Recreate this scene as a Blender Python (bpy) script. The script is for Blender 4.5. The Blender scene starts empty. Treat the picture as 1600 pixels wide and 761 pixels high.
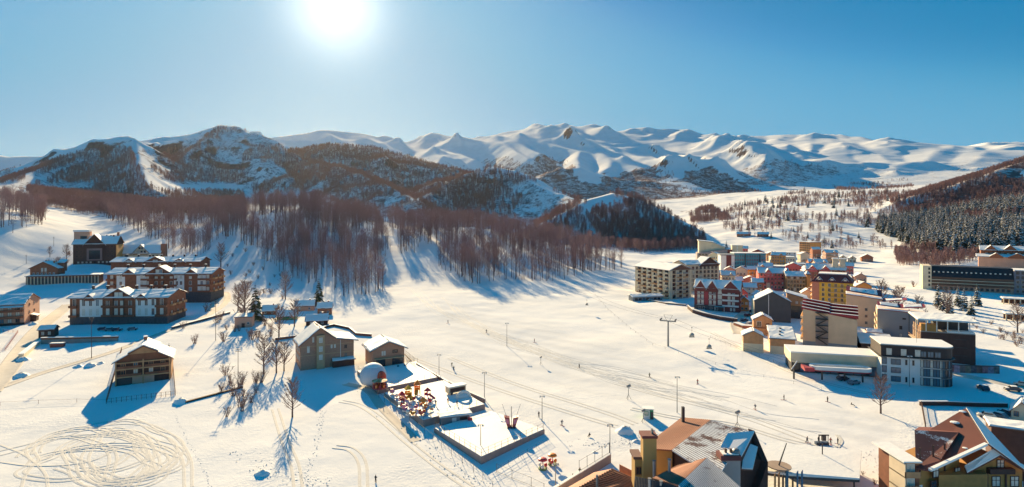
import bpy, bmesh, math, random
import numpy as np
from mathutils import Vector, Matrix
random.seed(7)
SC = bpy.context.scene
COL = SC.collection
R = math.radians

# ---------------------------------------------------------------- camera
CAMH, F, CX, HY = 62.0, 900.0, 800.0, 340.0      # eye height, focal length and horizon in photo pixels
cam_d = bpy.data.cameras.new('camera')
cam_d.sensor_width = 36.0
cam_d.lens = F / 1600 * 36
cam_d.shift_y = -(380.5 - HY) / 1600
cam_d.clip_start = 1.0
cam_d.clip_end = 40000
cam = bpy.data.objects.new('camera', cam_d)
COL.objects.link(cam)
cam.location = (0, 0, CAMH)
cam.rotation_euler = (R(90), 0, 0)
SC.camera = cam

# ---------------------------------------------------------------- sky and sun
SUN = Vector(((525 - CX) / F, 1.0, (HY - 8) / F)).normalized()
S_EL = math.asin(SUN.z)
S_AZ = math.atan2(SUN.x, SUN.y)                  # from +Y towards +X
world = bpy.data.worlds.new('World')
SC.world = world
world.use_nodes = True
wn, wl = world.node_tree.nodes, world.node_tree.links
wn.clear()
w_out = wn.new('ShaderNodeOutputWorld')
w_bg = wn.new('ShaderNodeBackground')
w_sky = wn.new('ShaderNodeTexSky')
w_sky.sky_type = 'NISHITA'
w_sky.sun_disc = False
w_sky.sun_elevation = S_EL
w_sky.sun_rotation = S_AZ
w_sky.altitude = 1700
w_sky.air_density = 1.0
w_sky.dust_density = 0.6
w_sky.ozone_density = 2.5
# grade the sky's own colours towards the deep cyan-blue of the photograph
w_pre = wn.new('ShaderNodeVectorMath'); w_pre.operation = 'SCALE'; w_pre.inputs['Scale'].default_value = 1 / 12
wl.new(w_sky.outputs[0], w_pre.inputs[0])
w_tint = wn.new('ShaderNodeRGBCurve')
for ch, pts in enumerate(([(1.62, .002), (2.51, .04), (4, .052), (7.4, .07), (12, .12)], [(.6, .06), (1.2, .09), (2.84, .112), (4.13, .18), (7, .19), (12, .23)], [(1.2, .16), (2.4, .205), (4.82, .235), (6.35, .30), (9, .30), (12, .31)])):
    cv = w_tint.mapping.curves[ch]
    cv.points[0].location = (0, 0); cv.points[1].location = (1, pts[-1][1] * 2)
    for x_, y_ in pts[:-1]: cv.points.new(x_ / 12, y_ * 2)
w_tint.mapping.update()
wl.new(w_pre.outputs[0], w_tint.inputs['Color'])
w_post = wn.new('ShaderNodeVectorMath'); w_post.operation = 'SCALE'; w_post.inputs['Scale'].default_value = 5.0
wl.new(w_tint.outputs[0], w_post.inputs[0])
# the blown-out sun and its aureole, as bright sky around the sun's direction
w_geo = wn.new('ShaderNodeNewGeometry')
w_dot = wn.new('ShaderNodeVectorMath'); w_dot.operation = 'DOT_PRODUCT'
w_dot.inputs[1].default_value = (-SUN.x, -SUN.y, -SUN.z)
wl.new(w_geo.outputs['Incoming'], w_dot.inputs[0])
def w_math(op, a, b):
    n = wn.new('ShaderNodeMath'); n.operation = op
    for i, v in enumerate((a, b)):
        if isinstance(v, (int, float)): n.inputs[i].default_value = v
        else: wl.new(v, n.inputs[i])
    return n.outputs[0]
dotc = w_math('MAXIMUM', w_dot.outputs['Value'], 0.0)
g1 = w_math('MULTIPLY', w_math('POWER', dotc, 420.0), 3.5)
g2 = w_math('MULTIPLY', w_math('POWER', dotc, 45.0), .5)
g3 = w_math('MULTIPLY', w_math('POWER', dotc, 9.0), .15)
gs = w_math('ADD', w_math('ADD', g1, g2), g3)
w_glow = wn.new('ShaderNodeMix'); w_glow.data_type = 'RGBA'; w_glow.blend_type = 'MULTIPLY'
w_glow.inputs[0].default_value = 1.0
w_glow.inputs[6].default_value = (1.0, 0.93, 0.78, 1)
wl.new(gs, w_glow.inputs[7])
w_add = wn.new('ShaderNodeMix'); w_add.data_type = 'RGBA'; w_add.blend_type = 'ADD'
w_add.inputs[0].default_value = 1.0
wl.new(w_post.outputs[0], w_add.inputs[6]); wl.new(w_glow.outputs[2], w_add.inputs[7])
wl.new(w_add.outputs[2], w_bg.inputs[0])
w_bg.inputs[1].default_value = 0.091
wl.new(w_bg.outputs[0], w_out.inputs[0])

sun_d = bpy.data.lights.new('sun', 'SUN')
sun_d.energy = 5.0
sun_d.angle = R(0.5)
sun_d.color = (1.0, 0.755, 0.42)
sun = bpy.data.objects.new('sun', sun_d)
COL.objects.link(sun)
sun.rotation_euler = (-SUN).to_track_quat('-Z', 'Y').to_euler()
sun.location = (-300, 900, 600)

SC.render.engine = 'CYCLES'
SC.cycles.use_denoising = True
SC.cycles.denoiser = 'OPENIMAGEDENOISE'
SC.cycles.max_bounces = 5
SC.cycles.diffuse_bounces = 4
SC.cycles.transparent_max_bounces = 8
SC.cycles.volume_bounces = 0
SC.cycles.sample_clamp_indirect = 6.0
SC.view_settings.view_transform = 'Standard'
SC.view_settings.look = 'None'
SC.view_settings.gamma = 1.0
SC.view_settings.use_curve_mapping = False
SC.view_settings.exposure = 1.22

# ---------------------------------------------------------------- materials
MATS = {}
def mat(name, col, rough=0.8, var=0.12, scale=0.6, bump=0.0, bscale=3.0, metal=0.0, emit=0.0):
    """plain procedural material: colour broken up by two noises, optional bump"""
    if name in MATS: return MATS[name]
    m = bpy.data.materials.new(name); m.use_nodes = True
    n, l = m.node_tree.nodes, m.node_tree.links
    b = n['Principled BSDF']
    b.inputs['Roughness'].default_value = rough
    b.inputs['Metallic'].default_value = metal
    co = n.new('ShaderNodeTexCoord')
    nz = n.new('ShaderNodeTexNoise'); nz.inputs['Scale'].default_value = scale; nz.inputs['Detail'].default_value = 5
    l.new(co.outputs['Object'], nz.inputs['Vector'])
    ramp = n.new('ShaderNodeMapRange')
    ramp.inputs[1].default_value = 0.25; ramp.inputs[2].default_value = 0.75
    ramp.inputs[3].default_value = 1 - var; ramp.inputs[4].default_value = 1 + var
    l.new(nz.outputs[0], ramp.inputs[0])
    oi = n.new('ShaderNodeObjectInfo')
    r2 = n.new('ShaderNodeMapRange'); r2.inputs[3].default_value = 1 - var * .4; r2.inputs[4].default_value = 1 + var * .4
    l.new(oi.outputs['Random'], r2.inputs[0])
    mm = n.new('ShaderNodeMath'); mm.operation = 'MULTIPLY'
    l.new(ramp.outputs[0], mm.inputs[0]); l.new(r2.outputs[0], mm.inputs[1])
    mx = n.new('ShaderNodeVectorMath'); mx.operation = 'SCALE'
    mx.inputs[0].default_value = col
    l.new(mm.outputs[0], mx.inputs['Scale'])
    l.new(mx.outputs[0], b.inputs['Base Color'])
    if bump:
        nb = n.new('ShaderNodeTexNoise'); nb.inputs['Scale'].default_value = bscale; nb.inputs['Detail'].default_value = 4
        l.new(co.outputs['Object'], nb.inputs['Vector'])
        bp = n.new('ShaderNodeBump'); bp.inputs['Strength'].default_value = 1.0; bp.inputs['Distance'].default_value = bump
        l.new(nb.outputs[0], bp.inputs['Height']); l.new(bp.outputs[0], b.inputs['Normal'])
    MATS[name] = m
    return m

SNOWC = (0.84, 0.83, 0.80)
def snow_roof():
    return mat('snow_cover', SNOWC, 0.7, 0.03, 0.3, bump=0.06, bscale=1.2)

# ---------------------------------------------------------------- numeric noise
def _hash(ix, iy, seed):
    h = (ix.astype(np.int64) * 374761393 + iy.astype(np.int64) * 668265263 + seed * 2147483647) & 0xFFFFFFFF
    h = ((h ^ (h >> 13)) * 1274126177) & 0xFFFFFFFF
    h = (h ^ (h >> 16)) & 0xFFFFFF
    return h / float(0xFFFFFF) * 2 - 1
def vn(x, y, seed=0):
    ix, iy = np.floor(x), np.floor(y)
    fx, fy = x - ix, y - iy
    fx = fx * fx * fx * (fx * (fx * 6 - 15) + 10); fy = fy * fy * fy * (fy * (fy * 6 - 15) + 10)
    a, b = _hash(ix, iy, seed), _hash(ix + 1, iy, seed)
    c, d = _hash(ix, iy + 1, seed), _hash(ix + 1, iy + 1, seed)
    return (a * (1 - fx) + b * fx) * (1 - fy) + (c * (1 - fx) + d * fx) * fy
def fbm(x, y, octv=4, seed=0, gain=0.5):
    s, a, t = 0, 1, 0
    for i in range(octv):
        s = s + a * vn(x * 2 ** i + 17.3 * i, y * 2 ** i - 9.1 * i, seed + i); t += a; a *= gain
    return s / t
def ridged(x, y, octv=4, seed=0):
    s, a, t = 0, 1, 0
    for i in range(octv):
        s = s + a * (1 - 2 * np.abs(vn(x * 2 ** i + 3.3 * i, y * 2 ** i + 7.7 * i, seed + i))); t += a; a *= 0.5
    return s / t

def rmf(x, y, octv, seed):
    """sharp-crested mountain noise"""
    s, w, am = 0, 1, 1
    for i in range(octv):
        n = (1 - np.abs(vn(x * 2.1 ** i + 5.1 * i, y * 2.1 ** i + 2.7 * i, seed + i))) ** 2.2 * w
        w = np.clip(n * 1.9, 0, 1); s = s + n * am; am *= .52
    return s

# ---------------------------------------------------------------- terrain
def P(px, py, d):
    return ((px - CX) / F * d, d, CAMH + (HY - py) / F * d)
CTRL = []
def plane_d(py): return CAMH * F / (py - 310.0)
for py in (900, 760, 650, 597, 540, 500):
    for px in (-300, 0, 300, 600, 900, 1200, 1500, 1900):
        CTRL.append((px, py, plane_d(py)))
for px in (200, 420, 620, 1000, 1300, 1600, 1900): CTRL.append((px, 470, plane_d(470)))
CTRL += [
 # left hillside
 (150, 412, 430), (75, 432, 400), (40, 402, 430), (15, 362, 450), (60, 335, 600), (-250, 345, 400), (-250, 300, 600), (0, 305, 850),
 (100, 318, 900), (200, 338, 750), (300, 362, 590), (330, 400, 480), (340, 440, 410), (240, 440, 420), (400, 405, 480), (430, 445, 405),
 # forested hill in the middle: foot and crest
 (530, 470, 352), (600, 440, 425), (700, 462, 362), (740, 448, 404), (790, 443, 420), (860, 442, 422), (930, 424, 488),
 (380, 340, 640), (480, 330, 700), (560, 344, 700), (640, 356, 680), (740, 356, 670), (800, 372, 630), (900, 396, 590), (975, 418, 520),
 (480, 347, 1000), (640, 362, 900), (800, 377, 850), (900, 386, 780), (1000, 402, 650), (380, 335, 900),
 # valley on the right
 (1060, 386, 800), (1100, 426, 480), (1250, 396, 720), (1400, 412, 600), (1400, 382, 800), (1300, 347, 1000), (1140, 348, 1150), (1200, 334, 1250),
 (1400, 324, 1250), (1300, 300, 1900), (1200, 296, 3000), (1420, 292, 2700), (1500, 280, 3000), (1450, 402, 650), (1500, 372, 700), (1600, 392, 600),
 (1600, 342, 800), (1600, 310, 1050), (1900, 300, 800), (1000, 345, 1500), (800, 335, 1600), (600, 325, 1800), (400, 318, 1500), (250, 310, 1400), (100, 300, 1300), (-300, 280, 1300),
 (700, 318, 2600), (400, 310, 2600), (100, 300, 2600), (1000, 310, 2700), (-300, 290, 2600), (1900, 270, 2600)]
for px in (-400, 0, 400, 800, 1200, 1600, 2000):
    CTRL.append((px, 318, 6000)); CTRL.append((px, 325, 12000))
CP = np.array([P(*c) for c in CTRL])
def uv(x, y): return np.stack([x / (y + 260.0) * 1.6, np.log(np.maximum(y, -180) + 260.0)], -1)
def tps(r2): return np.where(r2 > 1e-12, 0.5 * r2 * np.log(r2 + 1e-12), 0)
_c = uv(CP[:, 0], CP[:, 1]); _n = len(CP)
_K = tps(((_c[:, None] - _c[None]) ** 2).sum(-1)) + np.eye(_n) * 2e-4
_Pm = np.hstack([np.ones((_n, 1)), _c])
_A = np.block([[_K, _Pm], [_Pm.T, np.zeros((3, 3))]])
_W = np.linalg.solve(_A, np.concatenate([CP[:, 2] / (CP[:, 1] + 260.0), np.zeros(3)]))
def base_z(x, y):
    q = uv(x, y); s = np.zeros(len(q))
    for i in range(_n):
        s += _W[i] * tps((q[:, 0] - _c[i, 0]) ** 2 + (q[:, 1] - _c[i, 1]) ** 2)
    s += _W[_n] + q @ _W[_n + 1:]
    return s * (y + 260.0)

# ridge lines: (slope, roughness, [(px, py, distance) ...])
RIDGES = [
 # far snow range
 (.27, 1.0, [(-500, 260, 5200), (200, 240, 5600), (430, 213, 5400), (500, 203, 5200), (560, 208, 5200), (620, 222, 5300), (660, 229, 5500), (690, 214, 5600), (706, 212, 5600), (740, 223, 5600), (765, 213, 5400),
             (800, 205, 5200), (850, 198, 5200), (900, 197, 5300), (960, 205, 5300), (1000, 204, 5300), (1062, 203, 5200), (1110, 214, 5300), (1150, 221, 5500)]),
 (.22, .6, [(1150, 218, 6000), (1200, 212, 5800), (1250, 210, 5600), (1312, 210, 5400), (1345, 219, 5500), (1390, 233, 5800), (1440, 243, 6200)]),
 (.2, 0.4, [(1400, 246, 6000), (1450, 242, 5400), (1490, 231, 5000), (1540, 222, 4600), (1600, 222, 4500), (1750, 225, 4600), (2000, 230, 4600)]),
 (.34, 1.0, [(500, 203, 5200), (545, 222, 4500), (600, 240, 3800)]),
 (.34, 1.0, [(620, 222, 5300), (680, 240, 4400), (740, 262, 3600)]),
 (.40, 1.0, [(706, 212, 5600), (735, 235, 4900), (790, 262, 4200), (830, 290, 3500)]),
 (.55, 1.0, [(800, 205, 5200), (815, 220, 4800), (850, 240, 4200), (905, 258, 3800), (900, 285, 3300)]),
 (.44, 1.0, [(850, 198, 5200), (905, 225, 4600), (935, 245, 4200)]),
 (.56, 1.0, [(1062, 203, 5200), (1030, 222, 4700), (990, 246, 4200), (965, 262, 3900), (1000, 290, 3300), (1060, 318, 2800)]),
 (.56, 1.0, [(1110, 214, 5300), (1080, 240, 4500), (1068, 262, 3900), (1110, 262, 3700), (1150, 282, 3300), (1190, 303, 2900)]),
 (.58, 1.0, [(900, 197, 5300), (918, 222, 4700), (925, 238, 4350), (955, 262, 3700), (950, 290, 3200)]),
 (.48, 1.0, [(960, 205, 5300), (985, 225, 4750), (1005, 238, 4400)]),
 (.50, 1.0, [(765, 213, 5400), (785, 232, 4800), (800, 250, 4350), (845, 275, 3700)]),
 (.45, 1.0, [(560, 208, 5200), (590, 222, 4700), (640, 242, 4100), (690, 262, 3500)]),
 (.45, .8, [(1250, 210, 5600), (1238, 232, 4900), (1250, 250, 4400), (1275, 275, 3700)]),
 (.45, .8, [(1345, 219, 5500), (1340, 240, 4700), (1370, 262, 4000), (1400, 285, 3300)]),
 (.42, .7, [(1490, 231, 5000), (1470, 252, 4300), (1450, 275, 3500)]),
 (.42, .7, [(1540, 222, 4600), (1540, 250, 3900), (1520, 275, 3300)]),
 (.42, 1.0, [(1120, 230, 4700), (1170, 236, 4500), (1190, 240, 4400)]),
 (.42, .8, [(1200, 212, 5800), (1195, 240, 4700), (1215, 262, 4000), (1260, 290, 3300)]),
 (.45, .8, [(1312, 210, 5400), (1290, 236, 4600), (1275, 250, 4200), (1310, 272, 3600)]),
 (.32, 0.8, [(1440, 243, 6000), (1480, 262, 4600), (1520, 275, 3900)]),
 # left rocky shoulder with the ski slope
 (.50, 1.0, [(-400, 300, 2000), (-100, 288, 1950), (0, 273, 1900), (60, 252, 1900), (120, 229, 1880), (160, 218, 1860), (188, 213, 1850), (207, 219, 1800), (215, 240, 1650), (224, 262, 1500), (236, 290, 1350)]),
 (.42, 0.6, [(120, 235, 1850), (60, 262, 1500), (0, 290, 1250)]),
 # dark rocky peak
 (.50, 1.0, [(190, 222, 2500), (240, 217, 2500), (300, 208, 2450), (335, 199, 2400), (350, 197, 2380), (372, 199, 2350), (383, 208, 2350), (402, 207, 2300), (428, 216, 2250), (447, 235, 2150), (468, 262, 2000), (500, 290, 1800)]),
 (.46, 1.0, [(350, 197, 2380), (310, 232, 2050), (270, 262, 1800)]),
 # forested ridges
 (.42, 0.8, [(455, 240, 2500), (500, 228, 2400), (540, 224, 2350), (590, 232, 2300), (640, 243, 2250), (700, 262, 2150), (760, 285, 2000), (820, 305, 1850)]),
 (.42, 0.8, [(460, 250, 2200), (500, 255, 2000), (560, 275, 1700), (620, 300, 1450), (660, 318, 1300)]),
 (.45, 0.8, [(640, 320, 1300), (680, 300, 1450), (720, 277, 1550), (770, 260, 1600), (800, 266, 1550), (840, 284, 1450), (880, 302, 1350), (905, 315, 1250)]),
 (.50, 0.6, [(850, 345, 900), (885, 328, 960), (915, 312, 980), (955, 304, 980), (990, 310, 960), (1030, 330, 920), (1070, 352, 880), (1105, 374, 840)]),
 (.45, 0.6, [(1075, 340, 1500), (1095, 328, 1520), (1115, 326, 1500), (1140, 342, 1450)]),
 # right-hand forested slope
 (.30, 0.6, [(2000, 170, 1500), (1800, 205, 1500), (1600, 250, 1300), (1540, 270, 1250), (1470, 294, 1200), (1395, 318, 1150)]),
]
RP = [(k, rg, np.array([P(*p) for p in pts])) for k, rg, pts in RIDGES]
def terrain(x, y):
    x = np.asarray(x, float).ravel(); y = np.asarray(y, float).ravel()
    d = np.maximum(y, 1.0)
    zb = base_z(x, y)
    zb = zb + fbm(x / 40, y / 40, 3, 5) * np.clip((d - 60) / 250, 0.12, 3.0) * 0.9
    far = d > 560
    z = zb.copy()
    if far.any():
        xf, yf, df = x[far], y[far], d[far]
        wx = xf + fbm(xf / 330, yf / 330, 4, 11) * .007 * df
        wy = yf + fbm(xf / 330, yf / 330, 4, 23) * .010 * df
        zz = zb[far].copy()
        near = np.full(len(zz), 1e9)
        for k, rg, pts in RP:
            for a, b in zip(pts[:-1], pts[1:]):
                ab = b[:2] - a[:2]
                t = np.clip(((wx - a[0]) * ab[0] + (wy - a[1]) * ab[1]) / (ab @ ab), 0, 1)
                dist = np.hypot(wx - a[0] - t * ab[0], wy - a[1] - t * ab[1])
                h = a[2] + t * (b[2] - a[2]) - k * dist * (1 + 0.12 * np.exp(-dist / 300.0))
                zz = np.maximum(zz, h)
                near = np.minimum(near, dist)
        wt = np.clip((df - 2300) / 900, 0, 1)
        rough = (1 - wt) * (rmf(xf / 330, yf / 330, 5, 31) - .7) * 40 + wt * ((rmf((xf + .25 * yf) / 950, yf / 1250, 6, 37) - .85) * 135) * (1 - .55 * np.clip((xf / yf - .42) / .15, 0, 1))
        sc = np.clip(df / 2500, .3, 2.0)
        ramp = np.clip(near / (120 * sc), .05 + .3 * (1 - wt), 1) * np.clip((df - 560) / 700, 0, 1)
        rise = np.clip((zz - zb[far]) / 120 + .12, 0.0, 1)
        z[far] = zz + rough * ramp * rise
    return z
def ground_z(x, y): return float(terrain([x], [y])[0])
_dm = np.concatenate([np.arange(95, 700, 1.5), np.geomspace(700, 9000, 500)])
def gp(px, py, dmin=0):
    """first point where the view ray through a photo pixel meets the terrain"""
    x = (px - CX) / F * _dm; zr = CAMH + (HY - py) / F * _dm
    df = zr - terrain(x, _dm)
    for i in range(1, len(_dm)):
        if df[i] < 0 and _dm[i] > dmin:
            t = df[i - 1] / (df[i - 1] - df[i] + 1e-9)
            t = min(max(t, 0), 1)
            d = _dm[i - 1] + t * (_dm[i] - _dm[i - 1])
            return Vector(((px - CX) / F * d, d, ground_z((px - CX) / F * d, d)))
    d = 600.0
    return Vector(((px - CX) / F * d, d, ground_z((px - CX) / F * d, d)))
def gd(px, d):
    """ground point below a photo column at a given distance"""
    x = (px - CX) / F * d
    return Vector((x, d, ground_z(x, d)))
def inpoly(px, py, poly):
    ins = np.zeros(len(px), bool); n = len(poly)
    for i in range(n):
        x1, y1 = poly[i]; x2, y2 = poly[(i + 1) % n]
        c = ((y1 > py) != (y2 > py)) & (px < (x2 - x1) * (py - y1) / (y2 - y1 + 1e-9) + x1)
        ins ^= c
    return ins
def project(x, y, z): return CX + x / y * F, HY - (z - CAMH) / y * F

def snow_ground():
    m = bpy.data.materials.new('snow'); m.use_nodes = True
    n, l = m.node_tree.nodes, m.node_tree.links
    b = n['Principled BSDF']; b.inputs['Roughness'].default_value = 1.0
    b.inputs['Specular IOR Level'].default_value = 0.0
    geo = n.new('ShaderNodeNewGeometry')
    def noise(scale, detail=5, rough=.55):
        t = n.new('ShaderNodeTexNoise'); t.inputs['Scale'].default_value = scale; t.inputs['Detail'].default_value = detail
        t.inputs['Roughness'].default_value = rough
        l.new(geo.outputs['Position'], t.inputs['Vector']); return t
    def rng(src, a, b_, c, d_):
        r = n.new('ShaderNodeMapRange'); r.inputs[1].default_value = a; r.inputs[2].default_value = b_
        r.inputs[3].default_value = c; r.inputs[4].default_value = d_; l.new(src, r.inputs[0]); return r.outputs[0]
    def math_(op, a, b_):
        q = n.new('ShaderNodeMath'); q.operation = op
        for i, v in enumerate((a, b_)):
            if isinstance(v, (int, float)): q.inputs[i].default_value = v
            else: l.new(v, q.inputs[i])
        return q.outputs[0]
    def mixc(fac, a, b_):
        q = n.new('ShaderNodeMix'); q.data_type = 'RGBA'
        l.new(fac, q.inputs[0])
        for i, v in ((6, a), (7, b_)):
            if isinstance(v, tuple): q.inputs[i].default_value = (*v, 1)
            else: l.new(v, q.inputs[i])
        return q.outputs[2]
    at = n.new('ShaderNodeAttribute'); at.attribute_name = 'cover'
    sep = n.new('ShaderNodeSeparateColor'); l.new(at.outputs['Color'], sep.inputs[0])
    veg, rock, groom = sep.outputs[0], sep.outputs[1], sep.outputs[2]
    big = noise(.02, 6)
    base = mixc(rng(big.outputs[0], .35, .65, 0, 1), (.80, .79, .765), (.87, .86, .835))
    # groomed piste: finely ribbed, a shade darker in long passes of the machine
    wv = n.new('ShaderNodeTexWave'); wv.wave_type = 'BANDS'; wv.inputs['Scale'].default_value = .032; wv.inputs['Distortion'].default_value = 2.0
    wv.inputs['Detail'].default_value = 3; wv.inputs['Detail Scale'].default_value = .6
    mp = n.new('ShaderNodeMapping'); mp.inputs['Rotation'].default_value = (0, 0, R(128))
    l.new(geo.outputs['Position'], mp.inputs['Vector']); l.new(mp.outputs[0], wv.inputs['Vector'])
    gfac = math_('MULTIPLY', groom, rng(wv.outputs[0], .2, .9, 0.05, .36))
    base = mixc(gfac, base, (.66, .655, .645))
    # scrub and bare rock far away
    n1 = noise(.035, 9, .7); n2 = noise(.12, 6, .7)
    sp = math_('ADD', math_('MULTIPLY', n1.outputs[0], .55), math_('MULTIPLY', n2.outputs[0], .45))
    vt = math_('SUBTRACT', 1.0, veg)
    vf = math_('MULTIPLY', rng(math_('SUBTRACT', sp, math_('MULTIPLY', vt, .62)), .22, .34, 0, 1), rng(veg, 0, .15, 0, 1))
    base = mixc(vf, base, mixc(rng(n2.outputs[0], .4, .6, 0, 1), (.14, .088, .082), (.24, .16, .145)))
    rf = math_('MULTIPLY', rng(math_('SUBTRACT', sp, math_('MULTIPLY', math_('SUBTRACT', 1.0, rock), .6)), .2, .3, 0, 1), rng(rock, 0, .2, 0, 1))
    base = mixc(rf, base, mixc(rng(n1.outputs[0], .4, .6, 0, 1), (.09, .062, .058), (.20, .15, .135)))
    l.new(base, b.inputs['Base Color'])
    # relief: drifts, wind crust, trampled grain, groomer ribs
    nb1, nb2, nb3, nb4 = noise(.09, 5, .5), noise(1.1, 5, .65), noise(.018, 3), noise(.03, 2)
    patch = rng(nb4.outputs[0], .44, .62, .12, 1.0)
    h = math_('MULTIPLY', math_('MULTIPLY', nb2.outputs[0], .30), math_('MULTIPLY', patch, math_('SUBTRACT', 1.0, math_('MULTIPLY', groom, .8))))
    h = math_('ADD', h, math_('MULTIPLY', nb1.outputs[0], .5))
    h = math_('ADD', h, math_('MULTIPLY', nb3.outputs[0], 1.2))
    bp = n.new('ShaderNodeBump'); bp.inputs['Distance'].default_value = 1.0; bp.inputs['Strength'].default_value = .75
    l.new(h, bp.inputs['Height']); l.new(bp.outputs[0], b.inputs['Normal'])
    return m
SNOW = snow_ground()

def build_terrain():
    ys = [np.arange(-120, 80, 8.0), np.arange(80, 460, 2.0)]
    y = 460.0; r = []
    while y < 9500:
        r.append(y); y += max(2.0, .0062 * y)
    ys = np.concatenate(ys + [np.array(r)])
    us = np.linspace(-1.2, 1.2, 620)
    Y, U = np.meshgrid(ys, us, indexing='ij')
    X = U * (Y + 200.0)
    Z = terrain(X, Y).reshape(X.shape)
    gx = np.gradient(Z, axis=0) / np.gradient(Y, axis=0)
    gu = np.gradient(Z, axis=1) / np.gradient(X, axis=1)
    slope = np.hypot(gx, gu)
    PX, PY = project(X, np.maximum(Y, 1), Z)
    px, py, dd = PX.ravel(), PY.ravel(), Y.ravel()
    veg = np.zeros(px.shape); rock = np.zeros(px.shape); groom = np.zeros(px.shape)
    nz = fbm(X.ravel() / 300, Y.ravel() / 300, 4, 77)
    nz2 = fbm(X.ravel() / 70, Y.ravel() / 70, 3, 78)
    for poly, dmin, dmax, v in VEG + [(q[0], q[1], q[2], q[3]) for q in FOREST_AREAS.values()]:
        mk = inpoly(px + nz * 60 + nz2 * 22, py + nz * 16 + nz2 * 7, poly) & (dd > dmin) & (dd < dmax)
        veg[mk] = np.maximum(veg[mk], v)
    sl = slope.ravel()
    rock = np.clip((sl - np.where(dd > 2500, .95, .62)) * 2.2, 0, .8) * (dd > 1000)
    rj = np.random.RandomState(2)
    nearm = (dd > 60) & (dd < 520)
    groom[nearm] = np.mean([inpoly(px[nearm] + nz[nearm] * 30 + rj.uniform(-26, 26), py[nearm] + nz[nearm] * 14 + rj.uniform(-9, 9), PISTE) for _ in range(14)], axis=0)
    for i0, i1, name in ((0, np.searchsorted(ys, 520), 'ground'), (np.searchsorted(ys, 520), np.searchsorted(ys, 2650), 'hills'), (np.searchsorted(ys, 2650), len(ys) - 1, 'mountains')):
        nr, nc = i1 - i0 + 1, len(us)
        v = np.stack([X[i0:i1 + 1], Y[i0:i1 + 1], Z[i0:i1 + 1]], -1).reshape(-1, 3)
        idx = np.arange(nr * nc).reshape(nr, nc)
        q = np.stack([idx[:-1, :-1], idx[:-1, 1:], idx[1:, 1:], idx[1:, :-1]], -1).reshape(-1, 4)
        me = bpy.data.meshes.new(name)
        me.vertices.add(len(v)); me.vertices.foreach_set('co', v.ravel().astype(np.float32))
        me.loops.add(q.size); me.loops.foreach_set('vertex_index', q.ravel().astype(np.int32))
        me.polygons.add(len(q)); me.polygons.foreach_set('loop_start', (np.arange(len(q)) * 4).astype(np.int32))
        me.polygons.foreach_set('use_smooth', np.ones(len(q), bool))
        me.update(calc_edges=True)
        at = me.color_attributes.new('cover', 'FLOAT_COLOR', 'POINT')
        s = slice(i0 * nc, (i1 + 1) * nc)
        c = np.stack([veg[s], rock[s], groom[s], np.ones(nr * nc)], -1).astype(np.float32)
        at.data.foreach_set('color', c.ravel())
        me.materials.append(SNOW)
        o = bpy.data.objects.new(name, me); COL.objects.link(o); o['kind'] = 'structure'
PISTE = [(650, 440), (690, 462), (760, 478), (900, 520), (1000, 560), (1150, 600), (1400, 650), (1400, 720), (1150, 665), (950, 620), (800, 580), (720, 545), (660, 500)]
# far scrub and forest too small to tell apart: (photo outline of the area, distances, density)
VEG = [
 ([(1150, 300), (1200, 262), (1280, 240), (1330, 262), (1400, 262), (1480, 262), (1600, 250), (1600, 285), (1400, 305), (1250, 310)], 2400, 4600, .5),
 ([(560, 230), (640, 236), (740, 262), (760, 285), (700, 270), (600, 250)], 2400, 4600, .5),
 ([(820, 262), (870, 240), (900, 262), (930, 290), (990, 270), (1050, 250), (1060, 300), (1130, 262), (1190, 300), (1150, 320), (1080, 330), (980, 320), (880, 310), (830, 290)], 2400, 4600, .7),
 ([(1160, 262), (1240, 250), (1300, 262), (1240, 292), (1170, 290)], 2400, 4600, .62),
 ([(1400, 300), (1480, 250), (1600, 240), (1600, 300)], 2400, 4200, .5),
 ([(750, 250), (830, 250), (840, 300), (760, 290)], 2400, 4600, .62),
]

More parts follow.
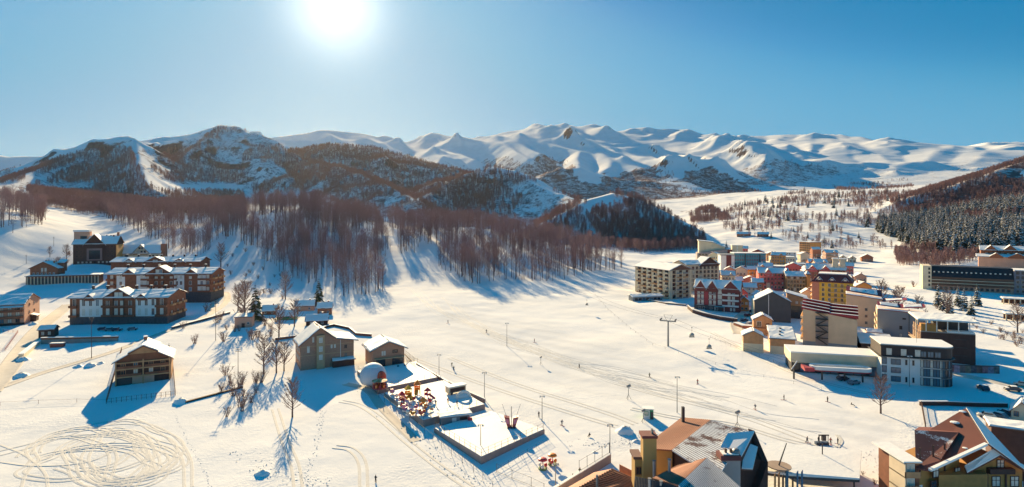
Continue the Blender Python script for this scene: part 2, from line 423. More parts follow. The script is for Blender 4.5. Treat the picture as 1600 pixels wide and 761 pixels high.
# forest areas: (photo outline, nearest and farthest distance, undergrowth, tree spacing, gaps, gap size)
FOREST_AREAS = {
 'wood': ([(365, 350), (385, 330), (480, 318), (560, 332), (640, 345), (740, 346), (800, 360), (900, 388), (985, 414), (975, 424), (930, 423), (895, 436), (855, 440), (800, 438), (770, 440), (735, 446),
      (700, 425), (680, 415), (650, 395), (600, 402), (600, 455), (570, 462), (528, 466), (520, 455), (470, 440), (420, 420), (385, 400)], 330, 760, .0, 5.9, .30, 36),
 'edge': ([(0, 312), (70, 312), (72, 352), (30, 362), (0, 372)], 380, 700, 0, 6, .3, 45),
 'hotelslope': ([(150, 330), (250, 315), (380, 320), (385, 345), (370, 372), (330, 380), (330, 400), (290, 402), (255, 388), (215, 365), (180, 350)], 420, 1000, .3, 5.8, .3, 45),
 'shoulder': ([(0, 272), (40, 262), (120, 240), (190, 232), (205, 235), (230, 290), (250, 300), (380, 300), (385, 325), (250, 330), (150, 340), (60, 320), (40, 300), (60, 285), (110, 262), (160, 243), (100, 262), (20, 290), (0, 290)], 700, 2100, .58, 6.8, .3, 120),
 'peak': ([(300, 230), (340, 200), (372, 201), (402, 209), (430, 218), (450, 240), (480, 275), (500, 300), (400, 310), (390, 290), (250, 285), (235, 262), (262, 235)], 1500, 2600, .60, 7.5, .36, 150),
 'ridge': ([(450, 235), (500, 226), (590, 232), (650, 245), (720, 265), (800, 298), (820, 312), (700, 330), (560, 330), (470, 300), (440, 262)], 1200, 2600, .62, 7.2, .25, 150),
 'knoll': ([(660, 318), (720, 277), (770, 261), (840, 284), (905, 315), (900, 335), (800, 345), (660, 340)], 1000, 1900, .60, 7, .25, 110),
 'dome': ([(830, 350), (885, 328), (915, 312), (955, 304), (990, 310), (1030, 330), (1105, 374), (1100, 392), (1000, 395), (900, 385), (840, 370)], 640, 1060, .35, 5.6, .22, 60),
 'hump': ([(1075, 340), (1095, 328), (1115, 326), (1140, 342), (1120, 350), (1080, 350)], 1200, 1700, .6, 7, .3, 60),
 'rightslope': ([(1390, 318), (1470, 290), (1540, 265), (1600, 245), (1600, 340), (1500, 345), (1420, 345)], 800, 1700, .74, 5.2, .27, 110),
 'rightfoot': ([(1398, 398), (1460, 384), (1530, 392), (1600, 384), (1600, 400), (1540, 404), (1440, 428), (1402, 418)], 480, 760, .3, 5, .25, 60),
}
# ---------------------------------------------------------------- trees
def new_mesh(name, verts, faces, mats, mi=None, smooth=False):
    me = bpy.data.meshes.new(name)
    me.from_pydata(verts, [], faces)
    for m in mats: me.materials.append(m)
    if mi is not None: me.polygons.foreach_set('material_index', mi)
    if smooth: me.polygons.foreach_set('use_smooth', [True] * len(faces))
    me.update()
    return me
def stick(V, Fc, a, b, ra, rb, n=3):
    a, b = Vector(a), Vector(b)
    ax = (b - a).normalized()
    u = ax.orthogonal().normalized(); w = ax.cross(u)
    s = len(V)
    for c, r in ((a, ra), (b, rb)):
        for i in range(n):
            t = 2 * math.pi * i / n
            V.append(c + (u * math.cos(t) + w * math.sin(t)) * r)
    for i in range(n):
        j = (i + 1) % n
        Fc.append((s + i, s + j, s + n + j, s + n + i))
def bare_tree(h, seed, spread=.26, first=.3, limbs=24, twigs=6, tw=.038, rt=.24):
    """trunk and crown (limbs with twigs) of a leafless tree"""
    rnd = random.Random(seed)
    TV, TF, CV, CF = [], [], [], []
    pts = [Vector((0, 0, -1.0))]
    for i in range(1, 7):
        pts.append(Vector((rnd.uniform(-.12, .12) * i * .5, rnd.uniform(-.12, .12) * i * .5, h * .95 * i / 6)))
    rr = [rt * (1 - .9 * (i / 6)) + .02 for i in range(7)]
    for i in range(6): stick(TV, TF, pts[i], pts[i + 1], rr[i], rr[i + 1], 5)
    def on(t):
        f = t * 6; i = min(int(f), 5); return pts[i].lerp(pts[i + 1], f - i)
    for k in range(limbs):
        t = first + (1 - first) * (k + rnd.random()) / limbs
        p = on(min(t, .98)); a = k * 2.4 + rnd.uniform(-.5, .5)
        ln = h * spread * (1.0 - .62 * ((t - first) / (1 - first)) ** 1.3) * rnd.uniform(.65, 1.15)
        up = rnd.uniform(.45, 1.1) + t * .5
        dr = Vector((math.cos(a), math.sin(a), up)).normalized()
        e1 = p + dr * ln * .55; e2 = e1 + (dr + Vector((rnd.uniform(-.25, .25), rnd.uniform(-.25, .25), .35))).normalized() * ln * .5
        r0 = .055 + .05 * (1 - t)
        stick(CV, CF, p, e1, r0, r0 * .7); stick(CV, CF, e1, e2, r0 * .7, .02)
        for j in range(twigs):
            s = rnd.uniform(.25, 1)
            q = p.lerp(e1, s / .55) if s < .55 else e1.lerp(e2, (s - .55) / .45)
            b = a + rnd.uniform(-1.3, 1.3)
            d2 = Vector((math.cos(b), math.sin(b), rnd.uniform(.2, 1.4))).normalized()
            l2 = h * rnd.uniform(.045, .10)
            stick(CV, CF, q, q + d2 * l2, tw, tw * .35)
            if j % 2:
                b += rnd.uniform(-.8, .8)
                q2 = q + d2 * l2 * .5
                stick(CV, CF, q2, q2 + Vector((math.cos(b), math.sin(b), rnd.uniform(.3, 1))).normalized() * l2 * .7, tw * .8, tw * .3)
    return (TV, TF), (CV, CF)
def spruce(h, seed, snow=.35, tiers=13, wide=.2):
    rnd = random.Random(seed)
    TV, TF, CV, CF, MI = [], [], [], [], []
    stick(TV, TF, (0, 0, -1), (0, 0, h * .97), .018 * h, .02, 5)
    for k in range(tiers):
        t = k / (tiers - 1)
        z = h * (.10 + .86 * t); rad = h * wide * (1 - t) ** .85 + .12
        nb = max(5, int(13 - 6 * t))
        for i in range(nb):
            a = 2 * math.pi * (i + rnd.random() * .7) / nb + k
            L = rad * rnd.uniform(.7, 1.15); dz = -L * rnd.uniform(.25, .5)
            w = L * rnd.uniform(.26, .4)
            ca, sa = math.cos(a), math.sin(a)
            s = len(CV)
            o = Vector((0, 0, z + rnd.uniform(-.2, .2)))
            tip = o + Vector((ca * L, sa * L, dz)); mid = o + Vector((ca * L * .55, sa * L * .55, dz * .35))
            sd = Vector((-sa, ca, -.25)) * w; sd2 = Vector((sa, -ca, -.25)) * w
            CV += [o, mid + sd, tip, mid + sd2, mid + Vector((0, 0, .12 * L)), mid - Vector((0, 0, .22 * L))]
            sn = 1 if rnd.random() < snow else 0
            for f in ((0, 1, 4), (1, 2, 4), (2, 3, 4), (3, 0, 4)): CF.append(tuple(s + q for q in f)); MI.append(sn)
            for f in ((1, 0, 5), (2, 1, 5), (3, 2, 5), (0, 3, 5)): CF.append(tuple(s + q for q in f)); MI.append(0)
    return (TV, TF), (CV, CF, MI)
BARK = mat('beech_bark', (.19, .12, .11), .9, .3, .2)
TWIG = mat('beech_twigs', (.31, .19, .18), .9, .3, .12)
NEEDLE = mat('spruce_needles', (.035, .048, .036), .9, .35, .3)
NEEDLE2 = mat('pine_needles', (.06, .075, .035), .9, .35, .3)
TSNOW = mat('snow_on_branches', (.62, .60, .58), .8, .1, .5)

BEECH = []
for i in range(6):
    t, c = bare_tree(19 + (i % 3) * 2, 40 + i, spread=.25 + .045 * (i % 3), first=.28 + .09 * (i % 3), limbs=24 + 3 * (i % 2), twigs=8)
    BEECH.append((new_mesh('trunk', *t, [BARK]), new_mesh('crown', *c, [TWIG])))
BEECH_FAR = []
for i in range(4):
    t, c = bare_tree(17 + i, 90 + i, spread=.27, first=.22, limbs=26, twigs=8, tw=.17, rt=.3)
    V = t[0] + c[0]; k = len(t[0]); Fc = t[1] + [tuple(q + k for q in f) for f in c[1]]
    BEECH_FAR.append(new_mesh('far_tree', V, Fc, [TWIG]))
SPRUCE = []
for i in range(5):
    t, c = spruce(15 + i, 140 + i, snow=.34 + .05 * i)
    SPRUCE.append((new_mesh('trunk', *t, [BARK]), new_mesh('crown', c[0], c[1], [NEEDLE, TSNOW], c[2])))

def joined(mt, mc, name):
    V = [v.co.copy() for v in mt.vertices] + [v.co.copy() for v in mc.vertices]; k = len(mt.vertices)
    Fc = [tuple(p.vertices) for p in mt.polygons] + [tuple(q + k for q in p.vertices) for p in mc.polygons]
    ms = list(mt.materials) + list(mc.materials)
    mi = [0] * len(mt.polygons) + [p.material_index + 1 for p in mc.polygons]
    return new_mesh(name, V, Fc, ms, mi)
def source_collection(name, meshes):
    c = bpy.data.collections.new(name)
    for i, me in enumerate(meshes):
        c.objects.link(bpy.data.objects.new('%s_source_%d' % (name, i), me))
    return c
def forest(name, pts, coll, label, cat, smin=.75, smax=1.15):
    """one mass of far trees: instances on a cloud of points"""
    me = bpy.data.meshes.new(name)
    n = len(pts)
    me.vertices.add(n); me.vertices.foreach_set('co', np.asarray(pts, np.float32).ravel())
    rs = np.random.RandomState(n)
    a = me.attributes.new('tsize', 'FLOAT', 'POINT'); a.data.foreach_set('value', rs.uniform(smin, smax, n).astype(np.float32))
    a = me.attributes.new('trot', 'FLOAT', 'POINT'); a.data.foreach_set('value', rs.uniform(0, 6.28, n).astype(np.float32))
    a = me.attributes.new('tkind', 'INT', 'POINT'); a.data.foreach_set('value', rs.randint(0, len(coll.objects), n).astype(np.int32))
    o = bpy.data.objects.new(name, me); COL.objects.link(o)
    g = bpy.data.node_groups.new(name, 'GeometryNodeTree')
    g.interface.new_socket('Geometry', in_out='INPUT', socket_type='NodeSocketGeometry')
    g.interface.new_socket('Geometry', in_out='OUTPUT', socket_type='NodeSocketGeometry')
    N, L = g.nodes, g.links
    gi, go = N.new('NodeGroupInput'), N.new('NodeGroupOutput')
    ci = N.new('GeometryNodeCollectionInfo'); ci.inputs['Collection'].default_value = coll
    ci.inputs['Separate Children'].default_value = True; ci.inputs['Reset Children'].default_value = True
    ip = N.new('GeometryNodeInstanceOnPoints')
    ip.inputs['Pick Instance'].default_value = True
    def attr(nm, ty):
        q = N.new('GeometryNodeInputNamedAttribute'); q.data_type = ty; q.inputs['Name'].default_value = nm
        return q.outputs['Attribute']
    cx = N.new('ShaderNodeCombineXYZ'); L.new(attr('trot', 'FLOAT'), cx.inputs[2])
    er = N.new('FunctionNodeEulerToRotation'); L.new(cx.outputs[0], er.inputs[0])
    L.new(gi.outputs[0], ip.inputs['Points']); L.new(ci.outputs[0], ip.inputs['Instance'])
    L.new(attr('tkind', 'INT'), ip.inputs['Instance Index']); L.new(er.outputs[0], ip.inputs['Rotation'])
    L.new(attr('tsize', 'FLOAT'), ip.inputs['Scale']); L.new(ip.outputs[0], go.inputs[0])
    md = o.modifiers.new('trees', 'NODES'); md.node_group = g
    o['kind'] = 'stuff'; o['label'] = label; o['category'] = cat
    return o
def scatter(poly, dmin, dmax, spacing, seed=0, gaps=0.0, gscale=60.0, holes=()):
    """ground points spread over an area outlined in the photo, between two distances"""
    rs = np.random.RandomState(seed)
    xs = [p[0] for p in poly]
    u0, u1 = (min(xs) - CX) / F, (max(xs) - CX) / F
    area = (u1 - u0) * (dmax ** 2 - dmin ** 2) / 2
    n = int(area / spacing ** 2)
    y = np.sqrt(rs.uniform(dmin ** 2, dmax ** 2, n)); x = rs.uniform(u0, u1, n) * y
    z = terrain(x, y)
    px, py = project(x, y, z)
    k = inpoly(px, py, poly)
    for h in holes: k &= ~inpoly(px, py, h)
    if gaps: k &= fbm(x / gscale, y / gscale, 3, seed + 50) > (gaps - .5)
    return np.stack([x, y, z - .2], -1)[k]
def tree_thing(name, p, meshes, label, cat, group, s=1.0, rz=0.0):
    e = bpy.data.objects.new(name, None); COL.objects.link(e)
    e.location = p; e.scale = (s, s, s); e.rotation_euler = (0, 0, rz)
    e.empty_display_size = .5
    e['label'] = label; e['category'] = cat
    if group: e['group'] = group
    for nm, me in zip(('trunk', 'crown'), meshes):
        o = bpy.data.objects.new(nm, me); COL.objects.link(o); o.parent = e
    return e

build_terrain()
C_BEECH = source_collection('beech', [joined(t, c, 'beech') for t, c in BEECH])
C_FAR = source_collection('far_beech', BEECH_FAR)
C_SPRUCE = source_collection('spruce', [joined(t, c, 'spruce') for t, c in SPRUCE])

# the beech wood on the hill in the middle
RUN = [(592, 350), (605, 350), (627, 400), (652, 440), (700, 475), (676, 480), (638, 440), (612, 398)]
def area(key, seed, **kw):
    q = FOREST_AREAS[key]
    return scatter(q[0], q[1], q[2], q[4], seed, q[5], q[6], **kw)
w1 = area('wood', 3, holes=[RUN])
w1 = w1[np.argsort(w1[:, 1])]
rs = np.random.RandomState(5)
pick = np.zeros(len(w1), bool); pick[:290] = True
for p in w1[pick]:
    tree_thing('beech_tree', p, BEECH[rs.randint(6)], 'bare beech tree at the lower edge of the hillside wood above the ski run', 'tree', 'beech trees at the lower edge of the hillside wood', rs.uniform(.5, 1.18), rs.uniform(0, 6.28))
forest('beech_forest', w1[~pick], C_BEECH, 'bare beech wood covering the hill above the ski run', 'forest', .5, 1.18)
FOREST_COUNT = len(w1)
forest('hillside_forest', np.concatenate([area('edge', 11), area('hotelslope', 12)]), C_BEECH, 'bare brown wood on the slope above the chalet hotels', 'forest', .6, 1.0)
forest('shoulder_forest', np.concatenate([area('shoulder', 21), area('peak', 22)]), C_FAR, 'dark bare forest below the rocky peaks', 'forest', .45, .8)
forest('ridge_forest', np.concatenate([area('ridge', 31), area('knoll', 32), area('dome', 33, holes=[[(912, 322), (950, 308), (986, 314), (958, 322), (928, 327)]]), area('hump', 34), scatter([(930, 330), (990, 316), (1030, 334), (1105, 376), (1095, 392), (1000, 392), (930, 375)], 760, 990, 5.0, 35, .12, 50)]),
       C_FAR, 'reddish brown bare forest on the ridges in the middle distance', 'forest', .5, .85)
forest('slope_forest', np.concatenate([area('rightslope', 41), area('rightfoot', 42)]), C_FAR, 'reddish bare forest on the steep slope behind the black hotel', 'forest', .4, .75)
w = [scatter([(1120, 330), (1250, 300), (1400, 300), (1420, 330), (1380, 360), (1400, 390), (1280, 390), (1200, 380), (1130, 360)], 650, 2600, 11, 51, .66, 70),
     scatter([(1300, 290), (1420, 280), (1440, 310), (1330, 325)], 1500, 3000, 14, 52, .62, 120)]
forest('scattered_trees', np.concatenate(w), C_FAR, 'small scattered bare trees dotting the open snow slope', 'trees', .35, .8)
w = [scatter([(820, 262), (870, 240), (900, 262), (930, 290), (990, 270), (1050, 250), (1060, 300), (1130, 262), (1190, 300), (1150, 320), (1080, 330), (980, 320), (880, 310), (830, 290)], 2400, 4300, 30, 53, .42, 260),
     scatter([(1160, 262), (1240, 250), (1300, 262), (1240, 292), (1170, 290)], 2400, 4300, 32, 54, .5, 260)]
forest('mountain_scrub', np.concatenate(w), C_FAR, 'brown scrub speckling the far snowy mountain flanks', 'scrub', .45, .9)
w3 = np.concatenate([scatter([(1366, 352), (1390, 334), (1440, 322), (1500, 316), (1600, 318), (1600, 384), (1560, 396), (1500, 398), (1440, 392), (1405, 376), (1372, 362)], 520, 1000, 5.6, 61, .22, 60)])
w3 = w3[np.argsort(w3[:, 1])]
for p in w3[:300]:
    tree_thing('spruce_tree', p, SPRUCE[rs.randint(5)], 'snow-dusted dark spruce in the plantation on the slope behind the black hotel', 'tree', 'spruces on the slope behind the black hotel', rs.uniform(.9, 1.6), rs.uniform(0, 6.28))
forest('spruce_forest', np.concatenate([w3[300:], scatter([(1120, 330), (1250, 300), (1400, 300), (1420, 330), (1380, 360), (1280, 390), (1200, 380), (1130, 360)], 650, 2200, 70, 62, .45, 120)]), C_SPRUCE, 'upper part of the dark spruce plantation on the right slope', 'forest', .8, 1.5)
print('TREES', FOREST_COUNT, len(w3))
# ---------------------------------------------------------------- building kit
def thing(name, label, cat, loc=(0, 0, 0), rz=0.0, group=None):
    e = bpy.data.objects.new(name, None); COL.objects.link(e)
    e.location = loc; e.rotation_euler = (0, 0, rz); e.empty_display_size = .5
    e['label'] = label; e['category'] = cat; e['kind'] = 'thing'
    if group: e['group'] = group
    return e
def part(name, me, parent, loc=(0, 0, 0), rz=0.0, rot=None):
    o = bpy.data.objects.new(name, me); COL.objects.link(o)
    o.parent = parent; o.location = loc; o.rotation_euler = rot if rot else (0, 0, rz)
    return o
class MB:
    """collects boxes, slabs and sticks into one mesh"""
    def __init__(s): s.V, s.F, s.M = [], [], []
    def face(s, pts, m=0):
        k = len(s.V); s.V += [Vector(p) for p in pts]; s.F.append(tuple(range(k, k + len(pts)))); s.M.append(m)
    def box(s, x0, x1, y0, y1, z0, z1, m=0):
        k = len(s.V)
        s.V += [Vector((x, y, z)) for z in (z0, z1) for y in (y0, y1) for x in (x0, x1)]
        for f in ((0, 2, 3, 1), (4, 5, 7, 6), (0, 1, 5, 4), (2, 6, 7, 3), (0, 4, 6, 2), (1, 3, 7, 5)):
            s.F.append(tuple(k + q for q in f)); s.M.append(m)
        return s
    def prism(s, poly, up, m=0, mt=None):
        """closed solid: a polygon and its copy shifted by up (a vector)"""
        k = len(s.V); n = len(poly); up = Vector(up)
        s.V += [Vector(p) for p in poly] + [Vector(p) + up for p in poly]
        s.F.append(tuple(k + i for i in range(n))[::-1]); s.M.append(m)
        s.F.append(tuple(k + n + i for i in range(n))); s.M.append(m if mt is None else mt)
        for i in range(n):
            j = (i + 1) % n
            s.F.append((k + i, k + j, k + n + j, k + n + i)); s.M.append(m)
        return s
    def tube(s, a, b, ra, rb=None, n=6, m=0):
        k = len(s.F); stick(s.V, s.F, a, b, ra, ra if rb is None else rb, n)
        s.M += [m] * (len(s.F) - k)
        q = len(s.V) - 2 * n
        s.F.append(tuple(q + i for i in range(n))[::-1]); s.F.append(tuple(q + n + i for i in range(n))); s.M += [m, m]
        return s
    def mesh(s, name, mats):
        me = new_mesh(name, s.V, s.F, mats, s.M)
        bm = bmesh.new(); bm.from_mesh(me); bmesh.ops.recalc_face_normals(bm, faces=bm.faces); bm.to_mesh(me); bm.free()
        return me
    def add(s, name, parent, *mats, loc=(0, 0, 0), rz=0.0): return part(name, s.mesh(name, mats), parent, loc, rz)

def glass(name, col, rough=.12):
    if name in MATS: return MATS[name]
    m = mat(name, col, rough, .25, .8)
    return m
G_DARK = glass('window_glass', (.03, .035, .045))
G_PALE = glass('curtained_window', (.62, .58, .50), .3)
G_BLUE = glass('blue_glass', (.10, .17, .22))
WHITE = mat('white_paint', (.74, .72, .68), .7, .06, .5)
CREAM = mat('cream_render', (.70, .57, .40), .85, .12, .3)
BEIGE = mat('beige_render', (.74, .50, .32), .85, .1, .25)
PINKR = mat('pink_render', (.60, .32, .22), .85, .1, .3)
WOOD = mat('brown_timber', (.26, .095, .05), .8, .22, .7)
WOODL = mat('light_timber', (.52, .27, .13), .8, .2, .7)
OCHRE = mat('ochre_timber', (.42, .21, .06), .8, .2, .8)
DARKW = mat('dark_timber', (.085, .040, .032), .8, .2, .7)
MAROON = mat('maroon_cladding', (.17, .04, .038), .7, .15, .5)
REDP = mat('red_panel', (.36, .04, .055), .6, .12, .5)
STONE = mat('dark_stone', (.085, .08, .085), .9, .25, .9)
CONC = mat('concrete', (.34, .30, .27), .9, .15, .5, bump=.03)
GREYC = mat('grey_cladding', (.23, .25, .27), .7, .06, .3)
SLATE = mat('slate_grey', (.075, .08, .085), .8, .12, .4)
BRICK = mat('red_brick', (.42, .16, .09), .9, .18, 1.2)
ORANGE = mat('orange_render', (.72, .31, .09), .85, .13, .4)
YELLOW = mat('yellow_render', (.78, .46, .06), .85, .1, .4)
ROSE = mat('rose_render', (.62, .15, .14), .85, .12, .4)
TEAL = mat('teal_cladding', (.045, .30, .36), .6, .12, .4)
BLACKC = mat('black_cladding', (.022, .022, .026), .6, .2, .4)
REDROOF = mat('red_sheet_roof', (.30, .03, .04), .55, .15, .3)
BRNROOF = mat('brown_sheet_roof', (.16, .07, .05), .6, .15, .3)
METAL = mat('grey_metal', (.25, .25, .25), .5, .1, 1.0, metal=.4)
DMETAL = mat('dark_metal', (.06, .055, .055), .6, .15, 1.0)
RUST = mat('rusty_brown_metal', (.20, .085, .05), .7, .2, 1.0)
RSNOW = snow_roof()

_wcache = {}
def window_mesh(w, h, frame, pane, cross):
    key = (round(w, 2), round(h, 2), frame.name, pane.name, cross)
    if key not in _wcache:
        b = MB(); t = min(.12, w * .12)
        b.box(-w / 2, w / 2, -.05, .1, 0, h, 1)
        b.box(-w / 2 - t, -w / 2, -.12, .1, -t, h + t); b.box(w / 2, w / 2 + t, -.12, .1, -t, h + t)
        b.box(-w / 2, w / 2, -.12, .1, h, h + t); b.box(-w / 2, w / 2, -.16, .1, -t, 0)
        if cross: b.box(-t * .4, t * .4, -.1, -.055, 0, h); 
        if cross == 2: b.box(-w / 2, -t * .4, -.1, -.055, h * .6, h * .6 + t * .8); b.box(t * .4, w / 2, -.1, -.055, h * .6, h * .6 + t * .8)
        _wcache[key] = b.mesh('window', [frame, pane])
    return _wcache[key]
def face_frame(f, w, d):
    """position along a facade -> (local x, y), rotation"""
    if f == 'F': return (lambda t: (t, 0.0)), 0.0
    if f == 'B': return (lambda t: (-t, d)), math.pi
    if f == 'L': return (lambda t: (-w / 2, d / 2 - t)), -math.pi / 2
    return (lambda t: (w / 2, d / 2 + t)), math.pi / 2
def windows(root, w, d, f, xs, zs, ww, wh, frame=None, pane=None, cross=1, name='window'):
    fn, rz = face_frame(f, w, d); base = pane or G_DARK
    for z in zs:
        for t in xs:
            q = _srn.random(); pn = base if q > .30 else (G_BLUE if q > .2 else G_PALE if q > .1 else G_DARK)
            x, y = fn(t); part(name, window_mesh(ww, wh, frame or WHITE, pn, cross), root, (x, y, z), rz)
def span(a, b, n): return [a + (b - a) * (i + .5) / n for i in range(n)]
def balcony(root, w, d, f, t0, t1, z, dep=1.2, rail=None, slab=None, solid=True, hgt=1.0):
    fn, rz = face_frame(f, w, d); L = abs(t1 - t0)
    b = MB(); b.box(-L / 2, L / 2, -dep, -.02, -.15, 0, 1)
    if solid:
        b.box(-L / 2, L / 2, -dep, -dep + .07, .01, hgt); b.box(-L / 2, -L / 2 + .07, -dep + .08, -.02, .01, hgt); b.box(L / 2 - .07, L / 2, -dep + .08, -.02, .01, hgt)
    else:
        b.box(-L / 2, L / 2, -dep, -dep + .06, hgt - .08, hgt)
        n = max(2, int(L / 1.2))
        for i in range(n + 1):
            x = -L / 2 + (L - .06) * i / n; b.box(x, x + .06, -dep, -dep + .05, .01, hgt - .09)
    x, y = fn((t0 + t1) / 2)
    return part('balcony', b.mesh('balcony', [rail or WOOD, slab or WOOD]), root, (x, y, z), rz)
def plate(poly, th=.2):
    """solid thickness below a planar roof polygon"""
    return [Vector(p) for p in poly], Vector((0, 0, -th))
_srn = random.Random(77)
def snow_blanket(s, p, th, cover=1.0):
    """uneven blanket of snow on a roof plane: ragged edge, rounded shoulder, wavy top"""
    if len(p) == 3: p = [p[0], p[1], p[2], p[2].lerp(p[0], .02)]
    c = sum(p, Vector()) / len(p); p = [c + (q - c) * cover for q in p]
    if len(p) != 4: s.prism([q + Vector((0, 0, .02)) for q in p], (0, 0, th)); return
    L, W = max((p[1] - p[0]).length, (p[2] - p[3]).length), max((p[3] - p[0]).length, (p[2] - p[1]).length)
    nu, nv = max(3, min(14, int(L / 1.6))), max(3, min(8, int(W / 1.6)))
    us = [0, min(.25 / L, .1)] + [(i + 1) / nu for i in range(nu - 1)] + [1 - min(.25 / L, .1), 1]; vs = [0, min(.25 / W, .1)] + [(i + 1) / nv for i in range(nv - 1)] + [1 - min(.25 / W, .1), 1]
    k = len(s.V); nU, nV = len(us), len(vs)
    for j, v in enumerate(vs):
        for i, u in enumerate(us):
            q = p[0].lerp(p[1], u).lerp(p[3].lerp(p[2], u), v); edge = i in (0, nU - 1) or j in (0, nV - 1)
            if edge or i in (1, nU - 2) or j in (1, nV - 2): q = q + (c - q).normalized() * _srn.uniform(-.06, .34) * min(1, L / 6)
            h = .01 if edge else th * _srn.uniform(.62, 1.12); s.V.append(q + Vector((0, 0, h)))
    for j in range(nV - 1):
        for i in range(nU - 1): s.F.append((k + j * nU + i, k + j * nU + i + 1, k + (j + 1) * nU + i + 1, k + (j + 1) * nU + i)); s.M.append(0)
def roof_planes(root, planes, m, snow=.28, cover=1.0, name='roof'):
    """roof slabs, each with its blanket of snow as a sub-part"""
    b = MB()
    for p in planes: b.prism([Vector(q) - Vector((0, 0, .22)) for q in p], (0, 0, .22))
    r = b.add(name, root, m)
    if snow:
        s = MB()
        for p in planes: snow_blanket(s, [Vector(q) for q in p], snow, cover)
        me = s.mesh('snow_cover', [RSNOW]); o = part('snow_cover', me, r)
    return r
def house(name, label, cat, px, py, yaw, wpx, hpx, d, roof, rise, wall, roofm=None, over=.7, snow=.28, base=None, group=None, pos=None, inm=False, back=3.0):
    """walls and roof of a building placed by the foot of its front wall; sizes in photo pixels there unless inm"""
    p = pos if pos is not None else gp(px, py)
    k = 1.0 if inm else p.y / F
    w, h = wpx * k, hpx * k
    root = thing(name, label, cat, p, R(yaw), group)
    b = MB(); zf = -back
    if roof == 'gy':      # gable towards the front
        b.prism([(-w / 2, 0, zf), (w / 2, 0, zf), (w / 2, 0, h), (0, 0, h + rise), (-w / 2, 0, h)], (0, d, 0))
    elif roof == 'gx':
        b.prism([(-w / 2, 0, zf), (-w / 2, d, zf), (-w / 2, d, h), (-w / 2, d / 2, h + rise), (-w / 2, 0, h)], (w, 0, 0))
    elif roof == 'shed':   # higher on the left by rise
        b.prism([(-w / 2, 0, zf), (w / 2, 0, zf), (w / 2, 0, h), (-w / 2, 0, h + rise)], (0, d, 0))
    elif roof == 'shedy':  # higher at the back by rise
        b.prism([(-w / 2, 0, zf), (-w / 2, d, zf), (-w / 2, d, h + rise), (-w / 2, 0, h)], (w, 0, 0))
    else:
        b.box(-w / 2, w / 2, 0, d, zf, h)
    b.add('wall', root, wall)
    o, rm = over, roofm or BRNROOF
    e = .25
    if roof == 'gy':
        s = rise / (w / 2)
        pl = [[(-w / 2 - o, -o, h - o * s + e), (0, -o, h + rise + e), (0, d + o, h + rise + e), (-w / 2 - o, d + o, h - o * s + e)],
              [(0, -o, h + rise + e), (w / 2 + o, -o, h - o * s + e), (w / 2 + o, d + o, h - o * s + e), (0, d + o, h + rise + e)]]
    elif roof == 'gx':
        s = rise / (d / 2)
        pl = [[(-w / 2 - o, -o, h - o * s + e), (w / 2 + o, -o, h - o * s + e), (w / 2 + o, d / 2, h + rise + e), (-w / 2 - o, d / 2, h + rise + e)],
              [(-w / 2 - o, d / 2, h + rise + e), (w / 2 + o, d / 2, h + rise + e), (w / 2 + o, d + o, h - o * s + e), (-w / 2 - o, d + o, h - o * s + e)]]
    elif roof == 'shed':
        s = rise / w
        pl = [[(-w / 2 - o, -o, h + rise + o * s + e), (w / 2 + o, -o, h - o * s + e), (w / 2 + o, d + o, h - o * s + e), (-w / 2 - o, d + o, h + rise + o * s + e)]]
    elif roof == 'shedy':
        s = rise / d
        pl = [[(-w / 2 - o, -o, h - o * s + e), (w / 2 + o, -o, h - o * s + e), (w / 2 + o, d + o, h + rise + o * s + e), (-w / 2 - o, d + o, h + rise + o * s + e)]]
    else:
        pl = [[(-w / 2 - o, -o, h + e), (w / 2 + o, -o, h + e), (w / 2 + o, d + o, h + e), (-w / 2 - o, d + o, h + e)]]
    if roof != 'none': roof_planes(root, pl, rm, snow)
    if base:
        bm_, bh = base
        MB().box(-w / 2 - .06, w / 2 + .06, -.06, d + .06, zf, bh).add('plinth', root, bm_)
    return root, w, h, k
def chimney(root, x, y, z, w=.8, h=1.8, m=None, cap=True):
    b = MB().box(-w / 2, w / 2, -w / 2, w / 2, -1, h)
    c = b.add('chimney', root, m or BRICK, loc=(x, y, z))
    if cap: MB().box(-w / 2 - .12, w / 2 + .12, -w / 2 - .12, w / 2 + .12, h + .004, h + .22).add('chimney_cap', c, RSNOW)
    return c
def front_gable(root, x, w, z0, rise, dep, wall, roofm=None, y0=-.35, over=.5):
    """a cross gable or dormer standing proud of the front roof slope"""
    b = MB().prism([(x - w / 2, y0, z0 - 1.2), (x + w / 2, y0, z0 - 1.2), (x + w / 2, y0, z0), (x, y0, z0 + rise), (x - w / 2, y0, z0)], (0, dep, 0))
    g = b.add('gable', root, wall)
    o, e = over, .22; s = rise / (w / 2)
    roof_planes(root, [[(x - w / 2 - o, y0 - o, z0 - o * s + e), (x, y0 - o, z0 + rise + e), (x, y0 + dep, z0 + rise + e), (x - w / 2 - o, y0 + dep, z0 - o * s + e)],
                       [(x, y0 - o, z0 + rise + e), (x + w / 2 + o, y0 - o, z0 - o * s + e), (x + w / 2 + o, y0 + dep, z0 - o * s + e), (x, y0 + dep, z0 + rise + e)]], roofm or BRNROOF, .26, name='gable_roof')
    return g
def panel(root, x0, x1, z0, z1, m, y=-.06, name='wall_panel'):
    return MB().box(x0, x1, y, .05, z0, z1).add(name, root, m)

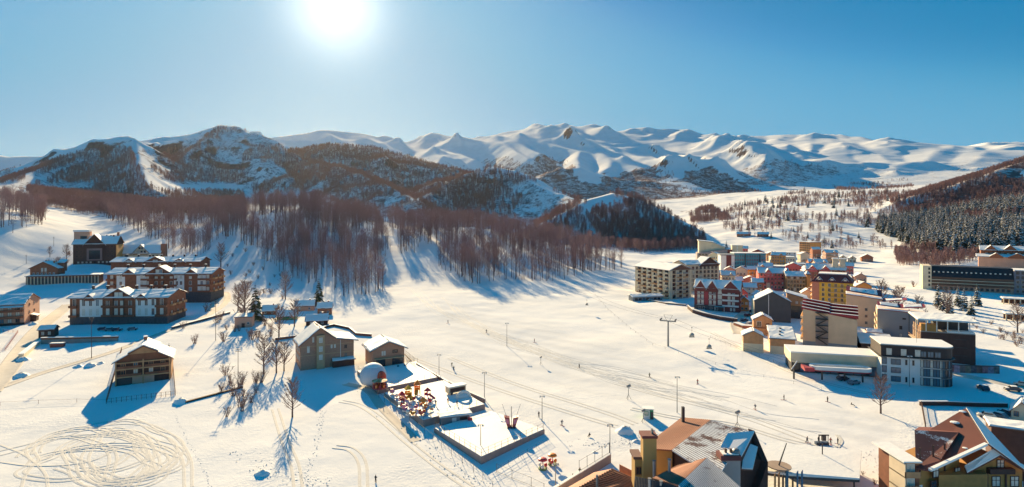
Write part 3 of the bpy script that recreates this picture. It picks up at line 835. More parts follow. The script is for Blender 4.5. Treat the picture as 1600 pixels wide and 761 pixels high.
# ---------------------------------------------------------------- the chalet hotels on the left
def chalet_hotel(px, py, wpx, hpx, d, rise, label, yaw, stone, white, rows, gables, wins, seed):
    root, w, h, k = house('chalet_hotel', label, 'hotel', px, py, yaw, wpx, hpx, d, 'gx', rise, WOOD, over=1.1, base=(STONE, stone), snow=.4)
    rnd = random.Random(seed)
    for gx, gw, gr in gables:
        front_gable(root, gx * w, gw, h - .3, gr, d * .45 if gw > 8 else d * .3, WOOD, over=.8)
    for a, b in white: panel(root, a * w, b * w, stone + .02, h - .9, WHITE, -.025)
    fl = (h - stone) / rows
    for r in range(rows):
        z = stone + fl * r
        windows(root, w, d, 'F', [t * w for t in wins], [z + .7], 1.3, fl - 1.5, WHITE, G_PALE if r % 2 == 0 else G_DARK, 1)
        for a, b in ((-.5, -.42), (-.17, -.06), (-.055, .055), (.06, .17), (.38, .5)):
            balcony(root, w, d, 'F', a * w, b * w, z + .02 if r else z + .05, 1.3, WOOD, DARKW, hgt=.95)
        for t in (-d * .28, d * .05, d * .34):
            balcony(root, w, d, 'R', t - 1.6, t + 1.6, z + .05, 1.4, WOODL, WOOD)
        windows(root, w, d, 'R', (-d * .28, d * .05, d * .34), [z + .3], 1.4, 1.9, WOOD, G_PALE)
    big = [g for g in gables if g[1] > 8]
    for gx, gw, gr in big:
        windows(root, w, d, 'F', [gx * w - 1.0, gx * w + 1.0], [h + .7], 1.5, 1.8, WHITE, G_PALE)
        for o in root.children[-2:]: o.location.y -= .36
        for s in (-1, 1):   # timber posts of the middle bay
            MB().box(gx * w + s * gw * .17 - .18, gx * w + s * gw * .17 + .18, -.62, -.36, stone, h + gr * .55).add('timber_post', root, DARKW)
    for t in span(-.46, .46, 6): chimney(root, t * w, d * .5, h + rise, .9, 2.2, DARKW)
    for t in span(-.42, .42, 9): MB().box(t * w - .5, t * w + .5, -.07, .03, stone * .1, stone * .65).add('garage_door', root, DMETAL)
    return root
W_ = [(-.40, -.17), (.17, .38)]
chalet_hotel(186, 507, 146, 42, 18, 2.7, 'long brown chalet hotel nearest the viewer, white panels either side of its wide gable', 4, 3.9, W_, 2, [(0, 14.5, 4.6), (-.30, 4.4, 1.9), (.235, 4.4, 1.9)], (-.455, -.36, -.29, -.22, -.115, -.03, .03, .115, .21, .28, .35, .44), 1)
chalet_hotel(249, 473, 156, 45, 18, 2.7, 'middle of the three brown chalet hotels, with tall grey stone basement', 4, 6.2, [(-.41, -.33), (-.22, -.12), (.14, .24), (.37, .45)], 3, [(0, 16, 4.9), (-.29, 7.5, 2.9), (.31, 7.5, 2.9)], (-.455, -.37, -.17, -.115, -.03, .03, .115, .17, .21, .30, .41, .47), 2)

def rear_hotel():
    p = gd(243, 405); p.z = max(p.z, 17.0)
    root, w, h, k = house('chalet_hotel', 'rearmost brown chalet hotel, only its snowy roof and three gables showing', 'hotel', 0, 0, 4, 60, 14, 16, 'gx', 2.5, WOOD, over=1.1, snow=.4, pos=p, inm=True, back=6)
    for gx, gw, gr in ((0, 16, 4.0), (-.29, 8, 2.6), (.27, 8, 2.6)):
        front_gable(root, gx * w, gw, h - .6, gr, 6, WOOD, over=.8)
        windows(root, w, 13, 'F', [gx * w - .9, gx * w + .9], [h - .4], 1.2, 1.6, WHITE, G_PALE)
        for o in root.children[-2:]: o.location.y -= .36
    for t in span(-.46, .46, 7): chimney(root, t * w, 8, h + 2.5, .9, 2.0, DARKW)
rear_hotel()

def gabled_hall():
    p = gd(148, 430)
    root, w, h, k = house('gabled_hotel', 'tall dark gabled hotel with a pale square frame on its front', 'hotel', 0, 0, 20, 27, 15, 18, 'gx', 5.5, DARKW, over=.9, pos=p, inm=True, back=6)
    front_gable(root, 0, 13, h - .5, 7.5, 9, DARKW, over=.9)
    fr = MB()
    for b in ((-4.8, 4.8, 10.2, 11.6), (-4.8, 4.8, 2.6, 3.6), (-4.8, -3.6, 3.6, 10.2), (3.6, 4.8, 3.6, 10.2)): fr.box(b[0], b[1], -.9, -.02, b[2], b[3])
    fr.add('square_frame', root, mat('mauve_stone', (.27, .17, .16), .85, .12, .5))
    MB().box(-3.58, 3.58, -.12, -.02, 3.62, 10.18).add('curtain_wall', root, G_DARK)
    windows(root, w, 18, 'F', span(-11.5, 11.5, 9), [.6], 1.1, 1.3, DARKW, G_PALE)
    windows(root, w, 18, 'F', (-11, -8.5, 8.5, 11), [5, 8.5, 12], 1.1, 1.7, WOOD, G_DARK)
    windows(root, w, 18, 'R', span(-7, 7, 4), [3, 7, 11], 1.3, 1.8, ORANGE, G_PALE)
    MB().box(w / 2 - .02, w / 2 + .35, 0, 18, -3, 14).add('side_wall', root, ORANGE)
    t = MB().box(-w / 2 - 1, -w / 2 + 8, 5, 13, -3, 24).add('tower', root, PINKR)
    MB().box(-w / 2 - 1.4, -w / 2 + 8.4, 4.6, 13.4, 24.004, 25.4).add('snow_cover', t, RSNOW)
    MB().box(-w / 2 + 3, -w / 2 + 7.2, 4.9, 5.1, 18.6, 20.8).add('window', t, G_DARK)
    for x, y in ((8, 9), (10, 8), (5, 10)): chimney(root, x, y, h + 4.6, .9, 1.6, DARKW)
    chimney(root, w / 2 - .8, 9, h + 5, 1.4, 3.4, BRICK)
gabled_hall()
def cream_hotel():
    p = gd(218, 452)
    root, w, h, k = house('cream_hotel', 'small cream hotel with snowy roof and brick tower at its end', 'hotel', 0, 0, 14, 29, 8.5, 11, 'gx', 6, CREAM, over=.7, pos=p, inm=True, back=8)
    front_gable(root, 1, 12.5, h - .6, 7, 6, CREAM, over=.6)
    windows(root, w, 11, 'F', (-2.6, -.6, 1.6, 3.8), [h - .2], 1.3, 1.9, WOOD, G_DARK)
    windows(root, w, 11, 'F', (.1, 2.0), [h + 3], 1.3, 1.5, WOOD, G_DARK)
    for o in root.children[-6:]: o.location.y -= .36
    windows(root, w, 11, 'F', (-12.5, -9.5, 9.5, 12.5), [1, 5], 1.3, 1.7, WOOD, G_DARK)
    balcony(root, w, 11, 'F', -4, 6, h - 1.4, 1.4, WOODL, CREAM)
    t = MB().box(w / 2 + .02, w / 2 + 3.6, 1, 5, -8, 15.4).add('brick_tower', root, BRICK)
    MB().box(w / 2 + .6, w / 2 + 2.6, 2, 4, 15.41, 19).add('chimney', t, RSNOW)
    t = MB().box(-w / 2 - 13, -w / 2 - .02, 1.5, 10, -8, 15.5).add('brick_wing', root, PINKR)
    MB().box(-w / 2 - 6, -w / 2 - 3, 1.4, 1.6, 11, 12.6).add('window', t, G_DARK)
    roof_planes(root, [[(-w / 2 - 8.5, -1.5, 6.6), (-w / 2 + .5, -1.5, 6.6), (-w / 2 + .5, 1.45, 9), (-w / 2 - 8.5, 1.45, 9)]], BRNROOF, .3, name='porch_roof')
cream_hotel()
def arcade():
    a, b = gp(40, 445), gp(156, 443)
    v = b - a; L = v.length; yaw = math.atan2(v.y, v.x)
    root = thing('arcade_wall', 'long low brown arcade with pale posts under the small chalet', 'retaining wall', a, yaw)
    MB().box(0, L, .2, 6, -3, 5.2).add('wall', root, WOOD)
    roof_planes(root, [[(-.4, -.8, 5.6), (L + .4, -.8, 5.6), (L + .4, 6.5, 5.9), (-.4, 6.5, 5.9)]], BRNROOF, .35)
    for i in range(22):
        x = L * (i + .5) / 22; MB().box(x - .25, x + .25, -.25, .18, -2, 5.0).add('post', root, CREAM)
    for i in range(21):
        x = L * (i + 1) / 22; MB().box(x - .6, x + .6, .1, .19, .3, 3.9).add('arch_opening', root, DMETAL)
    q = Vector((a.x + v.x * .20, a.y + v.y * .20 + 2.5, a.z + 5.9))
    root, w, h, k = house('small_chalet', 'small brown chalet standing on the end of the long arcade', 'chalet', 0, 0, 12, 16, 4.5, 9, 'gy', 4.2, WOOD, pos=q, inm=True, back=0, over=.9)
    windows(root, w, 9, 'F', (-1, 1), [2.4], .9, 2.2, WHITE, G_PALE); windows(root, w, 9, 'F', span(-7, 7, 6), [.5], .9, 1.1, WHITE, G_DARK)
    chimney(root, 3, 6, h + 2.6, .8, 2, BRICK); chimney(root, -1.2, 5, h + 3.4, .8, 1.6, BRICK)
    MB().box(5, 9, 6, 9.5, 2, 8.2).add('rear_wing', root, WOOD)
    roof_planes(root, [[(4.4, 5.4, 7.6), (9.6, 5.4, 7.6), (9.6, 10, 9.6), (4.4, 10, 9.6)]], BRNROOF, .25, name='wing_roof')
arcade()
def left_block():
    a = gp(38, 507)
    root, w, h, k = house('apartment_block', 'beige balconied apartment block cut off by the edge of the picture, snowy roof', 'apartment block', 0, 0, 24, 30, 10, 22, 'gx', 3.8, PINKR, pos=Vector((a.x, a.y, a.z)), inm=True, over=.6)
    M_ = Matrix.Rotation(R(24), 4, 'Z'); root.location = Vector(a) - M_ @ Vector((15, 0, 0))
    windows(root, w, 22, 'F', span(-14, 14, 9), [1.2, 4.4, 7.4], 1.5, 1.8, WOOD, G_PALE)
    for z in (3.5, 6.6): balcony(root, w, 22, 'F', -14.8, 14.6, z, 1.5, WOOD, WOOD)
    roof_planes(root, [[(-15, -1.9, 8.9), (14.9, -1.9, 8.9), (14.9, -.02, 9.4), (-15, -.02, 9.4)]], GREYC, .2, name='awning')
    windows(root, w, 22, 'R', (-4, 3), [8.4, 4.6], 1.4, 1.2, WOOD, G_DARK)
    MB().box(w / 2, w / 2 + 2.4, 8, 12, 0, 2.8).add('porch', root, DARKW)
    roof_planes(root, [[(w / 2, 7.4, 3.9), (w / 2 + 3, 7.4, 3.0), (w / 2 + 3, 12.6, 3.0), (w / 2, 12.6, 3.9)]], BRNROOF, .2, name='porch_roof')
    MB().box(-15.05, 15.05, -.09, -.01, -3, 1.0).add('dark_base', root, DARKW)
left_block()
def gatehouse():
    root, w, h, k = house('gate_hut', 'small dark brown hut with snowy roof at the end of the yard wall', 'hut', 72, 528, 18, 20, 13, 5, 'gx', 1.3, DARKW, over=.5)
    windows(root, w, 5, 'F', (-1.2, 1.2), [1.3], 1.0, 1.5, WOOD, G_PALE)
    a, b = gp(64, 538), gp(184, 533)
    v = b - a; L = v.length
    root = thing('yard_wall', 'long grey-brown yard wall in blue shade below the front chalet hotel', 'wall', a, math.atan2(v.y, v.x))
    MB().box(0, L, 0, .5, -2, 2.0).add('wall', root, CONC)
    MB().box(-.1, L + .1, -.12, .62, 2.004, 2.7).add('timber_band', root, WOOD)
    MB().box(-.1, L + .1, -.15, .65, 2.704, 2.95).add('snow_cover', root, RSNOW)
    p = gp(88, 543)
    root = thing('waste_container', 'red waste container with snow on its lid against the yard wall', 'container', p, R(8))
    MB().prism([(-2.4, 0, 0), (2.4, 0, 0), (2.7, 0, 1.5), (-2.7, 0, 1.5)], (0, 1.6, 0)).add('bin', root, mat('red_steel', (.33, .07, .045), .6, .15, 1))
    MB().box(-2.75, 2.75, -.05, 1.65, 1.504, 1.62).add('lid', root, DMETAL); MB().box(-2.6, 2.6, 0, 1.6, 1.624, 1.9).add('snow_cover', root, RSNOW)
    for s in (-1, 1): MB().box(s * 2 - .1, s * 2 + .1, -.14, -.002, .1, 1.5).add('rib', root, RUST)
    a, b = gp(33, 560), gp(60, 537); v = b - a; L = v.length
    root = thing('ramp_wall', 'low beige concrete ramp wall beside the track, snow on top', 'wall', a, math.atan2(v.y, v.x))
    MB().box(0, L, -.8, .8, -2, 1.6).add('wall', root, CREAM); MB().box(-.1, L + .1, -.9, .9, 1.604, 1.9).add('snow_cover', root, RSNOW)
gatehouse()
def gallery_house():
    root, w, h, k = house('gallery_house', 'two-storey timber guest house with dark recessed galleries inside a fence', 'house', 224, 598, 27, 73, 34, 12, 'none', 0, DARKW, inm=False)
    d = 12; zt = h + 5.0
    b = MB().prism([(-w / 2, .02, h), (w / 2, .02, h), (w * .26, .02, h + 3), (0, .02, zt), (-w * .26, .02, h + 3)], (0, d, 0)); b.add('attic', root, WOOD)
    MB().prism([(-w * .26, -.05, h + 2.6), (w * .26, -.05, h + 2.6), (0, -.05, zt - .15)], (0, .06, 0)).add('gable_board', root, WOODL)
    o = .9
    roof_planes(root, [[(-w * .28, -o, h + 3.1), (0, -o, zt + .4), (0, d + o, zt + .4), (-w * .28, d + o, h + 3.1)], [(0, -o, zt + .4), (w * .28, -o, h + 3.1), (w * .28, d + o, h + 3.1), (0, d + o, zt + .4)]], BRNROOF, .35)
    roof_planes(root, [[(-w / 2 - 1, -o, h + .1), (-w * .26, -o, h + 2.8), (-w * .26, d + o, h + 2.8), (-w / 2 - 1, d + o, h + .1)]], BRNROOF, .3, name='side_roof')
    roof_planes(root, [[(w * .26, -o, h + 2.8), (w / 2 + 1, -o, h + .1), (w / 2 + 1, d + o, h + .1), (w * .26, d + o, h + 2.8)]], BRNROOF, .3, name='side_roof')
    for x in (-w / 2 + .2, 0, w / 2 - .2): MB().box(x - .2, x + .2, -.75, -.3, -1, h + .8).add('post', root, WOODL)
    for z in (2.6, 5.2, h): MB().box(-w / 2, w / 2, -.7, -.02, z - .18, z + .18).add('gallery_beam', root, WOODL)
    for z in (2.8, 5.4):
        for s in (-1, 1): MB().box(s * w * .25 - w * .22, s * w * .25 + w * .22, -.62, -.55, z, z + .8).add('railing', root, WOOD)
    windows(root, w, d, 'F', (-w * .36, -w * .14, w * .14, w * .36), [3.1, 5.6], 1.1, 1.7, WOODL, G_DARK)
    MB().box(-w * .2, w * .2, -.3, -.02, -1, 2.3).add('cellar_wall', root, PINKR)
    MB().box(-w / 2 + .5, -w * .22, -.25, -.02, -1, 2.3).add('garage_door', root, DMETAL)
    MB().box(w / 2 + .02, w / 2 + .15, 1, d - 1, 0, h - .3).add('side_cladding', root, WOODL)
    chimney(root, -.2, d * .75, zt, 1.0, 1.6, BRICK)
gallery_house()
def small_houses():
    S = [('green_cottage', 'small cottage with a green wall under a snowy roof', 447, 500, 27, 6, 6.5, mat('green_paint', (.05, .24, .10), .7, .15, 1), 12),
         ('brown_cottage', 'small brown cottage with snowy roof beside the dark pine', 476, 486, 28, 8, 7, PINKR, 14),
         ('dark_cottage', 'dark cottage with broad snowy roof just behind the big shingled house', 495, 509, 32, 8, 7.5, DARKW, 16),
         ('grey_cottage', 'little grey-roofed cottage behind the bare garden trees', 420, 492, 20, 6, 7, WOOD, 12),
         ('pink_cottage', 'narrow rust-walled cottage behind the dark cottage', 507, 492, 21, 11, 6, BRICK, 14)]
    for nm, lb, px, py, wp, hp, d, m, yaw in S:
        root, w, h, k = house(nm, lb, 'cottage', px, py, yaw, wp, hp, d, 'gx', 2.4, m, over=.6, snow=.35)
        windows(root, w, d, 'F', (-w * .25, w * .25), [.9], .9, min(1.1, h - 1), WHITE, G_DARK); windows(root, w, d, 'R', (0,), [.9], .9, min(1.1, h - 1), WHITE, G_DARK)
        chimney(root, w * .25, d * .5, h + 2.2, .6, 1.2, BRICK)
    root, w, h, k = house('brick_shed', 'small square brick shed in the snowy garden', 'shed', 380, 512, 12, 25, 16, 5.5, 'shedy', 1.0, PINKR, over=.3, snow=.2)
    MB().box(-.7, .7, -.08, -.01, 0, 2.1).add('door', root, DARKW); windows(root, w, 5.5, 'F', (2.2,), [1.6], .9, .9, WHITE, G_DARK)
small_houses()
def shingle_house():
    p = gp(512, 574)
    k = p.y / F; w, d, hl = 19, 13, 9.2
    SH = mat('shingle_siding', (.40, .22, .15), .85, .14, 1.5)
    TAN = mat('tan_bay', (.50, .33, .19), .85, .1, 1)
    root = thing('shingle_house', 'large brown shingled house with asymmetric snowy gable roof', 'house', p, R(28))
    pk = -2.6; zt = 14.6
    MB().prism([(-w / 2, 0, -3), (w / 2, 0, -3), (w / 2, 0, 9), (pk + 5.5, 0, 10.2), (pk, 0, zt), (-w / 2, 0, hl)], (0, d, 0)).add('wall', root, SH)
    o = 1.0
    sl = (zt - hl) / (pk + w / 2)
    roof_planes(root, [[(-w / 2 - o, -o, hl - o * sl + .3), (pk, -o, zt + .3), (pk, d + o, zt + .3), (-w / 2 - o, d + o, hl - o * sl + .3)]], BRNROOF, .22, cover=.97)
    roof_planes(root, [[(pk, -o, zt + .3), (pk + 5.5, -o, 10.6), (pk + 5.5, d + o, 10.6), (pk, d + o, zt + .3)], [(pk + 5.5, -o, 10.6), (w / 2 + 1.6, -o, 9.1), (w / 2 + 1.6, d + o, 9.1), (pk + 5.5, d + o, 10.6)]], BRNROOF, .3)
    MB().box(pk - 1.4, pk + 1.4, -.9, -.02, -2, 12.2).add('stair_bay', root, TAN)
    for z in (9.6, 6.4, 3.4): part('window', window_mesh(1.0, 1.6, WHITE, G_PALE, 2), root, (pk, -.9, z))
    windows(root, w, d, 'F', (pk - 2.5,), [9.8], .5, 1.8, WHITE, G_PALE); windows(root, w, d, 'F', (-6.8,), [6.2], .7, 2.2, WHITE, G_PALE)
    windows(root, w, d, 'F', (1.4, 2.6), [7.0], .5, 1.2, WHITE, G_PALE); windows(root, w, d, 'F', (6.5,), [3.2, 6.4], .9, 1.3, SH, G_DARK)
    for z in (5.0, 8.2): MB().box(-w / 2 - .08, w / 2 + .08, -.12, -.01, z, z + .22).add('string_course', root, TAN)
    for s, (t0, t1) in (('L', (-4, -1)), ('L', (1, 4))): windows(root, w, d, s, (t0, t1), [3, 6], 1.0, 1.4, WHITE, G_DARK)
    MB().tube((4.6, -.15, -1), (4.6, -.15, 9.8), .1).add('drainpipe', root, WHITE)
    MB().box(1.6, 9.4, -1.6, -.02, -2, 2.4).add('porch', root, DARKW)
    roof_planes(root, [[(1.2, -2.6, 2.6), (9.8, -2.6, 2.6), (9.8, -.1, 3.2), (1.2, -.1, 3.2)]], BRNROOF, .25, name='porch_roof')
    # lodge beside it
    p = gp(607, 573)
    root, w, h, k = house('lodge', 'low brown lodge with white gable roof beside the dome tent', 'lodge', 0, 0, 26, 12, 6.6, 12, 'gy', 2.6, SH, pos=p, inm=True, over=1.2, snow=.4)
    windows(root, w, 12, 'F', (-2.2, -1.4), [4.4], .5, 1.5, WHITE, G_PALE); windows(root, w, 12, 'F', (2.5,), [5.0], 1.8, 1.0, DARKW, G_DARK, 0)
    MB().box(-4.6, -1.2, -.3, -.02, -1, 3.0).add('shop_front', root, G_DARK); MB().box(1.4, 5.4, -.3, -.02, 0, 3.2).add('shop_front', root, G_DARK)
    roof_planes(root, [[(-5.4, -1.4, 3.5), (5.6, -1.4, 3.5), (5.6, -.02, 3.7), (-5.4, -.02, 3.7)]], TAN, 0, name='canopy')
    b = MB()
    for i in range(8): b.box(w / 2 + .5 + i * .4, w / 2 + .9 + i * .4, 3, 4.6, 3.4 - i * .42, 3.55 - i * .42)
    b.box(w / 2 + .1, w / 2 + .5, 1, 5, 3.4, 3.55); b.add('outside_stair', root, DARKW)
shingle_house()
# ---------------------------------------------------------------- the village on the right
def modern_block():
    a = gp(1377, 598)
    root = thing('modern_office', 'white modern four-storey building with rounded dark glass corner and flat snowy roof', 'building', a, R(-19))
    w, d, h = 21.0, 13.0, 12.6
    def outline(z, g=0.0):
        pts = [(-g, -g, z), (w - 4 + 0, -g, z)]
        for i in range(1, 9):
            t = math.pi / 2 * i / 8; pts.append((w - 4 + (4 + g) * math.sin(t), 4 - (4 + g) * math.cos(t), z))
        return pts + [(w + g, d + g, z), (-g, d + g, z)]
    MB().prism(outline(-3), (0, 0, 12.2)).add('wall', root, WHITE)
    MB().prism(outline(9.25, .12), (0, 0, h - 9.25)).add('top_storey', root, mat('brown_black_cladding', (.045, .033, .033), .7, .15, .5))
    MB().prism(outline(9.0, .9), (0, 0, .24)).add('terrace_slab', root, DMETAL)
    r = MB().prism(outline(h + .004, .5), (0, 0, .35)).add('roof', root, DMETAL)
    MB().prism(outline(h + .36, .3), (0, 0, .3)).add('snow_cover', r, RSNOW)
    for x in (2.2, 6.4, 10.4): part('window', window_mesh(1.6, 2.2, DMETAL, G_PALE, 0), root, (x, -.12, 9.6))
    for z in (.9, 3.8, 6.6):
        part('window', window_mesh(2.6, 1.6, DMETAL, G_BLUE, 1), root, (4.2, 0, z)); part('window', window_mesh(1.1, 2.0, DMETAL, G_BLUE, 0), root, (.9, 0, z))
        if z != 3.8:
            for x in (7.2, 9.2): part('window', window_mesh(.45, 1.6, DMETAL, G_DARK, 0), root, (x, 0, z))
    for z in (.3, 3.3, 6.2):   # curved glazing panels
        for i in range(7):
            x = 11.6 + i * .9; part('glass_panel', window_mesh(.72, 2.4, DMETAL, G_BLUE if (i * 7 + int(z)) % 3 else G_PALE, 0), root, (x, 0, z))
        for i in range(6):
            t = math.pi / 2 * (i + .5) / 6
            part('glass_panel', window_mesh(.72, 2.4, DMETAL, G_DARK if i % 2 else G_BLUE, 0), root, (w - 4 + 4 * math.sin(t), 4 - 4 * math.cos(t), z), t)
        for i in range(7): part('glass_panel', window_mesh(.9, 2.4, DMETAL, G_DARK, 0), root, (w, 5 + i * 1.1, z), math.pi / 2)
    for z in (2.9, 5.9): MB().prism(outline(z, .08)[1:-1] + [(w - 4, d, z)], (0, 0, .3)).add('dark_band', root, DMETAL)
    for x in (12, 14, 16): part('window', window_mesh(1.5, 1.7, DMETAL, G_BLUE, 1), root, (x, -.12, 9.7))
    MB().box(w * .55, w * .55 + .06, 5, 5.06, h + .3, h + 2.4).add('roof_pole', root, DMETAL)
    # lift station
    a = gp(1237, 581)
    root = thing('lift_station', 'long low lift station with thick white roof edge and dark glazing', 'lift station', a, R(-15))
    L, d = 30.5, 11
    MB().box(0, L, .4, d, -3, 3.6).add('wall', root, DMETAL)
    r = MB().box(-.4, L, -.6, d + .4, 3.604, 7.0).add('roof', root, CREAM)
    MB().prism([(-.45, -.65, 7.01), (L, -.65, 7.01), (L, d + .4, 7.01), (-.45, d + .4, 7.01)], (0, 0, .45)).add('snow_cover', r, RSNOW)
    for i in range(12): part('glass_panel', window_mesh(2.1, 3.0, DMETAL, G_BLUE if i % 3 else G_DARK, 0), root, (1.5 + i * 2.45, .4, .2))
    MB().box(L * .2, L * .27, .3, .38, 0, 2.6).add('door', root, G_DARK)
    # drive loop of the chairlift in front of it
    a = gp(1262, 592)
    root = thing('lift_terminal', 'oblong white chairlift turning loop raised on dark posts', 'lift terminal', a, R(-13))
    def loop(r0, r1, z0, z1, m, nm):
        ctr = []; n = 10; L2 = 17
        for i in range(n + 1): t = -math.pi / 2 + math.pi * i / n; ctr.append((L2 + math.cos(t) * 1, math.sin(t) * 1))
        for i in range(n + 1): t = math.pi / 2 + math.pi * i / n; ctr.append((3 + math.cos(t) * 1, math.sin(t) * 1))
        b = MB(); N = len(ctr)
        def P_(i, r):
            x, y = ctr[i % N]; cx = L2 if i % N <= n else 3
            return (cx + (x - cx) * r, y * r)
        for i in range(N):
            q = [P_(i, r0), P_(i + 1, r0), P_(i + 1, r1), P_(i, r1)]
            b.prism([(x, y, z0) for x, y in q], (0, 0, z1 - z0))
        b.add(nm, root, m)
    loop(1.7, 2.6, 3.8, 4.7, WHITE, 'rail_housing'); loop(1.66, 2.64, 3.45, 3.79, REDP, 'red_trim'); loop(1.75, 2.55, 4.704, 4.95, RSNOW, 'snow_cover')
    for x in (4.5, 11.5, 17): MB().tube((x, 0, -2), (x, 0, 3.5), .28).add('post', root, DMETAL); MB().box(x - .2, x + .2, -2.3, 2.3, 3.1, 3.44).add('cross_beam', root, DMETAL)
    MB().box(-1.5, 1.5, -2.6, 2.6, 3.2, 4.4).add('red_cowl', root, REDP)
    MB().tube((-4.6, -1, -2), (-4.6, -1, 4.2), .3).add('post', root, DMETAL); MB().tube((-5.6, -2.2, 3.6), (-3, 1.4, 5.6), .18).add('arm', root, WHITE)
modern_block()
def tall_brown():
    root, w, h, k = house('unfinished_hotel', 'tall dark brown building with open top deck under a flat white roof', 'building', 1481, 567, -24, 70, 46, 14, 'none', 0, DARKW)
    d = 14; H = h + 4.6
    MB().box(-w / 2, w / 2, -.03, d, h + .004, h + .3).add('deck_slab', root, CONC)
    for x in span(-w / 2, w / 2, 5):
        for y in (.3, d - .3): MB().box(x - .15, x + .15, y - .15, y + .15, h + .3, H).add('post', root, WHITE)
    MB().box(-w * .15, w / 2 - .4, d * .5, d - .5, h + .304, H - .01).add('upper_wall', root, SLATE)
    roof_planes(root, [[(-w / 2 - 1.4, -1.4, H + .2), (w / 2 + 1, -1.4, H + .2), (w / 2 + 1, d + 1, H + .6), (-w / 2 - 1.4, d + 1, H + .6)]], WHITE, .35)
    MB().box(0, w / 2 - .1, .2, 4, h + .304, h + .8).add('snow_cover', root, RSNOW)
    for z in (1, 4.2, 7.4, 10.6):
        if z < h - 1: balcony(root, w, d, 'L', -6.5, 6.5, z, 1.5, WOODL, CREAM, solid=False)
        windows(root, w, d, 'L', span(-6, 6, 4), [z + .3], 1.4, 1.9, WOODL, G_PALE)
    MB().box(-w / 2 - 1.7, -w / 2 - 1.45, -.3, 0, -2, H).add('corner_post', root, CREAM)
    MB().box(-w / 2 + .1, -w * .18, .3, 3, h + .304, h + 3).add('ochre_bay', root, OCHRE)  # plain ochre box at the left of the deck
    for z in (3, 6, 9): MB().box(w * .1, w * .35, -.08, -.01, z, z + .12).add('cladding_joint', root, SLATE)
tall_brown()
def right_blocks():
    root, w, h, k = house('low_annex', 'low dark annex with broad blue-shaded snowy shed roof between the beige and white buildings', 'annex', 1371, 552, -22, 44, 14, 9, 'shedy', 2.2, DARKW, over=.6, snow=.3)
    # beige block with outside stairs and saw-tooth red roofs
    root, w, h, k = house('beige_apartments', 'beige block with zigzag outside stairs and stacked red roofs', 'apartment block', 1296, 546, -30, 74, 49, 16, 'none', 0, BEIGE, back=3)
    d = 16
    MB().prism([(-w / 2, 0, h), (w / 2, 0, h), (-w / 2, 0, h + 3)], (0, d, 0)).add('parapet', root, BEIGE)
    for i in range(4):
        y = .3 + i * 3.8; zz = h + i * .75
        for xa, xb, za, zb in ((-w / 2 - .5, 0, 3.4, 2.0), (.05, w / 2 + .5, 1.7, 1.3)):
            b = MB(); b.prism([(xa, y, zz + za - .9), (xb, y, zz + zb - .9), (xb, y - .5, zz + zb + .35), (xa, y - .5, zz + za + .35)], (0, 3.2, 0)); r = b.add('red_roof', root, REDROOF)
            s = MB(); s.prism([(xa, y + .1, zz + za + .36), (xb, y + .1, zz + zb + .36), (xb, y + 1.2, zz + zb + .36), (xa, y + 1.2, zz + za + .36)], (0, 0, .14)); s.add('snow_cover', r, RSNOW)
    MB().box(-w / 2 - .06, w / 2 + .06, -.08, d + .05, -3, 2.6).add('plinth', root, GREYC)
    x0, x1 = -w * .26, -w * .02
    MB().box(x0, x1, -.1, -.01, 1.5, h + .6).add('stair_recess', root, mat('mauve_render', (.33, .26, .24), .85, .08, .4))
    for i in range(5):
        z = 1.8 + i * 2.6
        b = MB(); a_, c_ = (x0 + .3, x1 - .3) if i % 2 else (x1 - .3, x0 + .3)
        b.prism([(a_, -1.2, z), (c_, -1.2, z + 2.5), (c_, -1.2, z + 2.75), (a_, -1.2, z + .25)], (0, 1.0, 0))
        b.prism([(a_, -1.25, z + 1.2), (c_, -1.25, z + 3.7), (c_, -1.25, z + 3.78), (a_, -1.25, z + 1.28)], (0, .06, 0))
        b.add('stair_flight', root, DMETAL)
        MB().box(x0, x1, -1.3, -.11, z + 2.55, z + 2.7).add('landing', root, DMETAL)
    windows(root, w, d, 'R', span(-6, 6, 4), [3.5, 6.5, 9.5], 1.2, 1.5, WHITE, G_DARK)
    for z in (3, 6, 9, 11.8): balcony(root, w, d, 'L', -7, 7, z, 1.0, CREAM, CREAM)
    # second beige block
    root, w, h, k = house('beige_tower', 'plain beige block with one column of small windows and red roof beside it', 'apartment block', 1350, 511, -30, 48, 44, 13, 'shed', 1.6, BEIGE, REDROOF, over=.3)
    windows(root, w, 13, 'F', (w * .06,), [1.6, 4.8, 8.0], .9, 1.1, GREYC, G_DARK, 2)
    windows(root, w, 13, 'R', span(-5, 5, 3), [2, 5, 8], 1.2, 1.5, WHITE, G_DARK)
    roof_planes(root, [[(-w / 2, 4, h + 3.2), (w / 2, 4, h + 1.2), (w / 2, 10, h + 3.6), (-w / 2, 10, h + 4.8)]], REDROOF, .2, cover=.8, name='red_roof')
    roof_planes(root, [[(w / 2 + .1, 2, h - 1), (w / 2 + 10, 2, h + .6), (w / 2 + 10, 8, h + .8), (w / 2 + .1, 8, h - .2)]], REDROOF, .15, cover=.7, name='red_roof')
    # grey block
    root, w, h, k = house('grey_apartments', 'plain blue-grey block with red roof and few windows', 'apartment block', 1409, 531, -30, 63, 42, 13, 'shed', .8, GREYC, REDROOF, over=.3)
    windows(root, w, 13, 'F', (-w * .02,), [1.2, 4.6], .9, 1.4, SLATE, G_DARK, 1); windows(root, w, 13, 'F', (w * .05,), [9], 1.1, .5, SLATE, G_DARK, 0)
    MB().tube((w * .15, -.15, 0), (w * .15, -.15, h + 2), .12).add('flue_pipe', root, DMETAL)
    MB().box(-w / 2 - .3, -w / 2 - .02, -.1, 13, -2, h + .6).add('lit_end_wall', root, CREAM)  # sunlight on this side put into a cream slab over the grey wall
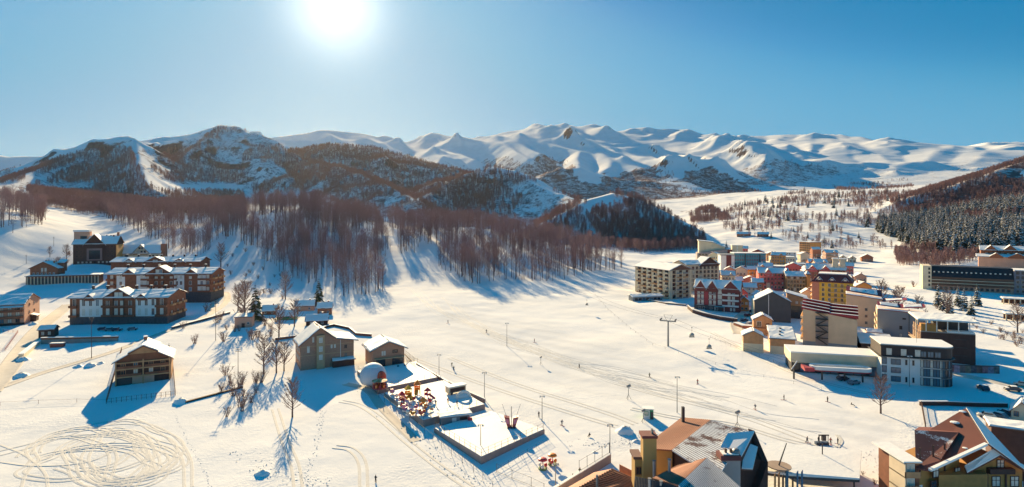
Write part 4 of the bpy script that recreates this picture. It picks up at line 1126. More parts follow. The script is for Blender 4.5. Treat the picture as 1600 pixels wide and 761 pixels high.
    roof_planes(root, [[(-w / 2, 3, h + 2.6), (0, 3, h + 1.8), (0, 8, h + 3), (-w / 2, 8, h + 3.6)], [(0, 3, h + 1.8), (w / 2, 3, h + 2.8), (w / 2, 8, h + 3.6), (0, 8, h + 3)]], REDROOF, .2, cover=.8, name='red_roof')
    for z in (3, 6, 9): balcony(root, w, 13, 'L', -5, 5, z, 1.0, CREAM, CREAM)
    # orange lean-to between
    root, w, h, k = house('orange_hut', 'tiny orange hut with snowy roof wedged before the grey block', 'hut', 1367, 530, -25, 20, 10, 5, 'gx', 1.0, ORANGE, over=.4)
    windows(root, w, 5, 'F', (-1.5, 1.5), [.9], .9, 1.0, WHITE, G_DARK)
    # dark grey gable with ochre wing
    root, w, h, k = house('grey_gable_house', 'tall dark grey gable-fronted house with white verges and pale drainpipe', 'house', 1207, 503, -18, 52, 32, 15, 'gy', 4.6, SLATE, SLATE, over=.5)
    MB().tube((-1.8, -.2, 0), (-1.8, -.2, h + 3.4), .16).add('drainpipe', root, WHITE)
    MB().box(-w / 2 - .2, -w / 2 - .02, 0, 15, -2, h - .2).add('end_wall', root, CREAM)  # sunlit tone of the narrow left side put into the cream colour
    root, w, h, k = house('ochre_house', 'ochre-walled house with big dark window and snowy shed roof', 'house', 1245, 498, -24, 28, 32, 12, 'shed', 2.4, WOODL, SLATE, over=.8)
    MB().box(-w * .3, w * .28, -.15, -.02, 0, h * .62).add('dark_glazing', root, G_DARK)
    windows(root, w, 12, 'F', (0, w * .25), [h * .72], 1.2, 1.4, WOOD, G_PALE)
right_blocks()
def timber_huts():
    for nm, lb, px, py, yaw, wp, hp, d, rf, rise, up in (
        ('timber_garage', 'small gabled timber garage with pale lower wall beside the piste', 1177, 550, -18, 29, 25, 7, 'gy', 1.9, 1),
        ('timber_barn', 'timber barn with long stepped snowy roof beside the lift station', 1223, 554, -20, 35, 24, 13, 'shedy', 2.4, 1),
        ('timber_cabin', 'two-storey timber cabin with white-framed door behind the garage', 1192, 524, -18, 27, 24, 7, 'gy', 2.2, 0)):
        root, w, h, k = house(nm, lb, 'hut', px, py, yaw, wp, hp, d, rf, rise, WOODL, over=.6, snow=.4)
        MB().box(-w / 2 - .07, w / 2 + .07, -.08, d + .05, -2, h * .52).add('lower_wall', root, CREAM if up else WOODL)
        if nm == 'timber_cabin':
            part('door', window_mesh(1.7, 2.3, WHITE, G_DARK, 1), root, (-1.6, -.08, h * .56)); part('window', window_mesh(1.2, 1.3, WOOD, G_DARK, 2), root, (2, -.08, h * .6))
            windows(root, w, d, 'F', (1.6,), [1], 1.1, 1.1, WOOD, G_DARK); balcony(root, w, d, 'F', -w / 2, w / 2, h * .5, 1.0, WOODL, WOOD, solid=False)
        else:
            windows(root, w, d, 'R', span(-d * .4, d * .4, 3), [h * .6], 1.0, 1.1, WOOD, G_DARK)
            if nm == 'timber_barn':
                for i, y in enumerate((3, 6.5, 10)):
                    MB().box(-1.2 + i * .4, -.4 + i * .4, y - .3, y + .3, h + y * .18, h + y * .18 + 1.0).add('roof_vent', root, DMETAL)
            MB().box(-w * .28, w * .28, -.14, -.085, 0, 2.2).add('garage_door', root, CREAM)
timber_huts()
def maroon_hotel():
    a = gp(1120, 486)
    root, w, h, k = house('maroon_guesthouse', 'maroon four-storey guest house with three blue-shaded gables and white balconies', 'guest house', 0, 0, -27, 24, 12.4, 13, 'gx', 4, MAROON, over=.5, pos=a, inm=True, snow=.3)
    d = 13
    for x, gw, rs_ in ((-8.6, 6.2, 4.8), (-2.4, 6.2, 4.8), (7.2, 9.4, 5.0)): front_gable(root, x, gw, h - .8, rs_, 6.5, MAROON, over=.45)
    panel(root, -6.6, -4.6, 3.2, h, REDP, -.1, 'red_panel')
    MB().box(-w / 2 - .06, w * .12, -.12, d + .02, -3, 2.9).add('plinth', root, SLATE)
    for z in (3.6, 6.6, 9.6):
        windows(root, w, d, 'F', (-9.6, -7.6, -3.4, -1.2), [z], 1.1, 1.9, WHITE, G_PALE)
        windows(root, w, d, 'F', (1.6,), [z], 1.8, 2.4, WHITE, G_PALE, 1); windows(root, w, d, 'F', (6.4, 8.6), [z - .3], 1.2, 2.0, WHITE, G_PALE)
        balcony(root, w, d, 'F', 3.0, 11.4, z - .6, 1.4, WHITE, WHITE, hgt=.8)
        for x in (-8.6, -2.4): balcony(root, w, d, 'F', x - 1.9, x + 1.9, z - .4, 1.0, MAROON, WHITE, solid=False)
    windows(root, w, d, 'F', (-9, -7, -3, 0), [.6], 1.0, 1.4, WHITE, G_PALE); windows(root, w, d, 'F', (7.4, 9), [.6], .8, 1.4, WHITE, G_PALE)
    windows(root, w, d, 'R', span(-5, 5, 4), [3, 6, 9], 1.0, 1.4, WHITE, G_DARK)
    MB().box(-.8, 4.4, -3.4, -.2, 2.7, 2.95).add('entrance_canopy', root, TEAL)
    for x in (-.6, 4.2): MB().box(x - .12, x + .12, -3.3, -3.06, -1, 2.69).add('canopy_post', root, WHITE)
    # curved retaining wall in front
    pts = [gp(1074, 482), gp(1082, 489), gp(1098, 494), gp(1125, 500), gp(1152, 504)]
    root = thing('curved_wall', 'low curved dark brick wall in front of the maroon guest house', 'wall', pts[0])
    b, s = MB(), MB()
    for p, q in zip(pts[:-1], pts[1:]):
        a, c = p - pts[0], q - pts[0]; nrm = Vector((c - a)).normalized().cross(Vector((0, 0, 1))) * .4
        b.prism([a + Vector((0, 0, -2)), c + Vector((0, 0, -2)), c + Vector((0, 0, 1.8)), a + Vector((0, 0, 1.8))], -nrm)
        s.prism([a + Vector((0, 0, 1.81)), c + Vector((0, 0, 1.81)), c + Vector((0, 0, 2.05)), a + Vector((0, 0, 2.05))], -nrm * 1.2)
    b.add('wall', root, mat('dark_brick', (.10, .055, .05), .9, .2, 1)); s.add('snow_cover', root, RSNOW)
maroon_hotel()
def apartment_slab():
    a = gp(1047, 468)
    yaw = 24; w, d, h = 17.0, 36.0, 18.0
    M_ = Matrix.Rotation(R(yaw), 4, 'Z')
    root, w, h, k = house('balcony_apartments', 'seven-storey cream apartment block with rows of balconies and brown gable', 'apartment block', 0, 0, yaw, w, h, d, 'gy', 3.2, CREAM, BRNROOF, pos=Vector(a) + M_ @ Vector((w / 2, 0, 0)), inm=True, over=.8, snow=.3)
    part('gable_board', MB().prism([(-w / 2 + .3, -.08, h), (w / 2 - .3, -.08, h), (0, -.08, h + 3)], (0, .07, 0)).mesh('gable_board', [BRNROOF]), root)
    for r in range(7):
        z = .4 + r * 2.55
        for i in range(6):
            t = -15 + i * 5.6
            balcony(root, w, d, 'L', t, t + 3.6, z, 1.3, CREAM if (i + r) % 3 else WOODL, CREAM, hgt=.9)
            windows(root, w, d, 'L', (t + 1.0, t + 2.6), [z + .15], 1.2, 1.9, WOOD, G_DARK, 0)
        windows(root, w, d, 'F', (-5.2, 0, 5.2), [z + .2], 2.6, 1.8, WOOD, G_DARK, 2)
        for x in (-2.6, 2.6): balcony(root, w, d, 'F', x - 2.4, x + 2.4, z, 1.2, WOODL if r % 2 else METAL, CREAM, hgt=.85)
    for x in (-w / 2 + .3, -5.0, 0.0, 5.0, w / 2 - .3): MB().box(x - .22, x + .22, -1.5, -1.25, -1, h - .2).add('pier', root, CREAM)
    # rear wing
    p = gd(1098, 385)
    root, w, h, k = house('apartment_wing', 'rear apartment wing with dark brown gable and blue-shaded roof behind the cream block', 'apartment block', 0, 0, 20, 27, 17.5, 14, 'gx', 2.2, CREAM, BRNROOF, pos=p, inm=True, over=.6)
    front_gable(root, 5, 15, h - .4, 5, 9, DARKW, over=.9)
    for r in range(6):
        z = .6 + r * 2.75
        windows(root, w, 14, 'F', span(-12.5, 12.5, 8), [z], 1.5, 1.7, WOOD, G_DARK, 1)
        for t in span(-12.5, 12.5, 4): balcony(root, w, 14, 'F', t - 2, t + 2, z - .2, 1.1, METAL, CREAM, solid=False)
    root, w, h, k = house('low_pavilion', 'low white-roofed pavilion at the foot of the balcony apartments', 'pavilion', 1012, 470, 14, 50, 7, 6, 'gx', .8, GREYC, WHITE, over=.8, snow=.3)
    windows(root, w, 6, 'F', span(-w * .45, w * .45, 7), [.5], 1.8, 1.5, METAL, G_DARK, 0)
    # brown-roofed halls behind
    p = gd(1078, 450)
    root, w, h, k = house('long_hall', 'long hall with brown and white roof and a row of small windows', 'hall', 0, 0, 6, 30, 9.5, 12, 'gx', 2.0, CREAM, BRNROOF, pos=p, inm=True, over=1.0, snow=.2)
    windows(root, w, 12, 'F', span(-14, 14, 13), [6.6], 1.2, 1.6, WHITE, G_DARK, 0)
apartment_slab()
def big_hotels():
    p = gd(1118, 560)
    root = thing('terraced_hotel', 'big grey terraced hotel with sloping snowy roof line', 'hotel', p, R(-14))
    w, d = 36, 22
    MB().prism([(-17, 0, -4), (15, 0, -4), (15, 0, 14), (10, 0, 16.5), (-17, 0, 12)], (0, d, 0)).add('wall', root, mat('mauve_grey_render', (.30, .25, .25), .85, .1, .4))
    MB().prism([(-15, 5, 12), (8, 5, 15.5), (10, 5, 17.5), (-2, 5, 22.5), (-15, 5, 24)], (0, 15, 0)).add('upper_block', root, CREAM)
    roof_planes(root, [[(-16, 4, 24.4), (-2, 4, 23), (-2, 21, 23), (-16, 21, 24.4)], [(-2, 4, 23), (11, 4, 17.9), (11, 21, 17.9), (-2, 21, 23)]], METAL, .4)
    for r in range(4):
        z = 1 + r * 3
        for i in range(9): part('window', window_mesh(1.9, 1.6, CREAM, G_DARK, 0), root, (-14.5 + i * 2.9, 0, z))
        MB().box(-17, 11, -1.0, -.02, z - .5, z - .3).add('balcony_slab', root, CREAM)
    MB().box(11, 15.2, -.3, 8, -3, 15.8).add('stair_tower', root, MAROON)
    t = MB().box(15.3, 25, 1, 10, -4, 20).add('tower', root, CREAM)
    MB().box(15, 25.3, .7, 10.3, 20.004, 20.5).add('snow_cover', t, RSNOW); MB().box(19.5, 20.6, .6, .98, 6, 20).add('glazed_strip', t, G_PALE)
    p = gd(1172, 478)
    root = thing('teal_hotel', 'teal-clad hotel with grid of windows and white end with red stripe', 'hotel', p, R(-8))
    w, d, h = 25, 14, 16
    MB().box(-w / 2, w / 2, 0, d, -4, h).add('wall', root, TEAL)
    roof_planes(root, [[(-w / 2 - .5, -.5, h + .3), (w / 2 + .5, -.5, h + .3), (w / 2 + .5, d + .5, h + .3), (-w / 2 - .5, d + .5, h + .3)]], METAL, .35)
    for r in range(5):
        for i in range(13): part('window', window_mesh(1.3, 1.9, TEAL, G_BLUE, 0), root, (-w / 2 + 1 + i * 1.92, 0, .9 + r * 3))
    for x in (-w / 2 + 8.6, w / 2 - 4.9): MB().box(x - .3, x + .3, -.7, -.02, -3, h + .2).add('fin', root, SLATE)
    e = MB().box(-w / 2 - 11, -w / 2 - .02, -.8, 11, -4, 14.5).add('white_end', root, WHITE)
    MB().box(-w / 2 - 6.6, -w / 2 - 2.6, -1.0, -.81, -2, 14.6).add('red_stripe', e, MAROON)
    MB().box(-w / 2 - 11.5, -w / 2 + .4, -1.2, 11.4, 14.61, 15.4).add('roof', root, GREYC)
    p = gd(1249, 720)
    root = thing('orange_hotel', 'orange five-storey hotel standing alone in the snowy valley', 'hotel', p, R(-45 - 27))
    w, d, h = 17, 17, 14
    MB().box(0, w, 0, d, -4, h).add('wall', root, ORANGE)
    roof_planes(root, [[(-.6, -.6, h + .3), (w + .6, -.6, h + .3), (w + .6, d + .6, h + .3), (-.6, d + .6, h + .3)]], METAL, .5)
    for r in range(5):
        for i in range(6):
            part('window', window_mesh(1.5, 1.5, CREAM, G_DARK, 0), root, (1.6 + i * 2.75, 0, .8 + r * 2.7)); part('window', window_mesh(1.5, 1.5, WOODL, G_DARK, 0), root, (0, 1.6 + i * 2.75, .8 + r * 2.7), -math.pi / 2)
        for s in (0, 1):
            b = MB().box(0, w, -.9, -.02, -.1, .08); part('balcony_slab', b.mesh('balcony_slab', [CREAM]), root, (0, d if s else 0, .5 + r * 2.7), -math.pi / 2 if s else 0)
big_hotels()
def coloured_town():
    # rose building
    root, w, h, k = house('rose_hotel', 'rose-red hotel with white-topped mansard roof in the village centre', 'hotel', 1209, 454, -16, 44, 27, 13, 'gx', 3.0, ROSE, MAROON, over=.6)
    for z in span(.2, h - .6, 4): windows(root, w, 13, 'F', span(-w * .46, w * .46, 8), [z], 1.1, 1.6, WHITE if z < 4 else ROSE, G_DARK, 0)
    front_gable(root, -w * .18, 4.6, h - .3, 3, 5, ROSE); front_gable(root, w * .42, 4.4, h - .3, 3.4, 5, ROSE)
    panel(root, -w * .24, -w * .12, 0, h * .45, CREAM, -.1)
    for z in (h * .3, h * .58): balcony(root, w, 13, 'F', w * .02, w * .4, z, 1.1, ROSE, CREAM)
    root, w, h, k = house('amber_hotel', 'amber-brown hotel with arched loggias next to the rose hotel', 'hotel', 1247, 458, -16, 34, 26, 13, 'gx', 2.6, mat('amber_render', (.38, .20, .09), .85, .12, .4), MAROON, over=.6)
    for z in span(.2, h - .5, 4):
        windows(root, w, 13, 'F', span(-w * .45, w * .3, 6), [z], 1.2, 1.7, CREAM, G_DARK, 0); balcony(root, w, 13, 'F', -w * .46, w * .3, z - .2, 1.0, WOODL, CREAM, solid=False)
    MB().box(w * .34, w * .5, -1.2, 5, -2, h + 1.2).add('corner_tower', root, ORANGE)
    roof_planes(root, [[(w * .3, -1.7, h + 1.5), (w * .54, -1.7, h + 1.5), (w * .42, 2, h + 4.2)], [(w * .54, -1.7, h + 1.5), (w * .54, 5.5, h + 1.5), (w * .42, 2, h + 4.2)], [(w * .3, 5.5, h + 1.5), (w * .3, -1.7, h + 1.5), (w * .42, 2, h + 4.2)]], MAROON, .12, cover=.8, name='tower_roof')
    # yellow and pink hotel
    a = gp(1300, 480)
    root = thing('yellow_hotel', 'bright yellow and pink hotel with ornate dark red dormered roof', 'hotel', a, R(-32))
    w, d, h = 20, 16, 14
    MB().box(-w / 2, w / 2, 0, d, -3, h).add('wall', root, YELLOW)
    MB().box(-w / 2 - .12, -w / 2 + 3.6, -.1, d, -3, h).add('pink_bay', root, mat('salmon_render', (.62, .24, .15), .85, .1, .4))
    o, t = .6, 3.0
    pl = [[(-w / 2 - o, -o, h + .2), (w / 2 + o, -o, h + .2), (w / 2 - t, t, h + 4.4), (-w / 2 + t, t, h + 4.4)], [(w / 2 + o, -o, h + .2), (w / 2 + o, d + o, h + .2), (w / 2 - t, d - t, h + 4.4), (w / 2 - t, t, h + 4.4)],
          [(-w / 2 - o, d + o, h + .2), (-w / 2 - o, -o, h + .2), (-w / 2 + t, t, h + 4.4), (-w / 2 + t, d - t, h + 4.4)], [(w / 2 + o, d + o, h + .2), (-w / 2 - o, d + o, h + .2), (-w / 2 + t, d - t, h + 4.4), (w / 2 - t, d - t, h + 4.4)]]
    roof_planes(root, pl, MAROON, 0); MB().box(-w / 2 + t, w / 2 - t, t, d - t, h + 4.2, h + 4.9).add('snow_cover', root, RSNOW)
    for x in (-6.5, 0, 6.5):
        front_gable(root, x, 3.2, h + .9, 1.8, 3, MAROON, MAROON, y0=.2, over=.3); part('window', window_mesh(1.2, 1.3, WHITE, G_PALE, 1), root, (x, .2, h + .6))
    for r in range(5):
        z = .4 + r * 2.75
        balcony(root, w, d, 'L', -7.4, 7.4, z, 1.3, YELLOW, CREAM, solid=False); windows(root, w, d, 'L', span(-7, 7, 5), [z + .1], 1.2, 2.0, CREAM, G_DARK, 0)
        windows(root, w, d, 'F', span(-w / 2 + 4, w / 2 - .4, 5), [z + .2], 1.2, 1.7, CREAM, G_DARK, 1); balcony(root, w, d, 'F', -1.5, w / 2 - .3, z - .1, 1.0, ORANGE, CREAM, solid=False)
    # red turreted hotel behind it
    p = gd(1290, 400)
    root, w, h, k = house('turret_hotel', 'reddish hotel with snowy gables and two square turrets behind the yellow one', 'hotel', 0, 0, -26, 24, 13, 13, 'gx', 3.5, mat('brick_red_render', (.33, .12, .08), .85, .15, .5), MAROON, pos=p, inm=True, over=.6, snow=.25)
    for x in (-8, 0): front_gable(root, x, 6, h - .5, 3, 6, ROSE, MAROON)
    for z in span(.4, h - .6, 4): windows(root, w, 13, 'F', span(-11, 11, 7), [z], 1.2, 1.6, CREAM, G_DARK, 0)
    for x in (6, 10.5):
        t = MB().box(x - 1.6, x + 1.6, 2, 5.2, 6, h + 7.5).add('turret', root, CREAM); MB().box(x - 2, x + 2, 1.6, 5.6, h + 7.51, h + 8.1).add('turret_roof', t, RSNOW)
    # smaller houses of the centre
    SM = [('ochre_guesthouse', 'small ochre guest house behind the maroon one, snowy roof', 1168, 462, 26, 13, 8, CREAM, 'gx', 2.2, -18), ('tan_house', 'tan house with snowy roof on the lane left of the rose hotel', 1172, 447, 24, 9, 8, PINKR, 'gy', 2.4, -18),
          ('brown_house', 'brown-roofed house below the teal hotel', 1150, 447, 20, 9, 8, BRICK, 'gx', 2.0, -12), ('orange_cottage', 'orange cottage with blue-shaded roof beside the maroon guest house', 1163, 486, 13, 16, 7, ORANGE, 'gy', 2.0, -18),
          ('rust_house', 'rust-coloured house squeezed beside the rose hotel', 1184, 456, 16, 15, 8, BRICK, 'gx', 2.0, -18)]
    for nm, lb, px, py, wp, hp, d, m, rf, rise, yaw in SM:
        root, w, h, k = house(nm, lb, 'house', px, py, yaw, wp, hp, d, rf, rise, m, over=.7, snow=.35)
        n = max(2, int(w / 2.4))
        for z in ([.8] if h < 4.5 else [.8, 3.6]): windows(root, w, d, 'F', span(-w * .45, w * .45, n), [z], 1.0, 1.2, WHITE, G_DARK, 1)
        windows(root, w, d, 'L', span(-d * .4, d * .4, 2), [.8], 1.0, 1.2, WHITE, G_DARK, 1); chimney(root, w * .2, d * .5, h + rise - .4, .7, 1.3)
    # flat-roofed mid-village blocks between rose and teal hotels
    FB = [('flat_block', 'flat snowy-roofed block behind the rose hotel', 1222, 430, 34, 13, 14, MAROON, -14), ('pale_block', 'pale flat-roofed block right of the teal hotel', 1224, 412, 36, 10, 12, CREAM, -14), ('grey_hall', 'grey hall with white roof behind the rose hotel', 1248, 425, 26, 12, 14, GREYC, -14),
          ('small_white_block', 'small white block above the village roofs', 1232, 402, 22, 7, 10, WHITE, -14)]
    for nm, lb, px, py, wp, hp, d, m, yaw in FB:
        root, w, h, k = house(nm, lb, 'building', px, py, yaw, wp, hp, d, 'flat', 0, m, METAL, over=.4, snow=.35)
        for z in ([.6] if h < 5 else [.6, 3.4]): windows(root, w, d, 'F', span(-w * .46, w * .46, max(4, int(w / 2.4))), [z], 1.2, 1.3, WHITE, G_DARK, 0)
    # little row of gabled houses in the valley
    for i, (px, wd) in enumerate(((1290, 'first'), (1303, 'second'), (1317, 'third'), (1332, 'fourth'))):
        p = gd(px, 640 - i * 6)
        root, w, h, k = house('row_house', '%s of four little gabled houses in a row, counted from the orange hotel' % wd, 'house', 0, 0, -25, 7, 4.5, 8, 'gy', 2.6, CREAM, BRNROOF, group='row of little gabled houses', pos=p, inm=True, over=.6)
        windows(root, w, 8, 'F', (-1.6, 1.6), [1.0], 1.1, 1.4, WOOD, G_DARK); windows(root, w, 8, 'F', (0,), [4.4], 1.0, 1.1, WOOD, G_DARK)
    for nm, lb, px, d_, wd, h_, m in (('valley_house', 'larger brown gabled house standing alone right of the row houses', 1355, 630, 11, 5, BRICK), ('slope_house', 'dark purple-walled house on the slope left of the orange hotel', 1184, 640, 13, 9, MAROON), ('far_chalet', 'tiny long chalet far up the snowy valley', 1162, 900, 20, 4, BRICK), ('far_barn', 'tiny barn far up the valley beside scattered trees', 1192, 880, 16, 4, WOOD)):
        root, w, h, k = house(nm, lb, 'house', 0, 0, -24, wd, h_, 10, 'gy' if wd < 14 else 'gx', 3, m, pos=gd(px, d_), inm=True, over=.7)
        windows(root, w, 10, 'F', span(-w * .4, w * .4, 3), [1.2], 1.2, 1.4, WHITE, G_DARK)
coloured_town()
def black_hotel():
    a = gp(1522, 455)
    d0 = min(max(a.y, 380), 440); a = gd(1518, d0)
    k = d0 / F
    root = thing('black_hotel', 'long black hotel with a dotted row of roof lights and brown glass bands', 'hotel', a, R(-30))
    w, d, h = 102 * k, 16, 37 * k
    MB().box(-w / 2, w / 2, 0, d, -5, h * .36).add('wall', root, PINKR)
    MB().box(-w / 2, w / 2, -.6, d, h * .19, h * .58).add('glass_bands', root, mat('brown_glass', (.085, .035, .022), .3, .2, .4))
    MB().prism([(-w / 2, -.9, h * .56), (-w / 2, d, h * .56), (-w / 2, d, h), (-w / 2, 3.4, h)], (w, 0, 0)).add('mansard_roof', root, BLACKC)
    for z in (h * .3, h * .43): MB().box(-w / 2, w / 2, -1.5, -.61, z - .12, z + .25).add('balcony_slab', root, CREAM)
    for t in span(-w * .49, w * .49, 17):
        y = -.9 + (4.3) * .42
        part('roof_light', MB().box(-.45, .45, -.4, .3, -.3, .5).mesh('roof_light', [G_PALE]), root, (t, y, h * .76))
    for t in span(-w * .47, w * .47, 15): part('window', window_mesh(1.5, 1.7, BRICK, G_DARK, 0), root, (t, 0, .6))
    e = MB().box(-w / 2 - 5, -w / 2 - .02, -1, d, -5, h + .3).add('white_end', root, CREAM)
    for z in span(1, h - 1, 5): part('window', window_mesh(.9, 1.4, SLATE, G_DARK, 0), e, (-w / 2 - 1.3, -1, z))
    g = MB().box(w / 2 + .02, w / 2 + 20, -.4, d, -5, h - 1).add('grey_wing', root, mat('lilac_render', (.26, .21, .23), .85, .1, .4))
    for r in range(5):
        for i in range(7): part('window', window_mesh(1.4, 1.7, CREAM if r < 3 else SLATE, G_DARK, 0), g, (w / 2 + 1.8 + i * 2.7, -.4, .6 + r * 3))
    MB().box(w / 2, w / 2 + 20.4, -.8, d + .4, h - .99, h - .5).add('snow_cover', root, RSNOW)
    p = gd(1582, 500)
    root, w, h, k = house('slope_chalet_hotel', 'brown chalet hotel with many snowy gables behind the black hotel', 'hotel', 0, 0, -36, 52, 14, 16, 'gx', 3.2, WOOD, pos=p + Vector((6, 0, 4)), inm=True, over=1.2, back=12)
    for x, gw, r_ in ((-19, 9, 4.5), (-6, 10, 5), (9, 9, 4.4)): front_gable(root, x, gw, h - .4, r_, 8, WOOD, over=.9)
    for z in (3, 6.4, 9.8): windows(root, w, 16, 'F', span(-24, 24, 13), [z], 1.3, 1.7, WHITE, G_DARK)
    roof_planes(root, [[(-30, -9, 8.4), (20, -9, 8.4), (20, -1.2, 10.4), (-30, -1.2, 10.4)]], BRNROOF, .4, name='lower_roof')
    for x, gw in ((-16, 9), (-2, 12)): front_gable(root, x, gw, 8.6, 3.2, 7, WOOD, y0=-9.2, over=.8)
    MB().box(-28, 18, -8, -1, -10, 8.2).add('lower_storey', root, PINKR)
    p = gd(1600, 385)
    root, w, h, k = house('cream_villa', 'cream balconied villa with big snowy roof at the right edge', 'villa', 0, 0, -38, 17, 11, 12, 'gx', 3.0, CREAM, pos=p, inm=True, over=1.2, back=4)
    for z in (1, 4.3, 7.6):
        windows(root, w, 12, 'F', span(-7, 7, 4), [z], 1.3, 1.7, WOOD, G_DARK); balcony(root, w, 12, 'F', 1, 8, z - .3, 1.3, CREAM, CREAM)
    for nm, lb, px, py, wp in (('carport', 'low white carport with dark open bays at the right edge', 1590, 476, 34), ('parking_shed', 'lower open parking shed with square posts at the right edge', 1600, 502, 44)):
        a = gp(px, py); root = thing(nm, lb, 'carport', a, R(-30)); w = wp * a.y / F
        MB().box(-w / 2, w / 2, 5, 5.3, -2, 3).add('back_wall', root, DARKW)
        for x in span(-w / 2 - 1.2, w / 2 + 1.2, 6): MB().box(x - .25, x + .25, -.2, .3, -2, 3).add('post', root, CREAM)
        roof_planes(root, [[(-w / 2 - .6, -.8, 3.25), (w / 2 + .6, -.8, 3.25), (w / 2 + .6, 6, 3.5), (-w / 2 - .6, 6, 3.5)]], CREAM, .4)
black_hotel()

def infill():
    """the many small houses packed between the hotels"""
    rnd = random.Random(21)
    spots = [(1147, 460, 15, 'left of the maroon guest house roofs'), (1158, 436, 16, 'below the teal hotel'), (1176, 434, 15, 'between the teal and rose hotels'), (1140, 434, 16, 'below the white end of the teal hotel'), (1126, 438, 16, 'behind the rear apartment wing'), (1262, 432, 18, 'behind the amber hotel'), (1272, 420, 15, 'left of the turret hotel'), (1258, 412, 14, 'above the pale flat block'),
             (1335, 462, 20, 'right of the yellow hotel'), (1345, 446, 16, 'beyond the yellow hotel in the snow'), (1325, 428, 15, 'right of the turret hotel'), (1205, 408, 14, 'above the flat snowy roofs'), (1276, 404, 12, 'below the orange hotel'), (1262, 470, 16, 'below the amber hotel'), (1222, 476, 17, 'behind the dark grey gable'), (1190, 474, 15, 'left of the dark grey gable'), (1155, 472, 13, 'on the lane above the orange cottage'), (1172, 418, 13, 'beside the teal hotel end')]
    tall = [(1196, 440, 20, 'between the rose hotel and the teal one'), (1138, 452, 20, 'right of the rear apartment wing'), (1240, 440, 22, 'over the amber hotel roof'), (1268, 446, 20, 'against the yellow hotel'), (1310, 440, 22, 'behind the dormered yellow roof'), (1216, 420, 20, 'over the rose hotel roof'), (1184, 424, 18, 'at the teal hotel corner'), (1160, 478, 16, 'just right of the maroon guest house'), (1236, 488, 20, 'behind the ochre-walled house'), (1284, 434, 18, 'before the turret hotel'), (1350, 470, 22, 'behind the red roofs'), (1116, 420, 18, 'under the big terraced hotel'), (1160, 408, 16, 'behind the teal hotel roof'), (1300, 416, 18, 'beyond the turret hotel')]
    tm = [('orange', ORANGE), ('cream', CREAM), ('rose', ROSE), ('pink', PINKR), ('beige', BEIGE)]
    for i, (px, py, wp, wh) in enumerate(tall):
        cn, m = tm[i % 5]
        root, w, h, k = house('town_house', 'tall %s town house with balconies %s' % (cn, wh), 'house', px, py, -18 + rnd.uniform(-10, 10), wp, 19 + rnd.uniform(0, 6), 9, ('gx', 'gy')[(i // 2) % 2], 2.4, m, MAROON if i % 2 else BRNROOF, over=.6, snow=.3, group='tall town houses')
        fl = max(2, int(h / 2.9))
        for r in range(fl):
            z = .6 + r * (h - .6) / fl; n = max(2, int(w / 2.0))
            windows(root, w, 9, 'F', span(-w * .46, w * .46, n), [z], .95, 1.5, WHITE if i % 2 else m, G_DARK); windows(root, w, 9, 'L', (-2.6, 0, 2.6), [z], .95, 1.5, WHITE, G_DARK)
            if r: balcony(root, w, 9, 'F', -w * .42, w * (.05 if i % 2 else .42), z - .25, 1.1, WOODL if i % 3 else WHITE, CREAM, solid=bool(i % 2), hgt=.9)
        front_gable(root, w * (.2 if i % 2 else -.2), w * .34, h - .3, 1.8, 3.5, m) if (i // 2) % 2 == 0 else None
        chimney(root, -w * .25, 4.5, h + 1.6, .7, 1.5)
    ms = [('rust', BRICK), ('cream', CREAM), ('orange', ORANGE), ('pink', PINKR), ('rose', ROSE), ('tan', WOODL)]
    for i, (px, py, wp, wh) in enumerate(spots):
        cn, m = ms[i % 6]
        root, w, h, k = house('village_house', 'small %s village house with snowy roof %s' % (cn, wh), 'house', px, py, -18 + rnd.uniform(-14, 14), wp, 10 + rnd.uniform(0, 5), 8, ('gx', 'gy')[i % 2], 2.2, m, MAROON if i % 3 else BRNROOF, over=.6, snow=.3, group='small village houses')
        n = max(2, int(w / 2.2))
        for z in ([.7] if h < 4.6 else [.7, 3.4]): windows(root, w, 8, 'F', span(-w * .45, w * .45, n), [z], 1.0, 1.3, WHITE, G_DARK); windows(root, w, 8, 'L', (-2, 2), [z], 1.0, 1.3, WHITE, G_DARK)
        if h > 4.6: balcony(root, w, 8, 'F', -w * .4, w * .4, 3.1, 1.0, WOODL, WOOD, solid=False)
        chimney(root, w * .22, 4.5, h + 1.4, .6, 1.4)
infill()
# ---------------------------------------------------------------- terraces of the fun park
def PZ(px, py, z):
    """world point seen at a photo pixel that lies at height z"""
    d = (CAMH - z) * F / (py - HY)
    return Vector(((px - CX) / F * d, d, z))
def wall_run(name, label, pts, h, th, m, snow=True, cat='wall', low=1.5):
    root = thing(name, label, cat, pts[0])
    b, s = MB(), MB()
    for p, q in zip(pts[:-1], pts[1:]):
        a, c = p - pts[0], q - pts[0]; n = (c - a).cross(Vector((0, 0, 1))).normalized() * th
        b.prism([a + Vector((0, 0, -low)), c + Vector((0, 0, -low)), c + Vector((0, 0, h)), a + Vector((0, 0, h))], -n)
        if snow: s.prism([a + n * .1 + Vector((0, 0, h + .01)), c + n * .1 + Vector((0, 0, h + .01)), c + n * .1 + Vector((0, 0, h + .2)), a + n * .1 + Vector((0, 0, h + .2))], -n * 1.2)
    b.add('wall', root, m)
    if snow: s.add('snow_cover', root, RSNOW)
    return root
